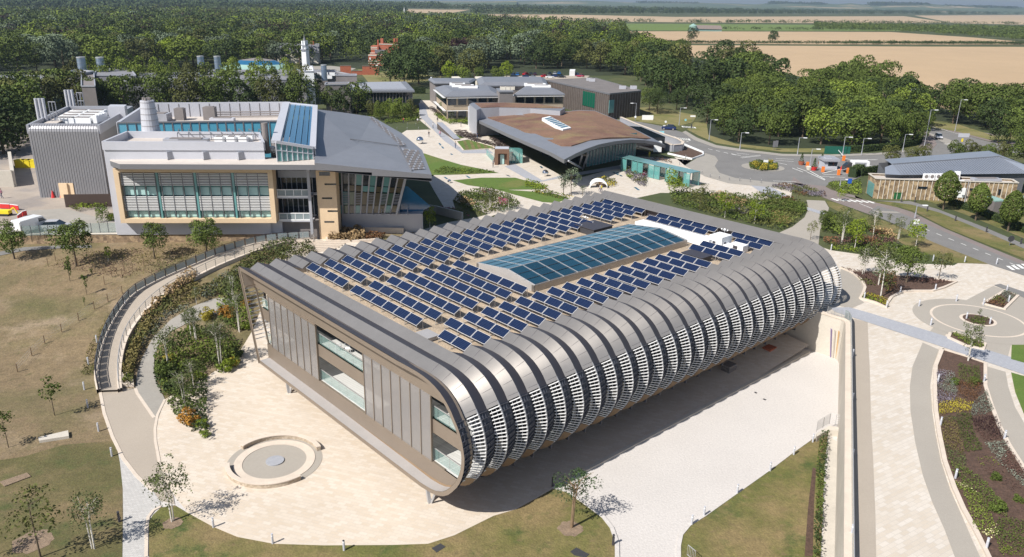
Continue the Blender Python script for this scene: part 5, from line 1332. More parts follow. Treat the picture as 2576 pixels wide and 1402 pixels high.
inner_w=[gp(*E2(560,960),ZU),gpts[0],gpts[2],gpts[4],gp(*E2(1800,850),ZU),gp(*E2(1500,560),ZU+3),gp(*E1(2300,800),ZU+3),gp(*E1(1440,790),ZU+2)]
mb=MB();mb.prism([p+Vector((0,1.2,0))for p in inner_w],ZU,ZU+3.9,top=False);mb.build('inner_wall',M['dark_glass'],pav)
mb=MB()
for x0,y0,x1,y1,z in((740,1065,815,850,5.5),(695,1030,735,880,5.5),(740,1050,560,945,6)):
 a=gp(*E2(x0,y0),ZU);b=gp(*E2(x1,y1),ZU+z);mb.bar(a,b,.3,.3)
for i in range(9):
 p=gp(*E1(1560+i*110,905+i*55),ZU);mb.bar(p+Vector((.5,2,0)),p+Vector((0,0,5)),.15,.15)
mb.build('raking_column',M['panel'],pav)
rw_=P_(E1,ZU+7.4,(1215,535),(1250,515),(1700,510),(2100,530),(2450,580),(2385,622),(2000,590),(1600,582),(1360,590),(1310,610))
mb=MB();mb.prism(rw_,ZU,ZU+7.3,top=False);mb.build('rear_wing_wall',M['panel'],pav)
mb=MB();mb.flat([p-Vector((0,0,.1))for p in rw_]);mb.build('rear_roof_edge',M['roofmetal'],pav)
mb=MB();mb.prism(P_(E1,ZU+7.5,(1290,522),(1700,516),(2100,535),(2420,583),(2000,577),(1600,570),(1370,578)),ZU+7.2,ZU+7.5);mb.build('rear_planted_roof',M['sedum'],pav)
mb=MB();a=P_(E1,ZU,(1198,812),(1285,893),(1350,900),(1345,800),(1280,740));mb.prism(a,ZU,ZU+5.5);mb.build('entrance_wall',M['panel_lt'],pav)
rl_=empty('rooflight',gp(*E1(2330,780),ZU+6.4),'slim white-framed blue rooflight on the brown pavilion roof','rooflight')
q=P_(E1,ZU+6.9,(2150,715),(2250,692),(2528,840),(2420,862))
mb=MB();mb.prism(q,ZU+6.0,ZU+6.9);mb.build('kerb',M['white'],rl_)
c=sum(q,Vector())/4;q=[c+(p-c)*Vector((.86,.86,1)).x for p in q]
for i in range(7):
 u0,u1=i/7+.02,(i+1)/7-.02;mb=MB();mb.add([p+Vector((0,0,.04))for p in(q[0].lerp(q[3],u0),q[1].lerp(q[2],u0),q[1].lerp(q[2],u1),q[0].lerp(q[3],u1))],[(0,1,2,3)]);mb.build('glass_pane',M['sky_glass'],rl_)
wallthing('ramp_wall',[gp(*E2(x,y),ZU)for x,y in((1230,455),(1420,540),(1600,610),(1800,690),(1960,745),(2030,790),(2010,820),(1900,830),(1700,790))],.6,ZU,ZU+1.7,M['panel'],'pale glazed ramp wall curving round the right end of the pavilion',cap=M['kerb'])
bk_=patch('bank',[E2(*q)for q in((2040,760),(2290,850),(2290,880),(2150,930),(1840,860),(1990,830))],'U',.1,M['mulch'])
kerb([E2(*q)for q in((1760,620),(2290,845),(2295,880),(2150,932),(1840,862))],'U',.3,.4,M['white'])
# ---------- low offices (grey pitched roofs)
def office(name,eave,zt,rise,inset,label,wallm,roofm,cat='office',z0=ZU,windows=True,top=None):
 o=empty(name,Vector((sum(p.x for p in eave)/len(eave),sum(p.y for p in eave)/len(eave),z0)),label,cat)
 c=sum(eave,Vector())/len(eave);c.z=0
 wp=[c+(Vector((p.x,p.y,0))-c)*.94 for p in eave]
 mb=MB();mb.prism(wp,z0,zt-.2,top=False);mb.build('wall',wallm,o)
 tp=[Vector((c.x+(p.x-c.x)*inset,c.y+(p.y-c.y)*inset,zt+rise))for p in eave]
 n=len(eave);mb=MB()
 for i in range(n):a,b=eave[i],eave[(i+1)%n];mb.add([Vector((a.x,a.y,zt)),Vector((b.x,b.y,zt)),tp[(i+1)%n],tp[i]],[(0,1,2,3)])
 mb.flat(tp);
 for i in range(n):a,b=eave[i],eave[(i+1)%n];mb.add([Vector((a.x,a.y,zt)),Vector((b.x,b.y,zt)),Vector((b.x,b.y,zt-.35)),Vector((a.x,a.y,zt-.35))],[(0,3,2,1)])
 mb.build('roof',roofm,o)
 if windows:
  for i in range(n):
   a,b=wp[i],wp[(i+1)%n];L_=(b-a).length
   if L_<4:continue
   out=(a+b)/2-c;out.z=0;dn=(b-a).normalized();nn_=Vector((dn.y,-dn.x,0));nn_=nn_ if nn_.dot(out)>0 else-nn_
   if nn_.y>.2:continue
   k=max(1,int(L_/3.0));fl_n=max(1,int((zt-z0)/3.4))
   for f in range(fl_n):
    zc=z0+(f+.55)*(zt-z0)/fl_n
    for j in range(k):
     p,q_=a.lerp(b,(j+.1)/k)+nn_*.04,a.lerp(b,(j+.9)/k)+nn_*.04;mb=MB();mb.bar(p+Vector((0,0,zc)),q_+Vector((0,0,zc)),.1,(zt-z0)/fl_n*.55)
     w__=mb.build('window',M['dark_glass'],o)
    mb=MB();mb.bar(a+nn_*.7+Vector((0,0,zc+1.1)),b+nn_*.7+Vector((0,0,zc+1.1)),.9,.08);mb.build('sunshade',M['slat'],o)
 return o
H8=ZU+7.6
M['wallbrown']=mat('wallbrown',(.36,.29,.21),.8,noise=(.5,.1))
office('office_wing',P_(E1,H8,(765,325),(905,435),(1605,425),(1540,320)),H8,1.1,.72,'left grey-roofed office wing with a beige window front behind the brown pavilion',M['wallbrown'],M['roofmetal'])
office('office_wing',P_(E1,H8,(1788,415),(2450,408),(2240,335),(1900,330)),H8,1.1,.72,'right grey-roofed office wing behind the brown pavilion roof',M['wallbrown'],M['roofmetal'])
o_=office('entrance_block',P_(E1,ZU+9.3,(1600,372),(1785,372),(1745,335),(1560,335)),ZU+9.3,.1,.98,'dark grey entrance block between the two beige office wings',M['conc_dark'],M['roofmetal'],windows=False)
mb=MB();a,b=gp(*E1(1650,505),ZU),gp(*E1(1740,505),ZU);
office('rear_office_wing',P_(E1,H8,(685,218),(1310,218),(1225,268),(760,268)),H8,.5,.9,'rear left office wing with low grey roof and white corner mast',M['conc_dark'],M['roofmetal'],windows=False)
office('rear_office_wing',P_(E1,H8+1,(1305,213),(2195,213),(2232,292),(1342,298)),H8+1,.9,.85,'long rear grey roof nearest the car park',M['conc_dark'],M['roofmetal'],windows=False)
wm=gp(*E1(733,485),ZU);mb=MB();mb.bar(wm,wm+Vector((0,0,8.2)),.5,.5);tag(mb.build('corner_column',M['white']),'tall white column at the left corner of the rear office','column')
for i,(x,y,w__,d__)in enumerate(((1060,300,5,3),(1130,320,7,3),(1200,335,6,2.5),(1985,285,5,3),(2060,305,7,3),(2140,325,6,2.5))):
 plant(*E1(x,y),H8+.9,w__,d__,.8,M['white'],'white curved duct housing on the %s office roof, %s from the left'%(['left','right'][i//3],ORD[i%3]),'duct_housing','white ducts on the office roofs','duct')
for i in range(3):plant(*E1(1645+i*60,352),ZU+9.4,1.6,1.2,.9,M['render'],'beige air unit on the entrance block roof, %s from the left'%ORD[i],'air_unit','beige air units')
for i,x in enumerate((985,1285)):
 q=P_(E1,ZU+4.5,(x,182),(x+90,180),(x+145,212),(x+30,215));mb=MB();mb.prism(q,ZU,ZU+4.5);tag(mb.build('storage_shed',M['render']),'%s pale flat-roofed shed peeping over the rear office roof'%['left','right'][i],'shed')
tb_px=[A2(1625,590),A2(2095,690),A2(2325,668),A2(1990,575)]
TZ=ZU+8.2;tbp=[gp(*q,TZ)for q in tb_px]
tb=empty('timber_building',gp(1620,245,ZU),'dark timber-clad office with a flat grey roof and one green glazed bay','office')
mb=MB();mb.prism(tbp,ZU,TZ-.3,top=False);mb.build('timber_wall',M['timber'],tb)
mb=MB()
for(a,b)in((tbp[0],tbp[1]),(tbp[1],tbp[2])):
 k=int((b-a).length/1.2)
 for i in range(k+1):p=a.lerp(b,i/k);mb.bar(Vector((p.x,p.y-.12,ZU)),Vector((p.x,p.y-.12,TZ-.3)),.15,.1)
mb.build('timber_batten',M['conc_dark'],tb)
mb=MB();mb.flat(tbp);mb.build('flat_roof',mat('roof_felt',(.16,.145,.14),.9,noise=[(.3,.15)]),tb)
mb=MB();walls(mb,tbp,.3,TZ-.35,TZ+.1);mb.build('parapet',M['fascia'],tb)
a,b=tbp[0].lerp(tbp[1],.62),tbp[0].lerp(tbp[1],.80);mb=MB();mb.bar(Vector((a.x,a.y-.25,TZ-3.2)),Vector((b.x,b.y-.25,TZ-3.2)),.15,4.6);gg=mb.build('green_window',M['greenglass'],tb)
mb=MB()
for i in range(6):p=a.lerp(b,i/5);mb.bar(Vector((p.x,p.y-.36,TZ-5.4)),Vector((p.x,p.y-.36,TZ-.9)),.1,.1)
mb.build('mullion',M['zinc_dark'],gg)
a,b=tbp[1].lerp(tbp[2],.0),tbp[1].lerp(tbp[2],.15);mb=MB();mb.bar(Vector((a.x,a.y-.25,TZ-4)),Vector((b.x,b.y-.25,TZ-4)),.15,4);mb.build('corner_window',M['teal'],tb)
for i,(x,y)in enumerate(((1945,595),(1965,600),(2270,655),(2190,655))):plant(*A2(x,y),TZ,2,1.2,1.0,M['panel_lt'],'pale box unit on the flat roof of the timber building, %s from the left'%ORD[[0,1,3,2][i]],'air_unit','units on the timber building')
db=empty('glazed_block',gp(*F1(1700,900),ZU),'low block with dark glazed front and overhanging grey roof','office')
zt=ZU+6.6
rp=P_(F1,zt,(1310,752),(2120,748),(2010,632),(1100,645))
mb=MB();mb.prism([p for p in rp],zt-.6,zt);mb.build('roof',M['roofmetal'],db)
c=sum(rp,Vector())/4;wp=[c+(p-c)*.94 for p in rp]
mb=MB();mb.prism(wp,ZU,zt-.6,top=False);mb.build('glazed_wall',M['dark_glass'],db)
mb=MB()
for i in range(19):p=wp[0].lerp(wp[1],i/18);mb.bar(Vector((p.x,p.y-.1,ZU)),Vector((p.x,p.y-.1,zt-.6)),.18,.12)
mb.build('mullion',M['conc_dark'],db)
ins=[c+(p-c)*.8 for p in rp];mb=MB();mb.prism(ins,zt-.1,zt+.25);mb.build('raised_roof',M['panel'],db)
def cblock(f,pts,z,label,mt='conc_dark',name='laboratory_block',z0=ZU,cat='building'):
 q=P_(f,z,*pts);mb=MB();mb.prism(q,z0,z);o=mb.build(name,M[mt]);tag(o,label,cat)
 mb=MB();walls(mb,q,.3,z,z+.35);mb.build('parapet',M['panel']if mt!='panel' else M['conc_dark'],o);return o
cblock(F1,[(965,680),(1285,675),(1270,652),(985,655)],ZU+9.0,'grey concrete box with two stacked tiers left of the glazed block')
cblock(F1,[(985,740),(1312,740),(1300,712),(995,714)],ZU+7.4,'lower grey concrete tier beside the glazed block')
cblock(F1,[(1105,560),(1375,560),(1365,545),(1115,545)],ZU+9.5,'plain grey concrete upper block behind the glazed block roof')
cblock(F1,[(810,560),(1110,560),(1290,545),(1060,500),(830,505)],ZU+7.0,'flat laboratory roof crowded with white pipes below the spire')
for i in range(10):plant(*F1(850+(i*53)%250,520+(i*37)%110),ZU+7.1,2.0,1.2,1.2,M['white']if i%3 else M['panel'],'tangled pale plant unit on the laboratory roof below the spire, %s of ten counting across'%ORD[i],'plant_unit','plant on the laboratory roof')
cblock(A1,[(480,540),(600,545),(690,530),(560,520)],ZU+11,'grey laboratory roof under the left pair of chimneys','labroof')
cblock(A1,[(600,640),(700,640),(690,530),(600,560)],ZU+10.4,'grey-brown laboratory tower block between the trees')
cblock(A1,[(690,560),(1000,560),(960,510),(720,510)],ZU+10,'pale metal laboratory roof right of the second chimney','labroof')
cblock(A1,[(860,610),(1500,600),(1450,540),(900,550)],ZU+8.5,'long white laboratory roof seen between the slender trees','labroof')
cblock(A1,[(1500,590),(2250,590),(2200,520),(1500,520)],ZU+8.5,'long pale laboratory roof below the domed green roof','labroof')
cblock(A1,[(-60,640),(340,640),(320,560),(-60,560)],ZU+8,'pale laboratory roof behind the trees at the far left','labroof')
cblock(A1,[(2240,530),(2310,530),(2300,490),(2250,490)],ZU+11,'small white stair tower beside the blue chimney near the spire','white')
dc=gp(*A1(1900,500),ZU+8)
dm=empty('domed_hall',Vector((dc.x,dc.y,ZU)),'shallow domed roof of pale green copper and blue glass among the trees','hall')
mb=MB();mb.loft([[dc+Vector((r_*math.cos(2*math.pi*i/28),r_*.7*math.sin(2*math.pi*i/28),z))for i in range(28)]for r_,z in((15.5,-.5),(10,1.6))],closed=True);mb.build('copper_roof',M['patina'],dm)
mb=MB();mb.loft([[dc+Vector((r_*math.cos(2*math.pi*i/28),r_*.7*math.sin(2*math.pi*i/28),z))for i in range(28)]for r_,z in((10,1.6),(6.5,3.0))],closed=True);mb.build('glass_ring',M['blueglass'],dm)
mb=MB();mb.loft([[dc+Vector((r_*math.cos(2*math.pi*i/28),r_*.7*math.sin(2*math.pi*i/28),z))for i in range(28)]for r_,z in((6.5,3.0),(.1,3.9))],closed=True);mb.build('crown_roof',M['conc_dark'],dm)
for i,(x,y0,y1,r_,lb)in enumerate(((610,528,445,1.35,'left of the first pair behind the ribbed block'),(750,526,445,1.35,'right of the first pair behind the ribbed block'),(1482,500,430,1.15,'left of the second pair in front of the domed hall'),(1605,498,430,1.15,'right of the second pair in front of the domed hall'),(2248,490,412,1.1,'standing just in front of the white spire'),(2385,530,488,1.0,'shortest one, right of the spire'))):
 p=gp(*A1(x,y0),ZU+10);h_=(y0-y1)*.3418*(p-CAM).length/FPX
 o=empty('steel_chimney',p,'bluish steel chimney, '+lb,'chimney','bluish steel chimneys')
 mb=MB();mb.tube(p-Vector((0,0,3)),p+Vector((0,0,h_)),r_,16);mb.build('shaft',M['chimney'],o,smooth=False)
 mb=MB();mb.tube(p+Vector((0,0,h_)),p+Vector((0,0,h_+.35)),r_*1.05,16);mb.build('rim',M['steel'],o)
 for j in range(2):mb=MB();mb.tube(p+Vector((0,0,h_*(.35+.3*j))),p+Vector((0,0,h_*(.35+.3*j)+.08)),r_*1.03,16);mb.build('band',M['panel'],o)
p=gp(*F1(715,300),ZU+14);sp=empty('chapel_tower',Vector((p.x,p.y,ZU)),'slim white clock-house tower with open lantern and pointed grey spire','tower')
k_=(p-CAM).length/FPX*.1953
def tz(y):return p.z+(300-y)*k_
mb=MB();mb.box(p.x-27*k_,p.x+27*k_,p.y-2.4,p.y+2.4,ZU,tz(232));mb.build('shaft',M['white'],sp)
mb=MB();mb.box(p.x-33*k_,p.x+33*k_,p.y-2.8,p.y+2.8,tz(232),tz(218));mb.box(p.x-24*k_,p.x+24*k_,p.y-2,p.y+2,tz(185),tz(172));mb.build('cornice',M['panel'],sp)
mb=MB()
for z0,z1,hw in((tz(218),tz(185),18),(tz(172),tz(128),14)):
 for sx in(-1,1):
  for sy in(-1,1):mb.bar(Vector((p.x+sx*hw*k_,p.y+sy*1.3,z0)),Vector((p.x+sx*hw*k_,p.y+sy*1.3,z1)),.7,.7)
 mb.bar(Vector((p.x,p.y,z0)),Vector((p.x,p.y,z1)),.9,.9)
mb.build('lantern',M['white'],sp)
mb=MB();mb.tube(Vector((p.x,p.y,tz(128))),Vector((p.x,p.y,tz(92))),22*k_,8,8*k_);mb.tube(Vector((p.x,p.y,tz(92))),Vector((p.x,p.y,tz(50))),8*k_,8,.05);mb.build('spire_roof',M['slate'],sp)
def gable(px,py,w_,d_,hw,hr,deg,wallm,roofm,label,z=ZU,name='house',cat='house',group=None,base=True):
 p=gp(px,py,z);a=R(deg);ex=Vector((math.cos(a),math.sin(a),0))*w_/2;ey=Vector((-math.sin(a),math.cos(a),0))*d_/2;Z=Vector((0,0,1))
 o=empty(name,p,label,cat,group)
 mb=MB();mb.obox(p+Z*hw/2,ex,ey,Z*hw/2);mb.add([p+ex+ey+Z*hw,p+ex-ey+Z*hw,p+ex+Z*(hw+hr),p-ex+ey+Z*hw,p-ex-ey+Z*hw,p-ex+Z*(hw+hr)],[(0,2,1),(3,4,5)]);mb.build('wall',wallm,o)
 mb=MB();e2=ex*1.04;y2=ey*1.1;h0=hw-hr*.1
 mb.add([p+e2+y2+Z*h0,p-e2+y2+Z*h0,p-e2+Z*(hw+hr+.1),p+e2+Z*(hw+hr+.1),p+e2-y2+Z*h0,p-e2-y2+Z*h0],[(0,1,2,3),(3,2,5,4)]);mb.build('roof',roofm,o)
 mb=MB();mb.obox(p+ex*.7+Z*(hw+hr+.4),ex*.08,ey*.16,Z*.9);mb.build('chimney',M['brick'],o)
 mb=MB()
 for t in(-.5,0,.5):
  mb.obox(p+ex*t-ey*1.01+Z*hw*.6,ex*.12,ey*.01,Z*hw*.14)
 mb.build('window',M['dark_glass'],o)
 return o
gable(*F1(640,395),22,9,6,4.5,5,M['render'],M['slate'],'grey slate-roofed chapel house behind the blue chimney',name='chapel_house')
for i,(f,x,y,deg,rf,w__,lb)in enumerate(((A1,1330,196,10,'tile',16,'long red-tiled farmhouse in the left wood'),(A1,1510,195,0,'tile',12,'small orange-roofed house right of the red farmhouse'),(A1,2130,235,10,'tile',15,'bright red-roofed house left of the village'),(A1,2115,200,60,'tile2',9,'white gabled cottage above the bright red roof'),(A1,2250,190,-5,'tile2',14,'low brown roof at the left end of the village'),(A1,2330,142,0,'tile2',16,'grey roof highest in the village'),(A1,2400,175,15,'tile',13,'brown-red roof in the upper row of the village'),(A1,2390,215,5,'tile2',20,'long brown roof in the middle of the village'),(A1,2480,180,70,'tile2',9,'left white gabled house of the village row'),(A1,2530,200,75,'tile2',9,'right white gabled house of the village row'),(A2,60,215,-5,'tile',20,'long tan roof at the right front of the village'),(A2,165,225,0,'tile',18,'tan roof carrying a small blue panel'),(A2,320,215,5,'tile',14,'salmon roof at the right end of the village'),(A2,250,195,-5,'tile',9,'small orange roof half hidden near the village edge'),(A2,65,175,60,'tile2',8,'small white gable standing behind the tan roofs'),(A1,1720,165,0,'tile',12,'faint reddish roof between the left trees'))):
 gable(*f(x,y),w__,8,4.5,4.0,deg,M['render'],M[rf],lb,group='village houses')
gable(*A2(1115,360),14,9,6,4,20,M['brick'],M['tile2'],'purple-grey roofed house sunk in the wood behind the copper beech')
gable(*A2(1140,318),9,6,7,3,20,M['brick'],M['tile2'],'small upper roof with white band above the purple-grey house')
gable(*A2(830,318),16,7,5,2.5,0,M['render'],M['slate'],'grey flat-looking roof hidden in the wood left of the copper beech')
mp=gp(*F1(1640,430),ZU);kk=(mp-CAM).length/FPX*.1953
mn=empty('brick_mansion',mp,'red brick mansion with cream bands and many tall chimneys','mansion')
def mbox(x0,x1,y0,y1,dep,mt,nm,off=0):
 mb=MB();mb.box(mp.x+(x0-1640)*kk,mp.x+(x1-1640)*kk,mp.y+off,mp.y+off+dep,ZU+max(0,(430-y1)*kk),ZU+(430-y0)*kk);return mb.build(nm,mt,mn)
mbox(1535,1735,300,440,9,M['brick'],'front_wing');mbox(1545,1640,205,300,8,M['brick'],'left_wing',6);mbox(1640,1885,180,300,9,M['brick'],'rear_wing',8)
for x0,x1,y0,y1,o_ in((1533,1737,300,312,-.15),(1533,1737,370,380,-.15),(1533,1737,400,408,-.15),(1545,1625,218,226,5.8),(1545,1625,238,246,5.8),(1640,1885,180,188,7.8),(1533,1640,285,293,5.8)):mbox(x0,x1,y0,y1,.4,M['render'],'stone_band',o_)
for x0,x1,y0 in((1615,1630,135),(1655,1690,118),(1815,1840,115),(1855,1868,112),(1622,1650,215),(1795,1820,205)):mbox(x0,x1,y0,300,1.6,M['brick'],'chimney_stack',9)
mbox(1548,1562,335,370,.3,M['white'],'window',-.2);mbox(1615,1660,420,440,.3,M['white'],'bay_window',-.2);mbox(1600,1720,250,290,6,M['slate'],'slate_roof',4)
for(x0,x1,y0,y1,lb)in((1165,1305,440,545,'left'),(1310,1450,500,545,'middle'),(1450,1660,445,548,'right')):
 a,b=gp(*F1(x0,y1),ZU),gp(*F1(x1,y1),ZU);h_=(y1-y0)*kk*(a-CAM).length/(mp-CAM).length
 mb=MB();mb.bar(a+Vector((0,0,h_/2)),b+Vector((0,0,h_/2)),.5,h_);o=mb.build('brick_wall',M['brick']);tag(o,lb+' length of the red brick garden wall in front of the mansion','garden wall','brick garden walls')
 mb=MB();mb.bar(a+Vector((0,0,h_+.1)),b+Vector((0,0,h_+.1)),.7,.2);mb.build('coping',M['tile2'],o)
p=gp(*A2(585,150),ZU);kd=(p-CAM).length/FPX*.3418;ch_=empty('village_church',p,'distant white church spire above the village trees','church')
mb=MB();mb.box(p.x-9*kd,p.x+9*kd,p.y-5,p.y+5,ZU,ZU+22*kd);mb.build('tower',M['white'],ch_)
mb=MB();mb.tube(Vector((p.x,p.y,ZU+22*kd)),Vector((p.x,p.y,ZU+84*kd)),9*kd,8,.2);mb.build('spire',M['white'],ch_)
p=gp(*A3(138,229),ZU);kd=(p-CAM).length/FPX*.3418;fm=empty('farm_silo',p,'round pale green silo with conical cap beside the barn','silo')
mb=MB();mb.tube(p,p+Vector((0,0,34*kd)),26*kd,20);mb.build('drum',M['patina'],fm)
mb=MB();mb.tube(p+Vector((0,0,34*kd)),p+Vector((0,0,48*kd)),27*kd,20,2*kd);mb.build('cap',M['patina'],fm)
p=gp(*A3(255,231),ZU);bn=empty('farm_barn',p,'long farm barn with brown roof and pale green wall in the far field','barn')
mb=MB();mb.box(p.x-92*kd,p.x+90*kd,p.y,p.y+20,ZU,ZU+15*kd);mb.build('wall',M['patina'],bn)
mb=MB();a0=Vector((p.x-94*kd,p.y-1,ZU+14*kd));a1=Vector((p.x+92*kd,p.y-1,ZU+14*kd));up_=Vector((0,11,24*kd));dn_=Vector((0,22,0))
mb.add([a0,a1,a1+up_,a0+up_,a1+dn_,a0+dn_],[(0,1,2,3),(3,2,4,5),(0,3,5),(1,4,2)]);mb.build('roof',M['tile2'],bn)
# ---------- right: grey-roofed hall and flint building
hz,hr_=ZU+4.4,ZU+5.6
hl=empty('sports_hall',gp(2420,470,ZU),'large hall with a broad blue-grey pitched metal roof at the right edge','hall')
e0,e1=gp(*G1(778,478),hz),gp(*G1(2640,468),hz);r0,r1=gp(*G1(870,350),hr_),gp(*G1(2258,248),hr_)
t0=gp(*G1(775,388),hz+.6);e2=gp(*G1(2760,420),hz+1)
mb=MB();mb.add([e0,gp(*G1(980,487),hz),e1,r1,r0,t0],[(0,1,4,5),(1,2,3,4)])
bk1,bk0=r1+(r1-e1)*.0+Vector((6,14,-1.2)),r0+Vector((4,12,-1.2));mb.add([r1,e1,e2,bk1],[(0,1,2),(0,2,3)]);mb.add([r0,r1,bk1,bk0],[(0,1,2,3)]);mb.build('roof',M['hallroof'],hl)
mb=MB();L_=44
for i in range(L_):
 u=(i+.5)/L_;a=gp(*G1(980,487),hz).lerp(e1,u);b=r0.lerp(r1,u);mb.bar(a+Vector((0,0,.05)),b+Vector((0,0,.05)),.06,.06)
mb.bar(r0+Vector((0,0,.08)),r1+Vector((0,0,.08)),.3,.16);mb.bar(r1+Vector((0,0,.08)),gp(*G1(2640,385),hz+.9),.3,.16);mb.build('standing_seam',M['roofmetal'],hl)
ww=[e0+Vector((.5,.5,0)),e1+Vector((-.3,.5,0)),e1+Vector((3,16,0)),e0+Vector((4,12,0))]
mb=MB();mb.prism(ww,ZU,hz-.05,top=False);mb.build('slate_wall',M['slate'],hl)
fz=ZU+3.9
fb_=empty('flint_building',gp(2350,490,ZU),'single-storey flint-faced building with a flat roof and air units','building')
fp=P_(G1,fz,(568,470),(665,537),(2500,592),(2420,545),(970,485))
mb=MB();mb.prism(fp,ZU,fz,top=False);mb.build('flint_wall',M['flint'],fb_)
mb=MB();mb.flat([p-Vector((0,0,.3))for p in fp]);mb.build('flat_roof',M['roofbeige'],fb_)
mb=MB();walls(mb,fp,.35,fz-.02,fz+.12);mb.build('coping',M['concrete'],fb_)
mb=MB()
for i in range(1,30):p=fp[1].lerp(fp[2],i/30);mb.bar(Vector((p.x,p.y-.04,ZU)),Vector((p.x,p.y-.04,fz)),.12,.12)
mb.build('pier_strip',M['concrete'],fb_)
def onw(x,y,w_,h_,mt,nm,f=G1,i0=1,i1=2,out=.08):
 a,b=fp[i0],fp[i1];d=(b-a);d.z=0;d.normalize();nn=Vector((d.y,-d.x,0));r=ray(*f(x,y));k=(a-CAM).dot(nn)/r.dot(nn);p=CAM+r*k+nn*out
 mb=MB();mb.obox(p,d*w_/2,nn*.05,Vector((0,0,h_/2)));return mb.build(nm,mt,fb_)
onw(1262,650,1.7,.4,M['dark_glass'],'window');onw(1905,672,.9,.4,M['dark_glass'],'window');onw(2255,705,.4,1.1,M['dark_glass'],'window');onw(1750,715,1.8,1.9,M['white'],'door')
a,b=fp[0],fp[1];mb=MB()
mb.bar(a.lerp(b,.15)+Vector((-.1,-.1,-2.4)),a.lerp(b,.9)+Vector((-.1,-.1,-2.4)),.1,2.6);mb.build('glazed_entrance',M['teal'],fb_)
for i,x in enumerate((1300,1375,1455,1520,1700)):
 p=gp(*G1(x,545),fz-.2);mb=MB();mb.box(p.x-.5,p.x+.5,p.y-.2,p.y+.25,p.z,p.z+(1.15 if i<4 else 1.6));o=mb.build('condenser',M['white']);tag(o,'white wall-type condenser on the flint building roof, %s from the left'%ORD[i],'air unit','condensers on the flint building')
 mb=MB();mb.tube(Vector((p.x,p.y-.22,p.z+.6)),Vector((p.x,p.y-.21,p.z+.6)),.36,14);mb.build('fan_grille',M['conc_dark'],o)
plant(*G1(2080,560),fz-.2,5.5,1.4,.5,M['panel'],'large low silver duct on the flint building roof','duct_housing',cat='duct')
for i,(x,mt_,lb)in enumerate(((935,'binG','left green'),(1018,'panel','middle silver'),(1115,'binG','right green'))):
 M.setdefault('binG',mat('bin_green',(.02,.12,.04),.5))
 p=gp(*G1(x,803),ZU);w_=.95 if i==1 else .75;mb=MB();mb.box(p.x-w_,p.x+w_,p.y,p.y+1.0,ZU+.1,ZU+1.25);o=mb.build('wheelie_bin',M[mt_]);tag(o,lb+' bin of the three by the flint wall','bin','bins by the flint wall')
 mb=MB();mb.box(p.x-w_-.03,p.x+w_+.03,p.y-.05,p.y+1.05,ZU+1.25,ZU+1.35);mb.build('lid',M['conc_dark']if i==1 else M[mt_],o)
for i,(pts,z,mt_,lb)in enumerate((([(2160,760),(2340,820),(2200,830),(2090,770)],2.4,'patina','green-roofed concrete store below the flint building'),([(2480,745),(2640,770),(2640,840),(2520,830)],2.2,'hallroof','blue-roofed store at the right edge'))):
 q=P_(G1,ZU+z,*pts);mb=MB();mb.prism(q,ZU,ZU+z-.1);o=mb.build('store',M['conc_dark']);tag(o,lb,'shed');mb=MB();mb.prism(q,ZU+z-.1,ZU+z+.1);mb.build('roof',M[mt_],o)
def hedge(pts,w_,h_,label,f=G1,key='dark',l='U'):
 P=[gl(*f(*q),l)for q in pts];root=empty('clipped_hedge',P[0],label,'hedge')
 C,Nn=[],[];rg=np.random.default_rng(len(pts)*7+int(h_*10));mb=MB()
 for a,b in zip(P[:-1],P[1:]):
  d=(b-a);L_=d.length;d.normalize();s_=Vector((-d.y,d.x,0));n_=int(L_*(w_+2*h_)*26)
  for _ in range(n_):
   t=rg.random()*L_;q=rg.random()*(w_+2*h_)
   if q<h_:p,nn=a+d*t-s_*w_/2+Vector((0,0,q)),-s_
   elif q<h_+w_:p,nn=a+d*t+s_*(q-h_-w_/2)+Vector((0,0,h_)),Vector((0,0,1))
   else:p,nn=a+d*t+s_*w_/2+Vector((0,0,q-h_-w_)),s_
   C.append(p-P[0]+Vector(rg.normal(0,.05,3)));Nn.append(nn)
  mb.bar(a+Vector((0,0,h_/2)),b+Vector((0,0,h_/2)),w_-.15,h_-.1)
 meshobj('leafy_shell',foliage('hedge_leaves',np.array(C),np.array(Nn),.3,LM[key],3,.5),(0,0,0),root);mb.build('hedge_body',M['hedgecore'],root);return root
M['hedgecore']=mat('hedgecore',(.02,.035,.01),.95)
hedge([(1620,870),(1900,960),(2200,1070),(2640,1250)],1.3,1.1,'long clipped hedge sloping down beside the footpath')
hedge([(1370,800),(1420,805)],1.2,1.2,'small clipped hedge block left of the big lollipop tree');hedge([(1690,810),(1780,815)],1.2,1.2,'small clipped hedge block right of the big lollipop tree')
hedge([(345,520),(460,450)],1.6,2.0,'tall clipped hedge behind the guard van');hedge([(455,500),(775,460)],.8,1.8,'dark green fence hedge running into the grey hall')
hedge([(1250,1120),(1400,1118),(1600,1100),(1760,1075),(1810,1045)],1.2,1.6,'long curved clipped hedge under the copse by the gate',A3)
hedge([(640,690),(740,690)],1.5,2.2,'square hedge behind the tables left of the offices',A2)
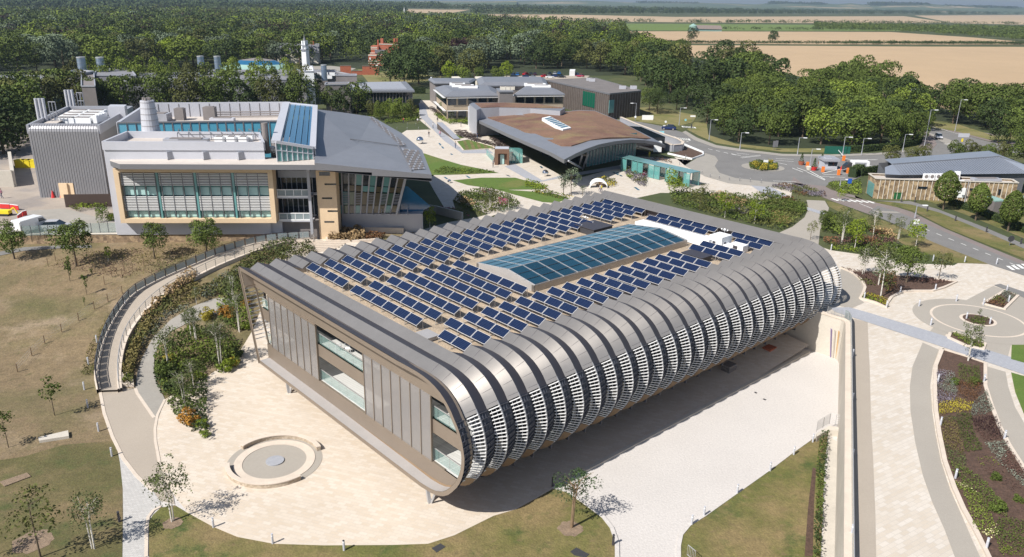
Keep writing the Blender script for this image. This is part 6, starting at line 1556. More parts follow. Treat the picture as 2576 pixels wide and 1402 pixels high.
# ================================================ NEAR TREES, SHRUBS, PLANTING
def topx(f,x,y):return f(x,y)
def hfrom(P,py):
 h=1.0
 for _ in range(12):
  Q=P+Vector((0,0,h));d=Q-CAM;dep=d.dot(cf);yy=701-FPX*d.dot(cu)/dep;h+=(yy-py)*dep/FPX*.9
 return max(h,.3)
def stems(mb,H_,n,r,lean,rg,br=5):
 tips=[]
 for i in range(n):
  a=rg.uniform(0,6.28);l_=lean*H_*rg.uniform(.5,1)
  p0=Vector((.12*n*.3*math.cos(a),.12*n*.3*math.sin(a),-.1));p1=Vector((l_*.4*math.cos(a),l_*.4*math.sin(a),H_*.45));p2=Vector((l_*math.cos(a),l_*math.sin(a),H_*.88))
  mb.tube(p0,p1,r,6,r*.65,caps=False);mb.tube(p1,p2,r*.65,5,r*.15,caps=False)
  for b in range(br):
   t=rg.uniform(.15,.9);q=p1.lerp(p2,t);a2=rg.uniform(0,6.28);L_=H_*rg.uniform(.10,.22)
   e=q+Vector((math.cos(a2)*L_,math.sin(a2)*L_,L_*rg.uniform(.3,.9)));mb.tube(q,e,r*.28,4,r*.08,caps=False);tips.append(e)
 return tips
def near_tree(f,bx,by,ty,kind,label,l='U',seed=1,name='tree',group=None,wf=1.0):
 P=gl(*f(bx,by),l);H_=hfrom(P,f(bx,ty)[1]);rg=np.random.default_rng(seed)
 o=empty(name,P,label,'tree',group);mb=MB()
 if kind=='birch':
  tips=stems(mb,H_,int(rg.integers(2,4)),.018*H_*.7,.09,rg,8);bark=M['birchbark'];key='birch'
  n=900;W_=H_*.27*wf;C,Nn=crown_pts(seed,n,(W_,W_,H_*.40),lobes=14,shell=.5);C+=[0,0,H_*.60];sz=H_*.030;rat=.6
  tp=np.array([tuple(t)for t in tips]);ex=np.repeat(tp,22,0)+rg.normal(0,H_*.028,(len(tp)*22,3));C=np.concatenate([C,ex]);Nn=np.concatenate([Nn,rg.normal(0,1,ex.shape)])
 elif kind=='airy':
  tips=stems(mb,H_,2,.014*H_,.1,rg,9);bark=M['bark'];key='silver'
  n=900;W_=H_*.33*wf;C,Nn=crown_pts(seed,n,(W_,W_,H_*.38),lobes=12,shell=.5);C+=[0,0,H_*.6];sz=H_*.04;rat=.6
 elif kind=='sapling':
  stems(mb,H_,1,.008*H_+.015,.02,rg,6);bark=M['bark'];key='mid'
  n=300;W_=H_*.24*wf;C,Nn=crown_pts(seed,n,(W_,W_,H_*.34),lobes=8,shell=.5);C+=[0,0,H_*.62];sz=H_*.055;rat=.6
 elif kind=='sparse':
  stems(mb,H_,1,.012*H_,.05,rg,9);bark=M['bark'];key='olive'
  n=700;W_=H_*.30*wf;C,Nn=crown_pts(seed,n,(W_,W_,H_*.34),lobes=12,shell=.5);C+=[0,0,H_*.62];sz=H_*.04;rat=.6
 elif kind=='lime':
  stems(mb,H_,1,.014*H_,.03,rg,8);bark=M['birchbark'];key='lime'
  n=1200;W_=H_*.36*wf;C,Nn=crown_pts(seed,n,(W_,W_,H_*.42),lobes=14,shell=.6);C+=[0,0,H_*.58];sz=H_*.05;rat=.6
 elif kind=='pine':
  tips=stems(mb,H_,2,.022*H_,.16,rg,10);bark=M['wood'];key='pine'
  n=1500;W_=H_*.34*wf;C,Nn=crown_pts(seed,n,(W_,W_,H_*.34),lobes=16,shell=.6);C+=[.04*H_,0,H_*.64];sz=H_*.038;rat=.35
 elif kind=='conifer':
  mb.tube((0,0,0),(0,0,H_*.9),.02*H_,6,.02);bark=M['bark'];key='mid'
  n=1400;t=rg.random(n)**.65;z=H_*(.1+.88*(1-t));rr_=H_*.26*wf*t*(.75+.25*np.sin(z*6/H_*3))*rg.uniform(.6,1.05,n);a=rg.uniform(0,6.28,n);C=np.stack([rr_*np.cos(a),rr_*np.sin(a),z],1);Nn=np.stack([np.cos(a),np.sin(a),np.full(n,.6)],1);sz=H_*.055;rat=.6
 elif kind=='lolli':
  mb.tube((0,0,-.1),(0,0,H_*.5),.022*H_,8,.015*H_);bark=M['bark'];key='mid'
  n=3200;W_=H_*.34*wf;z=rg.random(n)**.9;prof=np.sin(np.clip(z,0,1)**.8*np.pi)**.62*(1-.15*z);a=rg.uniform(0,6.28,n);r_=W_*prof*rg.uniform(.82,1.05,n)*(1+.08*np.sin(a*5+z*9));C=np.stack([r_*np.cos(a),r_*np.sin(a),H_*(.24+.76*z)],1);Nn=np.stack([np.cos(a),np.sin(a),(z-.4)*1.5],1);sz=H_*.045;rat=.7
 else:
  stems(mb,H_*.8,1,.025*H_,.02,rg,8);bark=M['bark'];key='mid' if kind=='round' else kind
  n=5200;W_=H_*.42*wf;C,Nn=crown_pts(seed,n,(W_,W_,H_*.42),lobes=22,shell=.55);C+=[0,0,H_*.60];sz=H_*.038;rat=.7
 mb.build('trunk',bark,None,origin=(0,0,0)).parent=o
 meshobj('crown',foliage('crown_near',C,Nn,sz,LM[key],seed,.7,rat),(0,0,0),o)
 return o
T=near_tree
T(C1,1275,1140,700,'birch','open multi-stemmed birch at the lawn corner beside the round seat plaza','L',3,'birch_tree',wf=1.25)
T(C1,690,1340,935,'birch','birch with white stems on the lawn left of the white sett path','L',4,'birch_tree',wf=1.1)
T(C1,300,1402,860,'sparse','thin olive-leaved tree in a bare soil circle at the lower left','L',5,wf=1.2)
T(C1,405,360,65,'sapling','young oak standing alone in the dry grass on the left','S',6,wf=1.2)
T(C1,66,595,320,'sapling','small tree at the very left edge beside the concrete slab','S',7,wf=1.2)
T(C1,-60,1402,1100,'sparse','tree whose shadow reaches in at the bottom left edge','L',8)
T(C2,1812,1182,750,'pine','open-crowned pine on the front lawn in a bare soil circle','L',9,'pine_tree',wf=1.15)
T(B1,105,545,270,'round','round dark tree at the far left below the stone wall','S',10,'street_tree')
T(B1,562,600,262,'round','tall tree right of the far left one below the stone wall','S',11,'street_tree')
T(B1,1138,545,282,'round','round tree below the left half of the louvred window wall','S',12,'street_tree')
T(B1,1525,530,248,'round','fuller round tree below the right half of the louvred window wall','S',13,'street_tree')
for i,(x,y,t,lb)in enumerate(((515,710,505,'leftmost'),(640,808,650,'second'),(625,890,815,'shortest'),(800,560,450,'yellowish'),(680,680,600,'low'))):
 T(B1,x,y,t,'sapling' if i!=3 else 'lime',lb+' thin sapling with few leaves in the dry field','S',20+i,'sapling','saplings in the dry field',wf=.6)
for i,(x,y,t,lb)in enumerate(((1242,1352,1030,'birch nearest the grey path, left of the yellow shrubs'),(1625,1335,975,'tall birch in the middle of the shrub island'),(1452,1172,880,'slim birch left in the shrub island'),(1412,1105,900,'birch at the left tip of the shrub island'),(1762,1082,760,'birch just left of the building front edge'),(1450,878,745,'bare-stemmed birch beside the grey path bend'),(1720,880,640,'birch behind the front left corner of the building'))):
 T(B1,x,y,t,'birch',lb,'S',30+i,'birch_tree','birches around the shrub island')
T(C1,1362,288,20,'birch','birch above the yellow shrub at the tip of the island bed','S',38,'birch_tree','birches around the shrub island')
T(C1,1435,160,-60,'birch','birch at the right side of the island bed facing the plaza','S',39,'birch_tree','birches around the shrub island')
T(B2,620,325,235,'conifer','small dark conifer in front of the institute plinth','U',41,'conifer')
T(B2,772,328,155,'lime','bright green slender tree at the left end of the ramp wall','U',42,wf=.8)
T(B2,1215,185,5,'birch','white-stemmed birch in the flower bed left of the pink shrubs','U',43,'birch_tree',wf=.8)
T(B2,1352,185,55,'birch','thin birch right of the pink shrubs','U',44,'birch_tree',wf=.5)
T(E2,598,1395,1015,'airy','grey-green tree in front of the pavilion corner','U',45,wf=1.1)
T(E2,490,1390,1080,'airy','smaller grey-green tree left of the one before the pavilion corner','U',46,wf=.8)
T(E2,740,1400,1250,'airy','low grey tree beside the white arch sculpture','U',47,wf=1.2)
T(E2,1885,1395,1045,'lime','bright green tree in front of the glass canopy','U',48)
T(E2,2290,1420,1215,'sparse','brownish sparse tree right of the glass canopy','U',49,wf=1.2)
T(E2,1035,1190,1115,'sapling','tiny bare sapling in the flower bed behind the white arch','U',50)
for i,(x,y,t,k,lb)in enumerate(((592,285,110,'lime','bright lime-green tree behind the far edge of the main roof'),(375,240,40,'lime','yellow-green young tree behind the roof edge, left of the lime one'),(188,190,10,'sparse','brownish young tree behind the roof edge near the square'),(60,150,50,'sapling','small green tree behind the far roof corner'),(890,150,-10,'sparse','thin tree at the top of the pale footpath'),(683,90,5,'sapling','little tree beside the blue-grey paving edge'),(1000,405,255,'sparse','leafy sparse tree by the pale footpath close to the roof'),(1236,432,160,'birch','tall birch left in the garden between footpath and road'),(1330,475,255,'lime','green tree beside the tall garden birch'),(1465,390,180,'birch','birch in the middle of the garden between footpath and road'),(1100,330,190,'mid','dense young tree at the left end of the garden'),(1650,400,230,'birch','thin birch near the road side of the garden'),(1775,460,255,'lime','bright tree by the small white path'),(1640,470,400,'birch','short birch at the white path bend'),(1225,120,15,'lime','pale yellow-green tree at the zebra crossing'),(1580,300,210,'sparse','thin bush-like tree beside the road'),(1390,662,440,'birch','small birch at the left end of the mulch bed'),(1522,832,440,'birch','largest birch, staked, in the mulch bed'),(1500,740,520,'birch','birch close behind the staked birch in the mulch bed'),(1706,722,450,'round','dark round-crowned tree in the middle of the mulch bed'),(1945,700,450,'sparse','slender tree at the right tip of the mulch bed'),(2166,1303,1000,'birch','leaning multi-stemmed birch by the blue-grey path'),(2243,975,905,'sapling','tiny lollipop sapling in the round paved disc'))):
 T(B3,x,y,t,k,lb,'U',60+i,'birch_tree' if k=='birch' else 'garden_tree')
T(G1,1527,935,432,'lolli','big dense lollipop tree in front of the flint building','U',90,'street_tree',wf=.92)
T(G1,1945,1078,590,'lolli','middle lollipop tree behind the sloping hedge','U',91,'street_tree',wf=.8)
T(G1,2362,1218,690,'lolli','right lollipop tree growing out of the sloping hedge','U',92,'street_tree',wf=.8)
for i,(x,y,t,k)in enumerate(((690,280,140,'round'),(850,285,160,'olive'),(950,285,165,'round'),(1130,300,200,'brown'),(1230,310,195,'brown'),(1350,300,200,'brown'))):
 T(E2,x,y+12,t,k,['dark green clipped tree','olive-green round tree','bright round tree','left purplish round tree','middle purplish round tree','right purplish round tree'][i]+' in front of the dark timber building','U',100+i,'garden_tree')
T(E1,890,690,505,'round','tree by the corner of the beige office wing','U',110,'garden_tree',wf=.8);T(E1,990,760,610,'birch','birch beside the parked cars below the offices','U',111,'birch_tree')
T(E2,1700,340,0,'dark','huge dark oak on the dry verge right of the timber building','U',112,'oak_tree',wf=1.25);T(E2,1950,290,0,'dark','second big dark oak at the road corner','U',113,'oak_tree',wf=1.1)
T(E2,1600,300,-20,'mid','broad oak close behind the timber building corner','U',114,'oak_tree',wf=1.2)
# ---- ground-cover masses (stuff)
GCN=0
def cover(f,px,keys,h,dens,sz,label,l='U',off=.1,seed=0,lump=.5,name='ground_cover',jit=.8):
 """leafy planting filling a plan polygon"""
 global GCN;GCN+=1;seed=seed or GCN+300;rg=np.random.default_rng(seed)
 W_=[gl(*(f(*q)if f else q),l)for q in px];poly=[(p.x,p.y)for p in W_];xs=[p[0]for p in poly];ys=[p[1]for p in poly]
 A_=abs(sum(poly[i][0]*poly[(i+1)%len(poly)][1]-poly[(i+1)%len(poly)][0]*poly[i][1]for i in range(len(poly))))/2
 dens*=1.9;sz*=.8;n=int(min(A_*dens,26000));X=rg.uniform(min(xs),max(xs),n*8);Y=rg.uniform(min(ys),max(ys),n*8)
 keep=np.zeros(len(X),bool);j=len(poly)-1
 for i in range(len(poly)):
  xi,yi=poly[i];xj,yj=poly[j]
  with np.errstate(divide='ignore',invalid='ignore'):
   keep^=((yi>Y)!=(yj>Y))&(X<(xj-xi)*(Y-yi)/(yj-yi+1e-12)+xi)
  j=i
 X,Y=X[keep][:n],Y[keep][:n];n=len(X)
 if n<3:return
 lumps=.5+.5*np.sin(X*2.1/lump*.5+seed)*np.cos(Y*1.9/lump*.5+seed*2)
 z0=np.array([lev(x,y,l)for x,y in zip(X,Y)])if l=='S' else np.full(n,lev(0,0,l))
 Z=z0+off+h*rg.random(n)**.6*(.45+.55*lumps)
 og=Vector((X.mean(),Y.mean(),z0.mean()))
 C=np.stack([X-og.x,Y-og.y,Z-og.z],1);Nn=np.stack([rg.normal(0,.5,n),rg.normal(0,.5,n),np.full(n,.8)],1)
 kk_=keys if isinstance(keys,list)else[keys]
 me=foliage(name,C,Nn,sz,[LM[k]for k in kk_],seed,jit)
 if len(kk_)>1:me.polygons.foreach_set('material_index',(((np.sin(X*.9+seed)+np.cos(Y*.8-seed)+rg.normal(0,.25,n))*.25+.5).clip(0,.999)*len(kk_)).astype(np.int32))
 return tag(meshobj(name,me,og),label,'planting',kind='stuff')
cover(None,[(336,975),(338,940),(352,895),(378,845),(422,796),(485,762),(520,745),(480,700),(430,735),(390,775),(350,825),(325,875),(312,930),(310,978)],['straw2','olive'],1.0,26,.32,'olive and straw grasses in the bed inside the curving ramp','S')
cover(None,[(375,805),(420,760),(480,722),(500,700),(478,690),(425,735),(385,775),(355,815)],'straw',1.5,30,.4,'tall buff-coloured grasses along the upper ramp railing','S',jit=.4)
cover(None,[(318,960),(322,900),(345,850),(372,812),(390,818),(358,870),(340,930),(335,970)],'straw2',1.3,30,.36,'green-gold grasses along the lower ramp railing','S',jit=.4)
cover(None,[(488,740),(560,700),(620,660),(680,640),(740,625),(775,610),(800,640),(720,660),(640,700),(570,740),(520,755)],['olive','birch'],.9,26,.3,'low mixed shrubs on the bank above the grey path','S')
cover(None,[(500,745),(545,705),(600,680),(620,690),(560,730),(520,760)],'grey',.7,26,.25,'grey-leaved lavender band on the bank','S')
cover(None,[(350,890),(385,840),(430,800),(470,780),(480,770),(420,785),(370,830),(345,880)],'grey',.6,22,.25,'grey-green low planting along the grey path','S')
cover(B1,[(905,1300),(930,1180),(990,1000),(890,1010),(820,1130),(700,1330),(600,1402),(880,1402)],['olive','straw2'],.3,16,.2,'rough weeds along the outer foot of the ramp','S',off=0)
cover(B1,[(720,1402),(730,1230),(800,1060),(900,920),(1040,790),(1250,660),(1500,560),(1480,540),(1200,630),(950,800),(780,980),(650,1200),(590,1402)],['straw2','olive'],.4,24,.2,'green weedy margin outside the ramp railing','S',off=0)
cover(B1,[(380,600),(600,640),(900,690),(1200,640),(1350,560),(1300,500),(900,480),(620,500),(420,560)],['straw2','brown'],.3,9,.2,'brown seedy docks and grasses among the young saplings','S',off=0)
cover(B1,[(620,500),(1400,430),(1900,440),(2060,400),(1700,520),(1400,600),(1200,620),(850,540)],['straw2','olive'],.25,9,.2,'olive rough grass below the institute wall','S',off=0)
cover(None,[(388,905),(392,935),(400,970),(418,1000),(430,1000),(418,960),(470,940),(520,930),(600,905),(608,890),(590,860),(540,840),(480,835),(430,850),(405,875)],['mid','light'],1.3,24,.34,'dense evergreen shrubs filling the island bed beside the grey path','S')
cover(C1,[(1130,0),(1140,130),(1200,235),(1240,230),(1235,300),(1290,380),(1400,480),(1530,560),(1525,400),(1530,150),(1520,0)],['mid','dark'],1.1,24,.32,'dark green shrubs at the tip of the island bed on the plaza','S')
cover(B1,[(1530,1280),(1600,1402),(1760,1360),(1780,1240),(1700,1180),(1560,1200)],['mid','light'],1.2,24,.34,'rounded shrubs below the tall birch on the plaza edge','S')
cover(B1,[(1600,1010),(1700,1080),(1850,1080),(1860,1000),(1800,780),(1720,700),(1600,880)],['mid','light'],1.2,22,.34,'shrubs left of the building corner','S')
cover(B1,[(1600,780),(1760,640),(1800,560),(2060,420),(2190,420),(2100,560),(1960,540),(1760,720),(1640,830)],['olive','birch'],1.2,18,.36,'mixed planting between the ramp and the building side','S')
def shrub(f,x,y,r,key,label,l='U',name='shrub',group=None,h=.8,seed=None):
 P=gl(*f(x,y),l);r=r*.3418*(P-CAM).length/FPX;seed=seed or int(x*3+y)%997
 C,Nn=crown_pts(seed,1500,(r,r,r*h),lobes=12,shell=.75,core=.3);C+=[0,0,r*h*.75]
 o=meshobj(name,foliage(name,C,Nn,r*.15,LM[key],seed),P);return tag(o,label,'shrub',group)
for x,y,r,k,lb in((1525,985,60,'yellow','wedge-shaped yellow shrub at the bend of the grey path'),(1660,990,70,'orange','orange-yellow rounded shrub right of the yellow wedge'),(1820,900,45,'orange','orange shrub close to the building corner'),(1255,1310,50,'yellow','yellow shrub left of the nearest birch'),(1230,1400,40,'lime','lime-green shrub by the lower birch stem'),(1810,1060,40,'lime','lime-green bush right of the corner birch'),(1680,1370,60,'lime','yellow-green low shrub at the foot of the tall birch'),(1720,1330,50,'yellow','yellowish shrub at the right side of the birch island'),(1740,1270,55,'dark','dark rounded shrub above the plaza edge'),(1420,1090,45,'lime','lime shrub at the left tip of the island')):
 shrub(B1,x,y,r,k,lb,'S')
for x,y,r,k,lb in((1400,420,75,'orange','bright golden-orange shrub near the tip of the island bed'),(1490,450,48,'lime','light green leafy shrub next to the golden one'),(1510,520,38,'lime','lowest light green shrub at the island tip'),(1475,90,45,'lime','yellow-green shrub at the plaza side of the island'),(1220,60,70,'mid','large green shrub on the path side of the island'),(1300,190,80,'dark','big dark shrub under the birch stems'),(935,110,40,'light','green bush in the planter end beside the ramp')):
 shrub(C1,x,y,r,k,lb,'S')
cover(B2,[(940,130),(1000,60),(1150,40),(1280,60),(1400,110),(1440,160),(1360,185),(1250,210),(1130,225),(1010,180)],['olive','mid'],.8,12,.35,'mixed green perennials in the big flower bed behind the roof')
cover(B2,[(1270,110),(1360,120),(1345,165),(1280,150)],'pink',.9,16,.3,'magenta flowering clump in the flower bed')
cover(B2,[(1150,50),(1260,60),(1250,100),(1170,90)],['pink','olive'],.7,12,.3,'dusty pink flowers around the birch')
cover(B2,[(980,120),(1020,100),(1115,150),(1090,170),(1000,145)],'straw',.8,16,.35,'cream feather grasses in the flower bed')
cover(B2,[(1250,180),(1440,150),(1400,190),(1300,215)],'grey',.5,12,.3,'grey-blue low planting at the bed corner')
cover(B2,[(1010,70),(1150,85),(1260,110),(1200,135),(1020,115)],'mid',.9,14,.35,'dark green shrub band in the flower bed')
cover(B2,[(850,170),(1000,190),(1070,230),(1050,245),(850,190)],['olive','pink'],.5,10,.3,'climbing plants along the ramp wall top')
cover(B2,[(15,360),(80,345),(200,345),(290,360),(300,415),(180,425),(30,420)],'straw',1.5,40,.42,'row of upright buff feather grass clumps on the steps',jit=.35,off=0)
cover(B2,[(300,375),(420,370),(450,390),(380,410),(300,418)],'rust',1.0,30,.36,'lower tan grasses right of the buff row',jit=.35,off=0)
cover(B2,[(1510,45),(1650,60),(1750,90),(1830,100),(1760,110),(1650,90),(1560,70)],['rust','mid','yellow'],.9,14,.35,'red and orange shrubs at the lawn end behind the roof')
cover(E2,[(1260,1090),(1300,1035),(1500,1040),(1650,1100),(1640,1140),(1570,1180),(1560,1290),(1450,1260),(1330,1180)],['olive','lav','light'],.9,14,.35,'mixed perennials in the curved bed left of the glass canopy')
cover(E2,[(1490,1110),(1570,1090),(1560,1160),(1510,1170)],'pink',.9,14,.3,'purple flowers in the curved bed')
cover(E2,[(1790,1190),(1850,1110),(2000,1180),(2140,1300),(2000,1320),(1820,1270)],['light','lime'],.9,12,.35,'bright green planting in front of the glass canopy')
cover(E2,[(850,1240),(900,1210),(1000,1180),(1150,1210),(1190,1270),(1100,1295),(950,1260)],['rust','yellow','olive'],.9,14,.35,'autumn-coloured shrubs in the oval bed by the white arch')
cover(E2,[(1620,930),(1700,920),(1900,970),(1880,990),(1720,950)],'rust',.8,12,.3,'dark red shrubs behind the glass canopy')
cover(E2,[(0,1200),(150,1230),(310,1290),(200,1320),(0,1290)],['light','lime'],.5,12,.35,'yellow-green grasses on the lawn mound')
cover(A2,[(880,1235),(1280,1272),(1050,1285),(860,1285),(790,1270)],['mid','light'],.5,10,.35,'longer grass along the lower edge of the green mound')
cover(A2,[(440,915),(560,905),(690,890),(700,870),(600,860),(500,880),(440,900)],['mid','light'],.9,12,.4,'planting at the end of the upper promenade')
cover(A2,[(310,880),(440,860),(600,850),(690,850),(690,790),(500,790),(330,800)],['light','olive'],.7,6,.45,'undergrowth beneath the small trees by the tents')
cover(A2,[(800,850),(900,845),(1060,860),(1060,910),(920,918),(860,890)],['mid','light'],1.0,10,.45,'green shrubs between the brown wedge wall and the offices')
cover(A3,[(550,1215),(600,1198),(700,1196),(765,1225),(760,1255),(650,1262),(560,1245)],'mid',.8,30,.35,'clipped green plants forming the spokes of the roundabout')
for i,q in enumerate(([(560,1225),(600,1210),(640,1232),(600,1252)],[(625,1262),(650,1225),(690,1230),(680,1262)],[(700,1240),(755,1235),(750,1258),(700,1258)],[(690,1200),(730,1205),(720,1220),(690,1215)])):cover(A3,q,'yellow',.95,40,.3,'%s wedge of bright yellow flowers on the roundabout'%ORD[i],off=.25)
cover(B3,[(-40,60),(130,45),(330,80),(560,85),(700,60),(830,100),(960,160),(975,200),(880,300),(780,340),(560,290),(300,230),(0,150)],['mid','olive'],.9,9,.42,'green garden planting behind the far edge of the main roof')
cover(B3,[(640,130),(800,130),(960,160),(972,200),(930,235),(820,215),(690,200)],'mid',1.0,16,.34,'dense dark green hedge-like grass bed above the footpath')
cover(B3,[(690,210),(800,220),(870,280),(840,315),(740,290),(660,270)],['mid','straw2'],.9,16,.34,'green grass bed beside the pale footpath')
cover(B3,[(270,60),(420,80),(540,130),(500,170),(360,150),(260,100)],'straw',.8,9,.34,'tan grasses among the garden behind the roof')
cover(B3,[(780,95),(870,100),(900,140),(800,130)],'rust',.8,12,.34,'russet feather grasses by the path top')
cover(B3,[(420,170),(560,180),(600,230),(480,220)],'lav',.6,10,.3,'mauve flowers behind the roof')
cover(B3,[(700,20),(780,0),(960,20),(1110,70),(1120,90),(960,90),(820,50)],['olive','lav','rust'],.8,12,.34,'purple and rust perennials by the junction')
cover(B3,[(1140,0),(1370,-20),(1380,80),(1200,60),(1130,10)],['mid','light'],.9,10,.4,'green shrubs in front of the tall hedge')
cover(B3,[(1085,300),(1130,230),(1240,260),(1400,300),(1450,340),(1330,390),(1150,370),(1080,350)],['mid','light'],1.4,14,.4,'dense shrubs under the garden birches')
cover(B3,[(1100,400),(1300,395),(1600,390),(1650,440),(1500,470),(1250,460),(1100,440)],['rust','brown','mid'],.8,14,.34,'reddish low shrubs in the garden')
cover(B3,[(1420,330),(1560,330),(1650,380),(1600,400),(1480,380)],['straw','rust'],.7,12,.34,'buff and pinkish grasses in the garden')
cover(B3,[(1140,440),(1340,480),(1350,505),(1150,480)],['lime','light'],.5,16,.3,'lime-green groundcover strip at the garden edge')
cover(B3,[(1340,480),(1500,440),(1650,460),(1780,500),(1680,545),(1480,530),(1350,505)],['mid','olive'],1.0,16,.36,'low green shrubs at the terrace edge')
cover(B3,[(1395,810),(1470,810),(1570,860),(1560,900),(1480,868),(1380,835)],['lime','yellow','mid'],.35,34,.22,'yellow-green leafy groundcover at the bed corner')
cover(B3,[(1520,660),(1620,660),(1640,780),(1560,810),(1500,730)],['rust','mid'],.9,16,.3,'rusty and green shrubs between the birches in the mulch bed')
cover(B3,[(1240,620),(1380,640),(1500,690),(1480,760),(1400,740),(1330,670)],['brown','olive'],.35,12,.28,'brown-green low cover in the mulch bed')
cover(B3,[(1700,680),(1850,690),(2050,720),(1900,740),(1750,720)],'brown',.45,16,.26,'dark reddish low plants in the mulch bed')
cover(B3,[(1450,650),(1560,650),(1560,690),(1470,680)],'silver',.5,18,.26,'silvery groundcover behind the birches')
cover(B3,[(2035,1105),(2060,1092),(2285,1180),(2270,1210),(2150,1185)],['mid','light'],.5,34,.22,'green strip bed beside the round disc')
cover(B3,[(2285,880),(2380,820),(2440,870),(2425,910)],['rust','olive'],.5,28,.22,'rusty plants in the diamond bed');cover(B3,[(2400,800),(2440,785),(2525,820),(2450,870)],'grey',.4,28,.22,'grey plants in the diamond bed');cover(B3,[(2165,1000),(2230,975),(2310,1000),(2290,1030),(2200,1030)],'mid',.4,34,.2,'low green plants in the centre of the round disc')
CV=[([(1930,40),(2060,60),(2080,200),(2060,270),(1930,290)],['lav','grey'],.4,'dusty mauve groundcover at the top of the long bed'),([(2080,0),(2240,20),(2250,120),(2200,180),(2090,110)],['mid','olive'],.6,'green leafy plants at the top of the long bed'),([(2090,120),(2260,130),(2240,260),(2180,280),(2090,220)],'rust',.5,'orange-red flowering patch in the long bed'),([(1945,290),(2080,240),(2200,290),(2180,340),(2060,350),(1950,370)],['lime','yellow'],.35,'yellow-green hosta-like patch in the long bed'),([(2190,290),(2300,190),(2350,330),(2280,370),(2180,370)],'grey',.35,'silvery patch in the long bed'),([(1955,380),(2070,380),(2120,600),(2160,750),(2010,700),(1975,540)],['birch','straw2'],.35,'pale olive sedum sweep in the long bed'),([(2075,360),(2180,355),(2200,480),(2270,630),(2140,640),(2090,500)],'mid',.4,'bright green sweep with tiny white flowers in the long bed'),([(2185,390),(2370,370),(2430,540),(2300,560),(2210,480)],['brown','purple'],.35,'dark brownish-purple sweep in the long bed'),([(2280,570),(2440,560),(2576,780),(2576,900),(2420,760)],['grey','brown'],.3,'thin grey-green tufts on mulch in the long bed'),([(2020,710),(2160,760),(2300,880),(2420,1010),(2460,1130),(2300,1080),(2150,920),(2040,780)],'mid',.35,'dark green grass sweep in the long bed'),([(2060,860),(2140,880),(2240,960),(2330,1100),(2390,1260),(2300,1280),(2200,1200),(2150,1000)],['cream','light'],.4,'cream-flowered sedum clumps along the path edge'),([(2380,1130),(2576,1150),(2640,1300),(2600,1402),(2400,1402),(2350,1240)],['mid','light'],.35,'green carpet at the bottom of the long bed'),([(2180,650),(2340,680),(2480,840),(2560,900),(2500,940),(2300,800)],['lime','brown'],.25,'scattered lime-green clumps on mulch in the long bed')]
for q,k,h,lb in CV:cover(C3,q,k,h,70 if h>.26 else 16,.13,lb)
for x,y,r,lb in((2370,830,45,'upper'),(2370,1060,60,'middle'),(2520,990,38,'right'),(2060,130,38,'topmost left'),(2220,130,36,'topmost right')):shrub(C3,x,y,r,'mid',lb+' dark leafy shrub rising from the long bed','U',group='dark shrubs in the long bed',h=.7)
cover(C3,[(1065,540),(1130,515),(1130,600),(1115,750),(1100,1000),(1085,1200),(1075,1440),(1020,1440),(1025,1200),(1040,1000),(1045,750),(1060,620)],['mid','dark'],1.3,60,.24,'leafy climbing hedge row along the foot of the retaining wall','L',off=0)
for f,x,y,r,l in((C2,1805,1195,85,'L'),(C1,240,1290,110,'L'),(C1,1270,1155,60,'L'),(B3,0,0,0,0)):
 if r:
  c=gl(*f(x,y),l);rad=r*.3418*(c-CAM).length/FPX;rg=np.random.default_rng(int(x))
  struct(sheet('bare_soil',[(c.x+rad*(1+.12*math.sin(i*1.7))*math.cos(2*math.pi*i/24),c.y+rad*(1+.1*math.cos(i*2.3))*math.sin(2*math.pi*i/24))for i in range(24)],l,.05,M.setdefault('soil',mat('soil',(.22,.16,.11),.95,noise=[(2,.2),(9,.2)],bump=(6,.6)))))
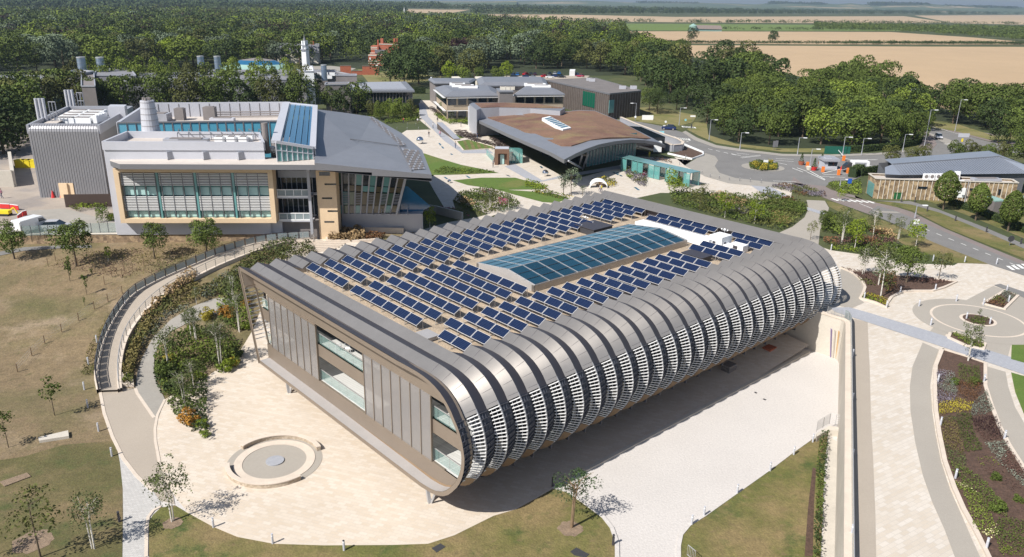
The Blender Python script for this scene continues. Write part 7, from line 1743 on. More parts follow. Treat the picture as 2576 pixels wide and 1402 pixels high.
# ================================================ RAMP, RAILINGS, STREET FURNITURE, VEHICLES, PEOPLE
ro=smooth_px([(250,990),(244,944),(260,869),(290,807),(328,756),(369,728),(424,701),(485,675),(554,646),(646,619),(718,610),(780,606)],3,closed=False)
ri=smooth_px([(303,988),(301,944),(309,889),(328,841),(369,787),(417,746),(472,715),(547,677),(632,643),(704,619),(740,612),(790,612)],3,closed=False)
RO=[gl(x,y,'S')for x,y in ro];RI=[gl(x,y,'S')for x,y in ri]
mb=MB();mb.loft([[p+Vector((0,0,.35))for p in RO],[p+Vector((0,0,.35))for p in RI]]);mb.f=[f[::-1]for f in mb.f];struct(mb.build('ramp_path',M['beige']))
for P0,nm,sd in((RO,'outer',0),(RI,'inner',1)):
 rt=empty('ramp_railing',P0[0],('dark glazed outer railing on a low kerb' if sd==0 else 'slim steel inner railing on a low kerb')+' following the curving ramp','railing')
 mb=MB();P=[(p.x,p.y)for p in P0];poly=strip(P,.45);n=len(P)
 for i in range(n-1):
  a,b,c,d=poly[i],poly[i+1],poly[2*n-2-i],poly[2*n-1-i];z0,z1=P0[i].z,P0[i+1].z
  t=[Vector((*a,z0+.5)),Vector((*b,z1+.5)),Vector((*c,z1+.5)),Vector((*d,z0+.5))];q=[v-Vector((0,0,.8))for v in t];mb.add(t+q,[(3,2,1,0),(0,1,5,4),(2,3,7,6)])
 mb.build('kerb_wall',M['kerb'],rt)
 L_=[0]
 for a,b in zip(P0[:-1],P0[1:]):L_.append(L_[-1]+(b-a).length)
 def at_(d):
  i=max(k for k in range(len(L_)-1)if L_[k]<=d);return P0[i].lerp(P0[i+1],(d-L_[i])/(L_[i+1]-L_[i]))
 k=int(L_[-1]/1.6);pm,gm_,rm=MB(),MB(),MB();prev=None
 for i in range(k+1):
  p=at_(min(L_[-1]-.01,L_[-1]*i/k));pm.bar(p+Vector((0,0,.4)),p+Vector((0,0,1.6)),.07 if sd else .12,.07 if sd else .12)
  if prev is not None:
   if not sd:gm_.bar(prev.lerp(p,.08)+Vector((0,0,1.02)),prev.lerp(p,.92)+Vector((0,0,1.02)),.03,.9)
   else:
    for z in(.8,1.05,1.3):rm.bar(prev+Vector((0,0,z)),p+Vector((0,0,z)),.02,.02)
   rm.bar(prev+Vector((0,0,1.6)),p+Vector((0,0,1.6)),.07,.05)
  prev=p
 pm.build('post',M['zinc_dark']if not sd else M['steel'],rt);rm.build('handrail',M['zinc_dark']if not sd else M['steel'],rt)
 if not sd:gm_.build('glass_infill',M['bal_glass'],rt)
mb=MB();mb.prism([gl(x,y,'S')for x,y in((303,975),(306,945),(333,945),(338,975))],-.1,.45);struct(mb.build('planter_kerb',M['kerb']))
patch('steps',[(700,640),(735,615),(765,603),(822,595),(823,607),(905,610),(975,605),(1035,590),(1060,580),(1130,560),(1200,548),(1300,520),(1200,560),(1000,620),(860,680),(760,700),(700,690)],'S',.07,M['terrace'])
for i in range(6):
 kerb([W2(420+i*22,1270-i*26),W2(900+i*40,1240-i*22)],'S',.35,.30,M['kerb'],name='step')
kerb([W2(600,1110),W2(830,1045),W2(830,1125),W2(1250,1130),W2(1500,1110)],'S',.5,.45,M['kerb'],name='step')
wr=empty('terrace_railing',gl(*W2(1300,965),'U'),'long pale double handrail below the institute plinth','railing')
P=[gl(*W2(x,y),'U')for x,y in smooth_px([(760,1010),(960,975),(1200,962),(1500,965),(1750,975),(2000,990)],3,closed=False)]
mb=MB();mb.path([p+Vector((0,0,1.0))for p in P],.06);mb.path([p+Vector((0,0,.1))for p in P],.05)
for p in P:mb.tube(p,p+Vector((0,0,1.0)),.05,5)
mb.build('handrail',M['kerb'],wr)
wallthing('ramp_wall',[gl(*W2(x,y),'U')for x,y in((2060,730),(2250,760),(2560,840),(2576,845))],.3,ZU,ZU+1.4,M['concrete'],'pale ramp wall with planting on top, right of the institute plinth')
wallthing('ramp_wall',[gl(*W2(x,y),'U')for x,y in((1000,1003),(1400,1003),(1820,1012))],.25,ZU-.4,ZU+.8,M['kerb'],'low pale curved wall behind the buff grasses',cap=M['kerb'])
patch('paving_grid',[W2(*q)for q in((2110,280),(2290,270),(2440,560),(2480,690),(2340,680),(2220,480))],'U',.03,M['terrace'])
def light_bollard(f,x,y,l,label,group,h=.95,r=.09,mt='panel_lt'):
 P=gl(*f(x,y),l);o=empty('bollard_light',P,label,'bollard',group)
 mb=MB();mb.tube(P,P+Vector((0,0,h*.78)),r,8);mb.tube(P+Vector((0,0,h*.9)),P+Vector((0,0,h)),r,8);mb.build('shaft',M[mt],o)
 mb=MB();mb.tube(P+Vector((0,0,h*.78)),P+Vector((0,0,h*.9)),r*.8,8);mb.build('lamp_band',M['white' if mt!='zinc_dark' else 'rubber'],o);return o
for i,(x,y)in enumerate(((622,172),(648,303),(727,478),(825,662),(1572,1185),(2008,1305),(2533,1355))):light_bollard(C1,x,y,'L' if i>3 else 'S',['first white bollard left of the ramp foot','white bollard standing in the tree shadow by the ramp foot','white bollard beside the beige path bend','white bollard near the top of the white sett path','white bollard at the plaza edge right of the multi-stemmed birch','white bollard at the middle of the plaza lawn edge','white bollard at the bottom centre of the plaza lawn edge'][i],'white bollards around the lower lawns')
light_bollard(C2,140,1355,'L','white bollard beside the dark manhole at the plaza lawn edge','white bollards around the lower lawns')
light_bollard(C1,880,1145,'L','black bollard left of the white sett path','black bollards',1.0,.1,'zinc_dark');light_bollard(C2,1675,885,'L','black bollard at the shadow edge left of the pine','black bollards',1.0,.1,'zinc_dark');light_bollard(C2,2120,1315,'L','black bollard at the lawn edge right of the pine','black bollards',1.0,.1,'zinc_dark')
for i,(x,y)in enumerate(((652,1325),(714,1160),(813,1030),(926,895))):light_bollard(B1,x,y,'S','%s white bollard outside the ramp railing, counting from the lower end'%ORD[i],'white bollards along the ramp')
for i,(x,y)in enumerate(((1020,558),(880,650),(706,770),(464,935),(220,1100),(130,1165))):light_bollard(C3,x,y,'L','%s white bollard on a square base along the courtyard lawn, counting from the wall'%ORD[i],'white bollards along the courtyard lawn')
for i,(x,y)in enumerate(((1308,262),(1308,682),(1305,1245))):light_bollard(C3,x,y,'U','%s white bollard behind the glass balustrade of the retaining wall, from the top'%ORD[i],'white bollards along the balustrade')
light_bollard(B3,1312,1270,'U','white bollard halfway along the wall balustrade','white bollards along the balustrade')
for i,(x,y)in enumerate(((1155,480),(1648,538),(1905,560),(2138,570),(2372,585),(1398,840),(1562,905),(1662,800),(1920,780),(2076,858),(1802,895),(1888,1035),(2150,990),(2322,1028),(2447,785),(2460,865),(2275,885))):
 light_bollard(B3,x,y,'U','white bollard '+['at the garden edge near the rounded building end','below the small white path among the garden trees','at the tip of the garden by the promenade','on the verge corner by the road','beside the road near the right crossing','at the left kerb corner of the mulch bed','at the bottom corner of the mulch bed','on the curved kerb of the mulch bed','at the upper kerb of the mulch bed','standing alone on the promenade paving','left of the round paved disc','at the lower left of the round disc','left on the centre ring of the disc','right on the centre ring of the disc','above the diamond bed','right of the diamond bed','left of the diamond bed'][i],'white bollards on the promenade')
for i,(x,y)in enumerate(((1940,120),(1958,440),(2068,830),(2296,1345),(2278,120),(2428,540))):light_bollard(C3,x,y,'U','white bollard on the %s kerb of the long bed, %s from the top'%(('left',ORD[i])if i<4 else('right',ORD[i-4])),'white bollards along the long bed')
for i,(x,y)in enumerate(((985,838),(1160,840),(1320,960),(1685,1085),(2085,1230),(2530,1385))):light_bollard(G1,x,y,'U','%s black bollard along the footpath by the flint building, from the left'%ORD[i],'black bollards along the footpath',1.0,.11,'zinc_dark')
for i,(x,y)in enumerate(((205,1280),(265,1305),(332,1318),(405,1330),(483,1335),(560,1340),(640,1350),(65,1190),(85,1168),(100,1185),(40,1215))):light_bollard(A3,x,y,'U','%s slim grey bollard edging the square near the roundabout'%ORD[i],'slim grey bollards by the roundabout',.9,.06,'fascia')
for i,(x,y)in enumerate(((285,870),(415,875),(560,872),(690,870),(420,815),(525,818),(648,815))):light_bollard(E1,x,y,'U','%s thin dark bollard across the top of the square'%ORD[i],'thin dark bollards across the square',.9,.05,'fascia')
def manhole(f,pts,l,label):
 mb=MB();mb.prism([gl(*f(*q),l)for q in pts],lev(0,0,l),lev(0,0,l)+.06);tag(mb.build('manhole_cover',M['blackbox']),label,'manhole cover')
manhole(C2,[(785,1340),(850,1305),(888,1330),(822,1372)],'L','dark square manhole cover at the plaza lawn edge');manhole(C2,[(1805,1365),(1850,1335),(1945,1385),(1920,1410),(1835,1392)],'L','dark square manhole cover at the bottom of the front lawn')
for i,q in enumerate(([(590,190),(600,188),(613,196),(604,199)],[(652,240),(662,238),(680,246),(670,249)],[(1090,1298-1200+0),(1098,95),(1110,99),(1100,103)])):
 if i<2:manhole(C3,q,'L','%s tiny dark drain cover on the white courtyard'%ORD[i])
mb=MB();mb.prism([gl(*C1(*q),'L')for q in((285,540),(505,488),(510,530),(290,565))],0,.3);tag(mb.build('concrete_slab',M['concrete']),'flat pale concrete slab lying on the left lawn','slab')
mb=MB();mb.prism([gl(*C1(*q),'L')for q in((0,855),(200,788),(230,815),(35,888))],0,.12);tag(mb.build('stone_slab',M['soil']),'flat brown slab path at the left edge of the lawn','slab')
br=empty('crowd_barrier',gl(*C3(130,1400),'L'),'small steel barrier at the bottom edge of the courtyard lawn','barrier');mb=MB();P=[gl(*C3(x,y),'L')for x,y in((95,1395),(150,1440))]
for z in(.15,1.05):mb.tube(P[0]+Vector((0,0,z)),P[1]+Vector((0,0,z)),.03,5)
for t in(0,.2,.4,.6,.8,1):p=P[0].lerp(P[1],t);mb.tube(p+Vector((0,0,.15)),p+Vector((0,0,1.05)),.02,4)
mb.build('frame',M['steel'],br)
for i,(x0,x1,mt_,lb)in enumerate(((1550,1640,'purpleboard','purple-edged'),(1585,1665,'concrete','grey'),(1625,1710,'orangeboard','orange'))):
 M.setdefault('purpleboard',mat('purpleboard',(.22,.16,.32),.7));M.setdefault('orangeboard',mat('orangeboard',(.55,.36,.18),.7,noise=(2,.1)))
 a=gl(*Zm(2900,1200,700)(x0,840+i*12),'L');b=Bm(25.0,18.75+i*.22,0);b.z=3.6
 mb=MB();mb.bar(a,b,.32,.06,up=(1,0,1));tag(mb.build('leaning_board',M[mt_]),lb+' long board leaning against the courtyard end wall','board','boards leaning on the end wall')
for i,(a_,b_)in enumerate(((22.6,16.6),(19.0,16.4))):
 P=Bm(a_,b_,-5.6);pl=empty('brick_pallet',P,['brick stack on a pallet in the shade by the end wall','dark crate-like pallet in the shade beneath the louvres'][i],'pallet')
 mb=MB();mb.obox(P+Vector((0,0,.08)),bu*.8,bv*.6,Vector((0,0,.08)));mb.build('pallet_base',M['wood'],pl)
 mb=MB()
 for r_ in range(3):
  for c_ in range(3):mb.obox(P+bu*(c_-1)*.5+Vector((0,0,.32+r_*.3)),bu*.23,bv*.55,Vector((0,0,.13)))
 mb.build('brick_pack',M['brick']if i==0 else M['conc_dark'],pl)
def lamp(f,bx,by,ty,label,arm=1.2,group='tall lamp columns',az=None,double=False):
 P=gl(*f(bx,by),'U');h=hfrom(P,f(bx,ty)[1]);o=empty('street_lamp',P,label,'street lamp',group)
 mb=MB();mb.tube(P,P+Vector((0,0,h)),.09,6,.06);mb.tube(P,P+Vector((0,0,1)),.13,6);mb.build('column',M['panel'],o)
 mb=MB();d=Vector((math.cos(az or 0),math.sin(az or 0),0));t=P+Vector((0,0,h));mb.tube(t,t+d*arm,.05,5);mb.build('arm',M['panel'],o)
 mb=MB();mb.obox(t+d*(arm+.2),d*.45,Vector((-d.y,d.x,0))*.16,Vector((0,0,.08)));mb.build('lantern',M['white'],o)
for i,(x,b,t,lb)in enumerate(((1715,850,657,'tall lamp at the tree belt beyond the copse tip'),(1842,1075,810,'tall lamp at the bend of the access road'),(2067,968,735,'tall lamp on the verge of the bypass'),(484,1103,978,'left lamp on the verge opposite the roundabout'),(907,1143,1015,'lamp between the road signs and the gatehouse'),(1240,1143,1010,'lamp at the green gate beside the barrier'),(1378,1145,1020,'lamp in front of the curved hedge'),(1682,1115,990,'lamp at the right part of the curved hedge'),(998,1240,1098,'lamp beside the planters at the gatehouse'),(258,1033,882,'lamp at the left corner of the copse'),(37,925,795,'lamp on the dry verge near the big oaks'))):
 lamp(A3,x,b,t,lb,az=0)
lamp(B3,1772,245,150,'lamp beside the road below the flint building',az=0);lamp(G1,1800,868,560,'tall lamp in front of the flint building door',az=math.pi);lamp(G1,190,655,545,'short lamp by the blue road sign');lamp(E2,1420,430,205,'lamp on the dry verge left of the oaks',az=math.pi)
def sign(f,x,by,ty,w_,h_,mt,label,name='road_sign',disc_=False,posts=1):
 P=gl(*f(x,by),'U');H_=hfrom(P,f(x,ty)[1]);o=empty(name,P,label,'sign');mb=MB()
 for i in range(posts):q=P+Vector(((i-(posts-1)/2)*w_*.7,0,0));mb.tube(q,q+Vector((0,0,H_)),.05,5)
 mb.build('post',M['fascia'],o);mb=MB();c=P+Vector((0,-.08,H_-h_/2))
 if disc_:mb.tube(c,c+Vector((0,-.04,0)),w_/2,16)
 else:mb.obox(c,(w_/2,0,0),(0,.03,0),(0,0,h_/2))
 mb.build('panel',M[mt],o);return o
M['signblue']=mat('signblue',(.02,.10,.45),.5);M['signlight']=mat('signlight',(.25,.55,.62),.5)
sign(A3,672,1215,1178,1.1,2.0,'white','white upright sign panel on the roundabout','sign_board');sign(A3,732,1108,1038,.7,1.6,'fascia','left grey back of a road sign by the verge');sign(A3,749,1108,1035,.7,1.6,'fascia','right grey back of a road sign by the verge')
sign(A3,2130,1010,982,3.2,1.6,'panel_lt','wide white direction sign at the bypass',posts=2);sign(A3,2118,1045,1020,.5,.9,'yellow','yellow bollard sign on the traffic island');sign(A3,1843,1185,1160,.5,.8,'yellow','yellow bollard sign at the lower kerb')
sign(A3,1283,1395,1315,.8,1.0,'signblue','blue road sign with white and red triangle above','road_sign');sign(A3,135,900,850,1.6,.5,'white','small white name board by the road fork');sign(A3,83,905,875,.7,.7,'signlight','pale blue round sign on the dry verge',disc_=True)
sign(E2,1577,420,358,3.6,1.7,'white','large white site sign on the dry verge','site_sign',posts=2);sign(E2,1752,625,562,1.6,2.6,'signlight','pale blue banner sign at the kerb by the pavilion','banner_sign');sign(E2,1793,520,488,.8,.9,'white','white plate sign beside the blue car')
sign(E2,1418,432,365,.7,.7,'white','round speed sign on the dry verge',disc_=True);sign(E2,1808,490,428,.7,.7,'white','round red-rimmed sign near the blue car',disc_=True);sign(G1,2385,1402,1270,1.0,1.0,'blackbox','black round sign disc seen from behind at the right verge',disc_=True)
sign(G1,1160,1200,1060,.9,.8,'white','white triangle-backed sign by the road','road_sign');sign(E2,2137,590,475,.35,1.0,'blackbox','dark traffic signal at the crossing','traffic_signal')
def car_mesh(L_,W_,H_,van=False):
 """body rings along x; returns body, glass, wheels builders around the origin"""
 b=MB();g=MB()
 hw=W_/2
 if van:prof=[(-.5,.35,.9,.9),(-.47,.25,.98,1.),(.0,.2,1.,1.),(.28,.2,.99,1.),(.40,.22,.62,1.),(.48,.25,.50,.96),(.5,.3,.42,.9)]
 else:prof=[(-.5,.32,.55,.86),(-.46,.22,.66,.95),(-.30,.18,.68,1.),(.12,.18,.66,1.),(.28,.18,.60,1.),(.44,.22,.52,.95),(.5,.3,.42,.84)]
 rings=[]
 for x,z0,z1,wy in prof:
  y=hw*wy;rings.append([Vector((x*L_,-y,z0*H_)),Vector((x*L_,-y*1.0,(z0+z1)/2*H_)),Vector((x*L_,-y*.94,z1*H_)),Vector((x*L_,y*.94,z1*H_)),Vector((x*L_,y,(z0+z1)/2*H_)),Vector((x*L_,y,z0*H_))])
 b.loft(rings,closed=True,capends=True);b.f=[f[::-1]for f in b.f]
 if not van:
  r2=[]
  for x,z1,wy in((-.44,.66,.88),(-.30,.97,.74),(.08,1.0,.74),(.27,.62,.86)):y=hw*wy;r2.append([Vector((x*L_,-hw*.9,.62*H_)),Vector((x*L_,-y,z1*H_)),Vector((x*L_,y,z1*H_)),Vector((x*L_,hw*.9,.62*H_))])
  g.loft(r2,closed=True,capends=True);g.f=[f[::-1]for f in g.f]
  b.box(-.30*L_,.08*L_,-hw*.72,hw*.72,.965*H_,1.02*H_)
 else:
  g.add([Vector((.295*L_,-hw*.86,.93*H_)),Vector((.295*L_,hw*.86,.93*H_)),Vector((.40*L_,hw*.9,.66*H_)),Vector((.40*L_,-hw*.9,.66*H_))],[(3,2,1,0)])
  for sy in(-1,1):g.add([Vector((.12*L_,sy*hw*.985,.88*H_)),Vector((.27*L_,sy*hw*.985,.88*H_)),Vector((.36*L_,sy*hw*1.0,.64*H_)),Vector((.12*L_,sy*hw*1.0,.64*H_))],[(0,1,2,3)])
 return b,g
VM={}
def vehicle(f,x,y,deg,paint,label,kind='car',group=None,l='U',z=None):
 P=gl(*f(x,y),l)if z is None else gp(*f(x,y),z)
 if kind not in VM:
  L_,W_,H_=(4.3,1.8,1.45)if kind=='car' else(5.0,1.95,2.2);b,g=car_mesh(L_,W_,H_,kind=='van');VM[kind]=(b,g,L_,W_,H_)
  w_=MB();w_.tube((0,-.11,0),(0,.11,0),.33,14);h_=MB();h_.tube((0,-.125,0),(0,.125,0),.19,10);lg_=MB();lg_.box(-.04,.04,-.16,.16,-.07,.07)
  o1,o2,o3=w_.build('tyre',M['rubber'],origin=(0,0,0)),h_.build('rim',M['steel'],origin=(0,0,0)),lg_.build('headlight',M['white'],origin=(0,0,0));VM['w']=(o1.data,o2.data,o3.data)
  for o in(o1,o2,o3):bpy.data.objects.remove(o)
 b,g,L_,W_,H_=VM[kind];key='paint_'+'_'.join('%.2f'%c for c in paint)
 if key not in M:M[key]=mat(key,paint,.25,.1,spec=.8)
 o=empty('parked_'+kind if group else 'driving_'+kind,P,label,kind,group)
 def mk(B,nm,mt):
  kk=kind+nm+key
  if kk not in VM:q=B.build(nm,mt,origin=(0,0,0));q.parent=o;VM[kk]=q.data;return q
  return meshobj(nm,VM[kk],(0,0,0),o)
 mk(b,'body',M[key]);mk(g,'window',M['dark_glass'])
 for sx in(-.31,.31):
  for sy in(-1,1):t=meshobj('wheel',VM['w'][0],(sx*L_,sy*(W_/2-.1),.33),o);meshobj('rim',VM['w'][1],(0,0,0),t)
 for sy in(-1,1):meshobj('headlight',VM['w'][2],(L_/2-.03,sy*W_*.36,H_*.38),o)
 o.rotation_euler=(0,0,R(deg));return o
NAVY,RED,BLK,SIL,WHT,BLU=(.008,.02,.09),(.5,.01,.01),(.015,.015,.018),(.45,.46,.5),(.8,.8,.8),(.02,.12,.35)
vehicle(E2,1850,545,165,NAVY,'dark blue car driving past the pavilion towards the offices');vehicle(A3,1945,1020,250,SIL,'silver-blue car waiting on the access road by the bypass')
CP='cars in the car park beyond the offices'
for x,y,d,c,lb in((1385,558,80,NAVY,'dark blue car at the left end of the back row'),(1418,558,85,BLU,'slate blue car second in the back row'),(1478,555,60,RED,'bright red car in the middle of the back row'),(1515,555,90,BLK,'black car right of the bright red one'),(1545,555,90,(.05,.01,.03),'dark maroon car at the right of the back row'),(1395,575,10,BLK,'black car nearest the left end, front row'),(1485,573,5,NAVY,'navy car in the front row above the office roof'),(1535,578,5,SIL,'silver car low in the front row'),(1620,570,30,RED,'red car left of the white one'),(1655,577,5,WHT,'white car in the front row by the timber building'),(1655,552,90,BLK,'black car behind the white one'),(1690,552,90,SIL,'pale silver car beside the blue one'),(1722,548,90,BLU,'bright blue car in the back row'),(1700,568,0,NAVY,'navy car right of the white one'),(1740,573,0,BLK,'black car lowest right of the white one'),(1840,556,160,NAVY,'dark car beside the white container'),(1875,568,160,(.3,.02,.05),'crimson car partly above the timber roof')):
 vehicle(A2,x,y,d,c,lb,'car',CP)
vehicle(A2,1008,858,95,(.02,.08,.14),'dark teal car parked under the beige office wing','car','cars by the offices');vehicle(A2,1048,855,95,WHT,'white car nose beside the pavilion wall','car','cars by the offices')
vehicle(B1,238,340,70,WHT,'white van parked in the yard behind the stone wall','van','vans in the yard',z=ZI);vehicle(B1,420,330,10,SIL,'silver car behind the glass fence in the yard','car','cars in the yard',z=ZI)
mb=MB();q=P_(A2,ZU+2.6,(1800,528),(1838,528),(1835,540),(1798,540));mb.prism([gp(*A2(x,y),ZU)for x,y in((1798,560),(1838,560),(1842,550),(1802,550))],ZU,ZU+2.6);tag(mb.build('storage_container',M['white']),'white container at the far side of the car park','container')
def boxtruck(f,x,y,deg,label,cab,box):
 P=gl(*f(x,y),'U');o=empty('box_truck',P,label,'truck');o.rotation_euler=(0,0,R(deg))
 def mk(B,n_,m_):q=B.build(n_,m_,origin=(0,0,0));q.parent=o;return q
 mb=MB();mb.box(-2.6,1.1,-1.0,1.0,.75,2.6);mk(mb,'cargo_box',M[box]);mb=MB();mb.box(-1.9,.6,-1.03,1.03,1.0,2.4);mk(mb,'side_shutter',M['panel'])
 mb=MB();mb.loft([[Vector((x_,-.95*w_,.45)),Vector((x_,-.95*w_,z_)),Vector((x_,.95*w_,z_)),Vector((x_,.95*w_,.45))]for x_,z_,w_ in((1.15,2.2,1),(1.9,2.15,1),(2.6,1.35,.97),(2.75,.9,.9))],closed=True,capends=True);mb.f=[g_[::-1]for g_ in mb.f];mk(mb,'cab',M[cab])
 mb=MB();mb.add([Vector((1.95,-.8,2.1)),Vector((1.95,.8,2.1)),Vector((2.62,.8,1.42)),Vector((2.62,-.8,1.42))],[(3,2,1,0)]);mk(mb,'windscreen',M['dark_glass'])
 for sx in(-1.6,1.8):
  for sy in(-.9,.9):t=meshobj('wheel',VM['w'][0],(sx,sy,.38),o);meshobj('rim',VM['w'][1],(0,0,0),t)
boxtruck(G1,385,450,175,'small truck with black cab and white box at the gatehouse','blackbox','white')
tr=empty('white_trailer',gl(*E2(1665,855),'U'),'white box trailer parked under the pavilion eave','trailer');P=tr.location.copy()
mb=MB();mb.box(P.x-1.7,P.x+1.7,P.y,P.y+3,P.z+.45,P.z+3.0);mb.build('body',M['white'],tr)
for sx in(-1.4,1.4):mb=MB();mb.tube(P+Vector((sx-.12,1.2,.35)),P+Vector((sx+.12,1.2,.35)),.35,12);mb.build('wheel',M['rubber'],tr)
gh=empty('gatehouse',gl(*A3(1148,1250),'U'),'small grey gatehouse booth with flat white roof between the barriers','gatehouse');P=gh.location.copy();k_=(P-CAM).length/FPX*.3418
mb=MB();mb.box(P.x-46*k_,P.x+46*k_,P.y,P.y+3,P.z,P.z+58*k_);mb.build('wall',M['panel_lt'],gh)
mb=MB();mb.box(P.x-54*k_,P.x+54*k_,P.y-.5,P.y+3.5,P.z+58*k_,P.z+74*k_);mb.box(P.x-30*k_,P.x+10*k_,P.y+.5,P.y+2,P.z+74*k_,P.z+86*k_);mb.build('roof',M['panel'],gh)
mb=MB();mb.box(P.x-18*k_,P.x+42*k_,P.y-.06,P.y,P.z+26*k_,P.z+50*k_);mb.build('window',M['dark_glass'],gh)
for i,(x,y,x2,y2)in enumerate(((1247,1185,1205,1137),(1094,1268,1180,1262),(1210,1290,1270,1278),(980,1232,980,1232),(1277,1278,1277,1278))):
 P=gl(*A3(x,y),'U');o=empty('barrier_gate',P,['orange barrier post at the green gate','orange barrier post left of the gatehouse door','orange barrier post on the lower lane','orange post beside the round planters','orange post nearest the truck'][i],'barrier','orange barriers at the gatehouse')
 mb=MB();mb.box(P.x-.3,P.x+.3,P.y-.2,P.y+.2,P.z,P.z+1.25);mb.build('cabinet',M['orange'],o)
 if x!=x2:Q=gl(*A3(x2,y2),'U');mb=MB();mb.bar(P+Vector((0,0,1.0)),Vector((Q.x,Q.y,P.z+1.05)),.09,.12);mb.build('arm',M['white'],o)
for i,(x,y,c)in enumerate(((935,1215,'brick'),(1082,1220,'brick'),(1028,1255,'red'),(993,1252,'render'))):
 P=gl(*A3(x,y),'U');o=empty('planter_tub',P,['terracotta tub with spiral conifer left of the gatehouse lamp','terracotta tub with spiral conifer beside the gatehouse','red tub with small spiral conifer','low cream round planter beside the red tub'][i],'planter','planter tubs at the gatehouse')
 mb=MB();mb.tube(P,P+Vector((0,0,.8)),.5,12,.75);mb.build('tub',M[c],o)
 if i<3:
  rg=np.random.default_rng(i);n=260;t=rg.random(n);rr_=.42*(1-t)+.08;a=rg.uniform(0,6.28,n);C=np.stack([rr_*np.cos(a),rr_*np.sin(a),.8+2.0*t],1);meshobj('topiary',foliage('topiary',C,np.stack([np.cos(a),np.sin(a),a*0+.4],1),.2,LM['dark'],i),(0,0,0),o)
for i,(x,y,h_)in enumerate(((1230,1250,.9),(388,93+1100,0))):
 if h_:P=gl(*A3(x,y),'U');mb=MB();mb.tube(P,P+Vector((0,0,h_)),.3,8,.06);tag(mb.build('traffic_cone',M['red']),'red and white cone by the gatehouse','cone')
P=gl(*A3(1200,1135),'U');mb=MB();mb.box(P.x-3.2,P.x+3.2,P.y,P.y+.3,P.z,P.z+1.9);M['greengate']=mat('greengate',(.01,.10,.07),.5);tag(mb.build('green_gate',M['greengate']),'dark green fence gate at the edge of the copse','gate')
for f,x,y,r,lb in((E1,580,1048,46,'large mirrored steel sphere on the pale square'),(E2,260,1142,41,'mirrored steel sphere in front of the pavilion eave'),(A2,915,1348,14,'small mirrored ball beside the dark institute corner')):
 P=gl(*f(x,y),'U');kk=.1953 if f is not A2 else .3418;rad=r*kk*(P-CAM).length/FPX;mb=MB();mb.sphere(P+Vector((0,0,rad*.97)),rad,32,20);tag(mb.build('mirror_sphere',M['chrome'],smooth=True),lb,'sphere','mirrored spheres')
P=gl(*E2(950,1300),'U');k_=(P-CAM).length/FPX*.1953;mb=MB();rg_=[]
for i in range(17):
 a=math.pi*(1.02-i/16*1.04);c,s_=math.cos(a),math.sin(a);rr_=108*k_
 rg_.append([P+Vector((rr_*c,oy,max(0,rr_*.78*s_)+oz))for oy,oz in((0,0),(1.6,0),(1.6,.42),(0,.42))])
mb.loft(rg_,closed=True,capends=True);ar=tag(mb.build('arch_bench',M['white'],smooth=False),'white curved arch bench sculpture beside the oval bed','sculpture')
mb=MB();mb.box(P.x-30*k_,P.x+88*k_,P.y+.5,P.y+.9,P.z+22*k_,P.z+42*k_);mb.build('seat_slats',M['darkwood'],ar)
wd=empty('wedge_wall',gl(*E1(900,930),'U'),'brown wedge-shaped wall rising towards the offices','wall');a,b=gl(*E1(800,860),'U'),gl(*E1(1020,1000),'U');ka=(a-CAM).length/FPX*.1953
n_=Vector((1.4,.5,0));mb=MB();mb.add([a,b,b+Vector((0,0,.25)),a+Vector((0,0,78*ka)),a+n_,b+n_,b+n_+Vector((0,0,.25)),a+n_+Vector((0,0,78*ka))],[(0,1,2,3),(4,7,6,5),(3,2,6,7),(0,3,7,4),(1,5,6,2)]);mb.build('wall',M['timber'],wd)
mb=MB();mb.bar(b+n_*.5+Vector((0,0,.3)),a+n_*.5+Vector((0,0,78*ka+.05)),1.7,.1);mb.build('capping',M['panel'],wd)
lf=empty('lift_tower',gl(*E1(1640,1325),'U'),'brown box-shaped lift tower with pale glass door on the square','lift tower');P=lf.location.copy();k_=(P-CAM).length/FPX*.1953;Ht=205*k_
mb=MB();M['corten']=mat('corten',(.17,.095,.06),.7,noise=(.8,.12));mb.box(P.x-100*k_,P.x-55*k_,P.y,P.y+3.2,P.z,P.z+Ht);mb.box(P.x+55*k_,P.x+85*k_,P.y,P.y+3.2,P.z,P.z+Ht);mb.box(P.x-55*k_,P.x+55*k_,P.y,P.y+3.2,P.z+Ht*.72,P.z+Ht);mb.box(P.x-55*k_,P.x+55*k_,P.y+1,P.y+3.2,P.z,P.z+Ht*.72);mb.build('tower_wall',M['corten'],lf)
mb=MB();mb.box(P.x-95*k_,P.x+80*k_,P.y+.15,P.y+3,P.z+Ht,P.z+Ht+.08);mb.build('roof',M['panel_lt'],lf);mb=MB();mb.box(P.x-28*k_,P.x+22*k_,P.y+.85,P.y+.95,P.z+.1,P.z+Ht*.62);mb.build('door',M['tealpale'],lf)
st=empty('glass_stair_shelter',gl(*E1(1810,1300),'U'),'green glass stair shelter right of the brown lift tower','shelter');P=st.location.copy();Hs_=130*k_
mb=MB();mb.box(P.x-90*k_,P.x+88*k_,P.y+.2,P.y+6.5,P.z+Hs_,P.z+Hs_+.1);mb.build('glass_roof',M['tealglass'],st)
mb=MB();mb.box(P.x-90*k_,P.x+88*k_,P.y+.2,P.y+.26,P.z,P.z+Hs_);mb.box(P.x+87*k_,P.x+88*k_,P.y,P.y+6.5,P.z,P.z+Hs_);mb.build('glass_wall',M['tealglass'],st)
mb=MB()
for i in range(5):
 x_=P.x+(-90+i*44.5)*k_;mb.bar(Vector((x_,P.y+.15,P.z)),Vector((x_,P.y+.15,P.z+Hs_)),.12,.12)
mb.bar(P+Vector((-40*k_,2,1.8)),P+Vector((80*k_,2,-.2)),1.6,.25);mb.build('steel_frame',M['patina'],st)
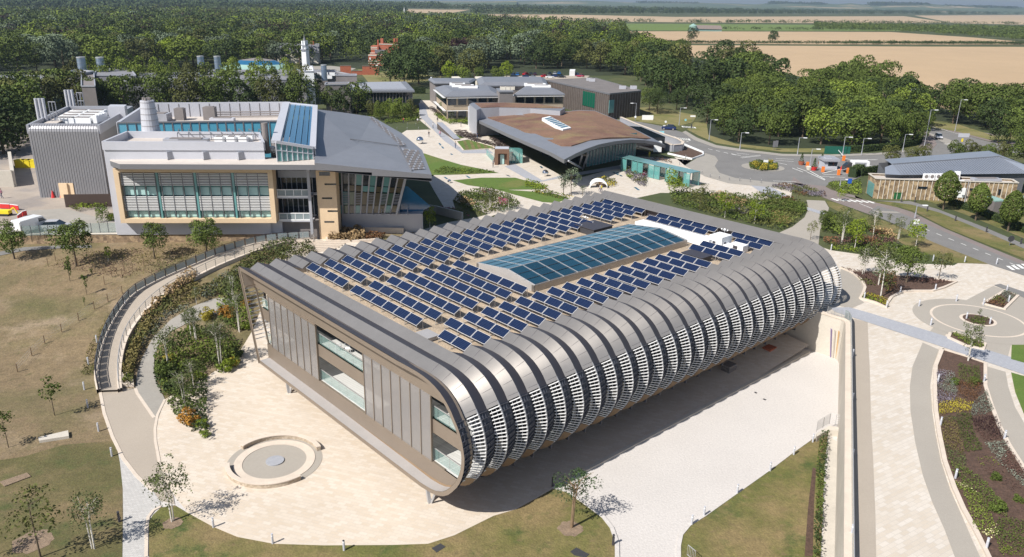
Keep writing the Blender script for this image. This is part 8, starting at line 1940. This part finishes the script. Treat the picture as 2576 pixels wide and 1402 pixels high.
gs=empty('glass_rail_enclosure',gl(*E1(1480,1240),'U'),'low glass balustrade enclosure left of the lift tower','balustrade');A_=[gl(*E1(x,y),'U')for x,y in((1435,1190),(1530,1290),(1540,1240))]
mb=MB();walls(mb,A_,.05,ZU,ZU+1.3,closed=False);mb.build('glass',M['tealglass'],gs);mb=MB()
for p in A_+[A_[0].lerp(A_[1],.33),A_[0].lerp(A_[1],.66)]:mb.bar(p,p+Vector((0,0,1.35)),.08,.08)
mb.build('post',M['steel'],gs)
cn=empty('glass_canopy',gl(*E2(1700,1100),'U'),'long teal glass walkway canopy crossing the paving in front of the roundabout','canopy')
zc=ZU+3.0;cq=[gp(*E2(x,y),zc)for x,y in((1165,882),(1250,853),(2255,1080),(2130,1102))]
mb=MB();mb.prism([Vector((p.x,p.y,0))for p in cq],zc-.12,zc);
M['canopyroof']=mat('canopyroof',(.13,.27,.27),.15,spec=.8,noise=(.8,.15));mb.build('glass_roof',M['canopyroof'],cn);M['canopypost']=mat('canopypost',(.10,.20,.20),.5)
e0,e1,e2,e3=cq[0].lerp(cq[3],.09),cq[3],cq[1].lerp(cq[2],.05),cq[2]
mb=MB()
for i in range(13):
 p=e0.lerp(e1,i/12);mb.bar(Vector((p.x,p.y,ZU)),Vector((p.x,p.y,zc-.1)),.14,.14);q=e2.lerp(e3,i/12);mb.bar(Vector((q.x,q.y,ZU)),Vector((q.x,q.y,zc-.1)),.14,.14)
mb.build('post',M['canopypost'],cn)
for i in range(12):
 if i%3!=1:
  for A__,B__ in((e0,e1),(e2,e3)):
   p,q=A__.lerp(B__,(i+.06)/12),A__.lerp(B__,(i+.94)/12);mb=MB();mb.bar(Vector((p.x,p.y,ZU+1.4)),Vector((q.x,q.y,ZU+1.4)),.05,2.6);mb.build('glass_screen',M['tealglass'],cn)
for i,(x,y)in enumerate(((470,985+0),(1785,985))):
 P=gl(*F1(x+(1030 if i==0 else 0),y),'U');o=empty('white_tent',P,['left small white tent roof among the trees','white pointed tent roof in front of the glazed block'][i],'tent');mb=MB();w_=5 if i else 3.5
 mb.add([P+Vector((-w_,-3,2.4)),P+Vector((w_,-3,2.4)),P+Vector((w_,3,2.4)),P+Vector((-w_,3,2.4)),P+Vector((0,0,4.6))],[(0,1,4),(1,2,4),(2,3,4),(3,0,4)]);mb.build('canopy',M['render'],o);mb=MB()
 for sx in(-1,1):
  for sy in(-1,1):mb.tube(P+Vector((sx*w_,sy*3,0)),P+Vector((sx*w_,sy*3,2.4)),.05,4)
 mb.build('pole',M['steel'],o)
def picnic(P,deg,label,first=[None]):
 if first[0]is None:
  o=empty('picnic_table',P,label,'picnic table','dark picnic tables on the pavilion terrace')
  def mk(B,n_):q=B.build(n_,M['darkwood'],origin=(0,0,0));q.parent=o
  mb=MB();mb.box(-.9,.9,-.38,.38,.7,.76);mk(mb,'tabletop')
  for s_ in(-1,1):mb=MB();mb.box(-.9,.9,s_*.75-.14,s_*.75+.14,.42,.47);mk(mb,'bench')
  for s_ in(-1,1):mb=MB();mb.bar((s_*.65,-.2,.7),(s_*.65,-.75,0),.08,.08);mb.bar((s_*.65,.2,.7),(s_*.65,.75,0),.08,.08);mb.bar((s_*.65,-.8,.4),(s_*.65,.8,.4),.08,.08);mk(mb,'leg_frame')
  first[0]=o;o.rotation_euler=(0,0,R(deg));return o
 return copy_tree(first[0],loc=P,rotz=R(deg),label=label)
pt=[(1065,890),(1085,915),(1110,935),(1145,895),(1160,920),(1135,950),(1180,950),(1210,930),(1235,945),(1215,965),(1275,940),(1310,950),(1260,990),(1295,1000),(1325,1010),(1395,1025),(1430,1035),(1475,1045),(1520,985),(1555,1000),(1600,1000),(1570,1020),(1620,1030),(1560,1050),(1600,1060),(1560,1075),(1650,1075),(1690,1095)]
random.seed(8)
for i,(x,y)in enumerate(pt):picnic(gl(*E1(x,y+15),'U'),random.choice((20,30,110,25)),'dark picnic table in the %s cluster of the pavilion terrace, %s from the left'%(('upper left',ORD[i])if i<15 else('middle',ORD[i-15])if i<18 else('right',ORD[i-18])))
for i in range(7):picnic(gl(*E1(725+i*22,600+i*17),'U'),70,'tan-shaded picnic table in the row beside the beige office, %s from the top'%ORD[i])
def body_mesh(walk):
 me=bpy.data.meshes.new('figure');s=.26*walk
 V=[(0,0,.95),(0,0,1.15),(0,0,1.38),(0,0,1.50),(0,.01,1.60),(0,.015,1.72),(.10,0,.90),(.10+.01,s*.9,.50),(.10,s*.6-.05*walk,.09),(.10,s*.6+.10,.04),(-.10,0,.90),(-.11,-s*.4,.50),(-.10,-s*1.3,.11),(-.10,-s*1.3+.12,.05),(.19,0,1.38),(.24,-s*.5,1.10),(.25,-s*.2+.06,.86),(.25,-s*.1+.08,.76),(-.19,0,1.38),(-.24,s*.5,1.10),(-.25,s*.9+.06,.88),(-.25,s*1.0+.08,.79)]
 E_=[(0,1),(1,2),(2,3),(3,4),(4,5),(0,6),(6,7),(7,8),(8,9),(0,10),(10,11),(11,12),(12,13),(2,14),(14,15),(15,16),(16,17),(2,18),(18,19),(19,20),(20,21)]
 rad=[.13,.13,.14,.055,.085,.08,.09,.06,.04,.035,.09,.06,.04,.035,.055,.042,.032,.03,.055,.042,.032,.03]
 me.from_pydata(V,E_,[]);o=bpy.data.objects.new('figure',me);scene.collection.objects.link(o)
 o.modifiers.new('s','SKIN');sk_=me.skin_vertices[0].data if me.skin_vertices else None
 if sk_ is None:
  bm=bmesh.new();bm.from_mesh(me);bm.verts.layers.skin.verify();bm.to_mesh(me);bm.free();sk_=me.skin_vertices[0].data
 for i,r_ in enumerate(rad):sk_[i].radius=(r_,r_*.8);sk_[i].use_root=(i==0)
 o.modifiers.new('u','SUBSURF').levels=1
 dg=bpy.context.evaluated_depsgraph_get();m2=bpy.data.meshes.new_from_object(o.evaluated_get(dg));bpy.data.objects.remove(o);return m2
FIG=[body_mesh(1.0),body_mesh(.25)];skin=mat('skin',(.50,.30,.21),.6)
CL={k:mat('cloth_'+k,c,.85)for k,c in dict(black=(.015,.015,.02),white=(.7,.7,.7),navy=(.02,.03,.10),pink=(.55,.25,.35),grey=(.2,.2,.22),red=(.35,.03,.04),yellow=(.7,.6,.05),brown=(.10,.06,.04),denim=(.05,.08,.16)).items()}
def person(f,x,y,az,fig,top,leg,hair,label,sc=1.0):
 P=gl(*f(x,y),'U');me=FIG[fig].copy();me.materials.clear()
 for q in(skin,CL[top],CL[leg],M['rubber']):me.materials.append(q)
 for p in me.polygons:
  c=p.center;p.material_index=3 if c.z<.09 else 2 if c.z<.98 and abs(c.x)<.2 else 1 if .98<=c.z<1.47 and not(abs(c.x)>.2 and c.z<1.08)else 0;p.use_smooth=True
 o=meshobj('person',me,P);o.rotation_euler=(0,0,R(az));o.scale=(sc,)*3;tag(o,label,'person')
 mb=MB();mb.sphere(Vector((0,-.015,1.70)),.098,12,8);mb.v=[(x_,y_ if y_<.05 else .05,max(z_,1.62))for x_,y_,z_ in mb.v];h_=mb.build('hair',CL[hair],origin=(0,0,0));h_.parent=o
for a in((E1,695,965,180,0,'black','grey','brown','walker in black top and grey trousers above the mirrored sphere'),(E1,838,960,30,0,'pink','denim','brown','walker in pink top and jeans on the blue-grey paving'),(E1,1037,1108,200,0,'grey','denim','brown','walker in grey top left of the striped lawn'),(E1,748,850,90,1,'white','black','black','person in white shirt and black trousers at the top of the square'),(E1,806,775,0,0,'black','black','brown','person all in dark clothes near the brown wedge wall'),(E1,1522,1355,190,0,'grey','black','brown','walker in grey and black in front of the lift tower'),(E1,1108,835,90,1,'grey','grey','brown','person in grey beside the pavilion wall'),(E1,1318,978,90,1,'navy','denim','brown','person in blue beside the picnic tables'),(E1,368,785,0,1,'red','navy','brown','person in dark red sitting out by the small trees'),(E1,550,790,0,1,'white','brown','brown','person in pale top near the promenade end'),(E2,985,1360,90,0,'yellow','navy','brown','person in yellow vest in front of the white arch'),(E2,965,1355,90,0,'white','navy','brown','person in white top beside the yellow vest'),(E2,1598,910,0,1,'yellow','yellow','brown','person in yellow at the end of the glass canopy'),(E2,230,885,0,1,'white','navy','brown','person in white under the pavilion eave')):person(*a)
person(B1,16,100,90,0,'pink','navy','brown','person in the yard at the far left edge');bpy.context.view_layer.update()
pz=[o for o in scene.objects if o.name.startswith('person')][-1];pz.location=gp(*B1(16,100),ZI)
for i in range(3):q=gp(*W3(92+i*72,1005),ZI);mb=MB();mb.box(q.x-.95,q.x+.95,q.y,q.y+1.3,ZI,ZI+1.5);o=mb.build('waste_bin',M['yellow']);tag(o,'%s of the yellow skips left of the ribbed block, from the left'%ORD[i],'skip','yellow skips');mb=MB();mb.box(q.x-1,q.x+1,q.y-.05,q.y+1.35,ZI+1.5,ZI+1.6);mb.build('lid',M['yellow'],o)
cg=gp(*W3(960,1430),ZI)
wallthing('brown_fence',[gp(*B1(485,165),ZI),gp(*B1(825,160),ZI)],.15,ZI,ZI+2.2,M['darkwood'],'dark brown slatted compound fence in front of the ribbed block','fence')
for i in range(6):q=gp(*W3(690+i*80,1385-i*4),ZI+0);mb=MB();mb.box(q.x-.75,q.x+.72,q.y-.4,q.y+.8,ZI,ZI+2.6);tag(mb.build('wrapped_crate',M['cream']),'%s cream wrapped crate behind the brown fence, from the left'%ORD[i],'crate','cream crates behind the fence')
for i,(x,y)in enumerate(((392,95),(455,92))):q=gp(*B1(x,y),ZI);mb=MB();mb.tube(q,q+Vector((0,0,1.3)),.32,8,.05);tag(mb.build('traffic_cone',M['red']),['left','right'][i]+' red cone at the foot of the ribbed block','cone')
cover(B1,[(500,175),(620,160),(790,155),(790,175),(620,190),(570,205)],['lime','olive'],1.0,20,.3,'yellow-green shrubs before the brown fence',ZI)
for i,(x0,y0,x1,y1)in enumerate(((0,175,75,178),(80,180,140,188),(135,262,165,240),(168,235,200,225))):
 a,b=gp(*B1(x0,y0),ZI),gp(*B1(x1,y1),ZI);mb=MB();mb.bar(a+Vector((0,0,.45)),b+Vector((0,0,.45)),.1,.75);o=mb.build('safety_barrier',M['red']);tag(o,'%s red plastic barrier round the dig in the yard'%ORD[i],'barrier','red barriers round the dig');mb=MB();mb.bar(a+Vector((0,0,.86)),b+Vector((0,0,.86)),.15,.06);mb.build('top_rail',M['white'],o)
dg_=empty('mini_digger',gp(*B1(42,225),ZI),'small yellow machine standing inside the red barriers','digger');P=dg_.location.copy()
mb=MB();mb.box(P.x-1.4,P.x+1.2,P.y-.7,P.y+.7,P.z+.5,P.z+1.3);mb.bar(P+Vector((1.1,0,1.2)),P+Vector((2.2,0,2.0)),.25,.25);mb.bar(P+Vector((2.2,0,2.0)),P+Vector((2.9,0,.6)),.2,.2);mb.build('body',M['yellow'],dg_)
dg_.scale=(.7,)*3
for sy in(-.7,.7):mb=MB();mb.box(P.x-1.2,P.x+1.1,P.y+sy-.18,P.y+sy+.18,P.z,P.z+.5);mb.build('track',M['rubber'],dg_)
q=gp(*B1(90,285),ZI);
gf=empty('glass_fence',gp(*B1(500,345),ZI),'low glass fence along the top of the stone wall','fence');mb=MB();pm=MB();a,b=gp(*B1(170,380),ZI),gp(*B1(925,350),ZI)
for i in range(12):p,q=a.lerp(b,(i+.03)/12),a.lerp(b,(i+.97)/12);mb.bar(p+Vector((0,0,.85)),q+Vector((0,0,.85)),.04,1.5)
for i in range(13):p=a.lerp(b,i/12);pm.bar(p,p+Vector((0,0,1.7)),.08,.08)
M['fenceglass']=glassy('fenceglass',(.3,.4,.38),.1,.3);mb.build('glass_panel',M['fenceglass'],gf);pm.build('post',M['fascia'],gf)
shrub(B1,760,270,45,'mid','slim young tree shape beside the white base wall',ZI,h=1.6);shrub(B1,820,260,35,'lime','yellow-green bush at the institute corner',ZI)
fe=empty('wire_fence',gl(*B1(450,1080),'S'),'thin post and wire fence crossing the dry field in a curve','fence');P=[gl(*B1(x,y),'S')for x,y in smooth_px([(130,1380),(235,1260),(330,1170),(455,1085),(580,1000),(695,915),(795,860),(900,800)],1,closed=False)]
mb=MB()
for p in P:mb.tube(p,p+Vector((0,0,1.1)),.06,5)
mb.build('post',M['wood'],fe);mb=MB()
for z in(.4,.7,1.0):mb.path([p+Vector((0,0,z))for p in P],.012,3)
mb.build('wire',M['steel'],fe)
stk=[(355,600),(410,560),(500,590),(575,600),(660,590),(700,640),(775,645),(825,680),(840,640),(900,680),(920,650),(980,640),(680,660),(770,735),(1060,600),(1120,680),(1350,570),(740,600)]
o0=None
for i,(x,y)in enumerate(stk):
 P=gl(*B1(x,y),'S')
 if o0 is None:mb=MB();mb.tube(P,P+Vector((0,0,1.25)),.05,5);o0=tag(mb.build('tree_stake',M['wood']),'thin wooden stake in the dry field, first from the left','stake','wooden stakes in the dry field')
 else:c=o0.copy();scene.collection.objects.link(c);c.location=P;c['label']='thin wooden stake in the dry field, %s of eighteen'%ORD[i]
hz_=mat('haze',(.8,.8,.8));nt=hz_.node_tree
for n_ in list(nt.nodes):
 if n_.type!='OUTPUT_MATERIAL':nt.nodes.remove(n_)
pv=nt.nodes.new('ShaderNodeVolumePrincipled');pv.inputs['Color'].default_value=(.62,.78,1.0,1);pv.inputs['Density'].default_value=0.00009;pv.inputs['Anisotropy'].default_value=.3
out=[n_ for n_ in nt.nodes if n_.type=='OUTPUT_MATERIAL'][0];nt.links.new(pv.outputs[0],out.inputs['Volume'])
mb=MB();mb.box(-9300,14300,-700,16300,-2.5,150);o=mb.build('haze',hz_);o['kind']='stuff'
def words(n):
 if n<=30:return ORD[n-1]
 t={3:'thirt',4:'fort',5:'fift',6:'sixt',7:'sevent',8:'eight'}[n//10]
 return t+'ieth' if n%10==0 else t+'y-'+ORD[n%10-1]
groups={}
CN=dict(dark='dark green',mid='mid green',light='light green',olive='olive',silver='silvery',purple='purple',lime='yellow-green')
for o in[o for o in scene.objects if o.name.startswith('woodland_tree')]:
 k=o.children[0].data.materials[0].name.split('_')[1].split('.')[0];d=Vector(o.location)-CAM
 groups.setdefault((o['label'],k),[]).append((d.dot(cx)/d.dot(cf),o))
for(lb,k),q in groups.items():
 if sum(1 for g in groups if g[0]==lb)==1 and len(q)==1:continue
 q.sort(key=lambda t:t[0])
 for i,(_,o)in enumerate(q):o['label']=' '.join(lb.split()[:11])+', %s, %s from left'%(CN[k],words(i+1))
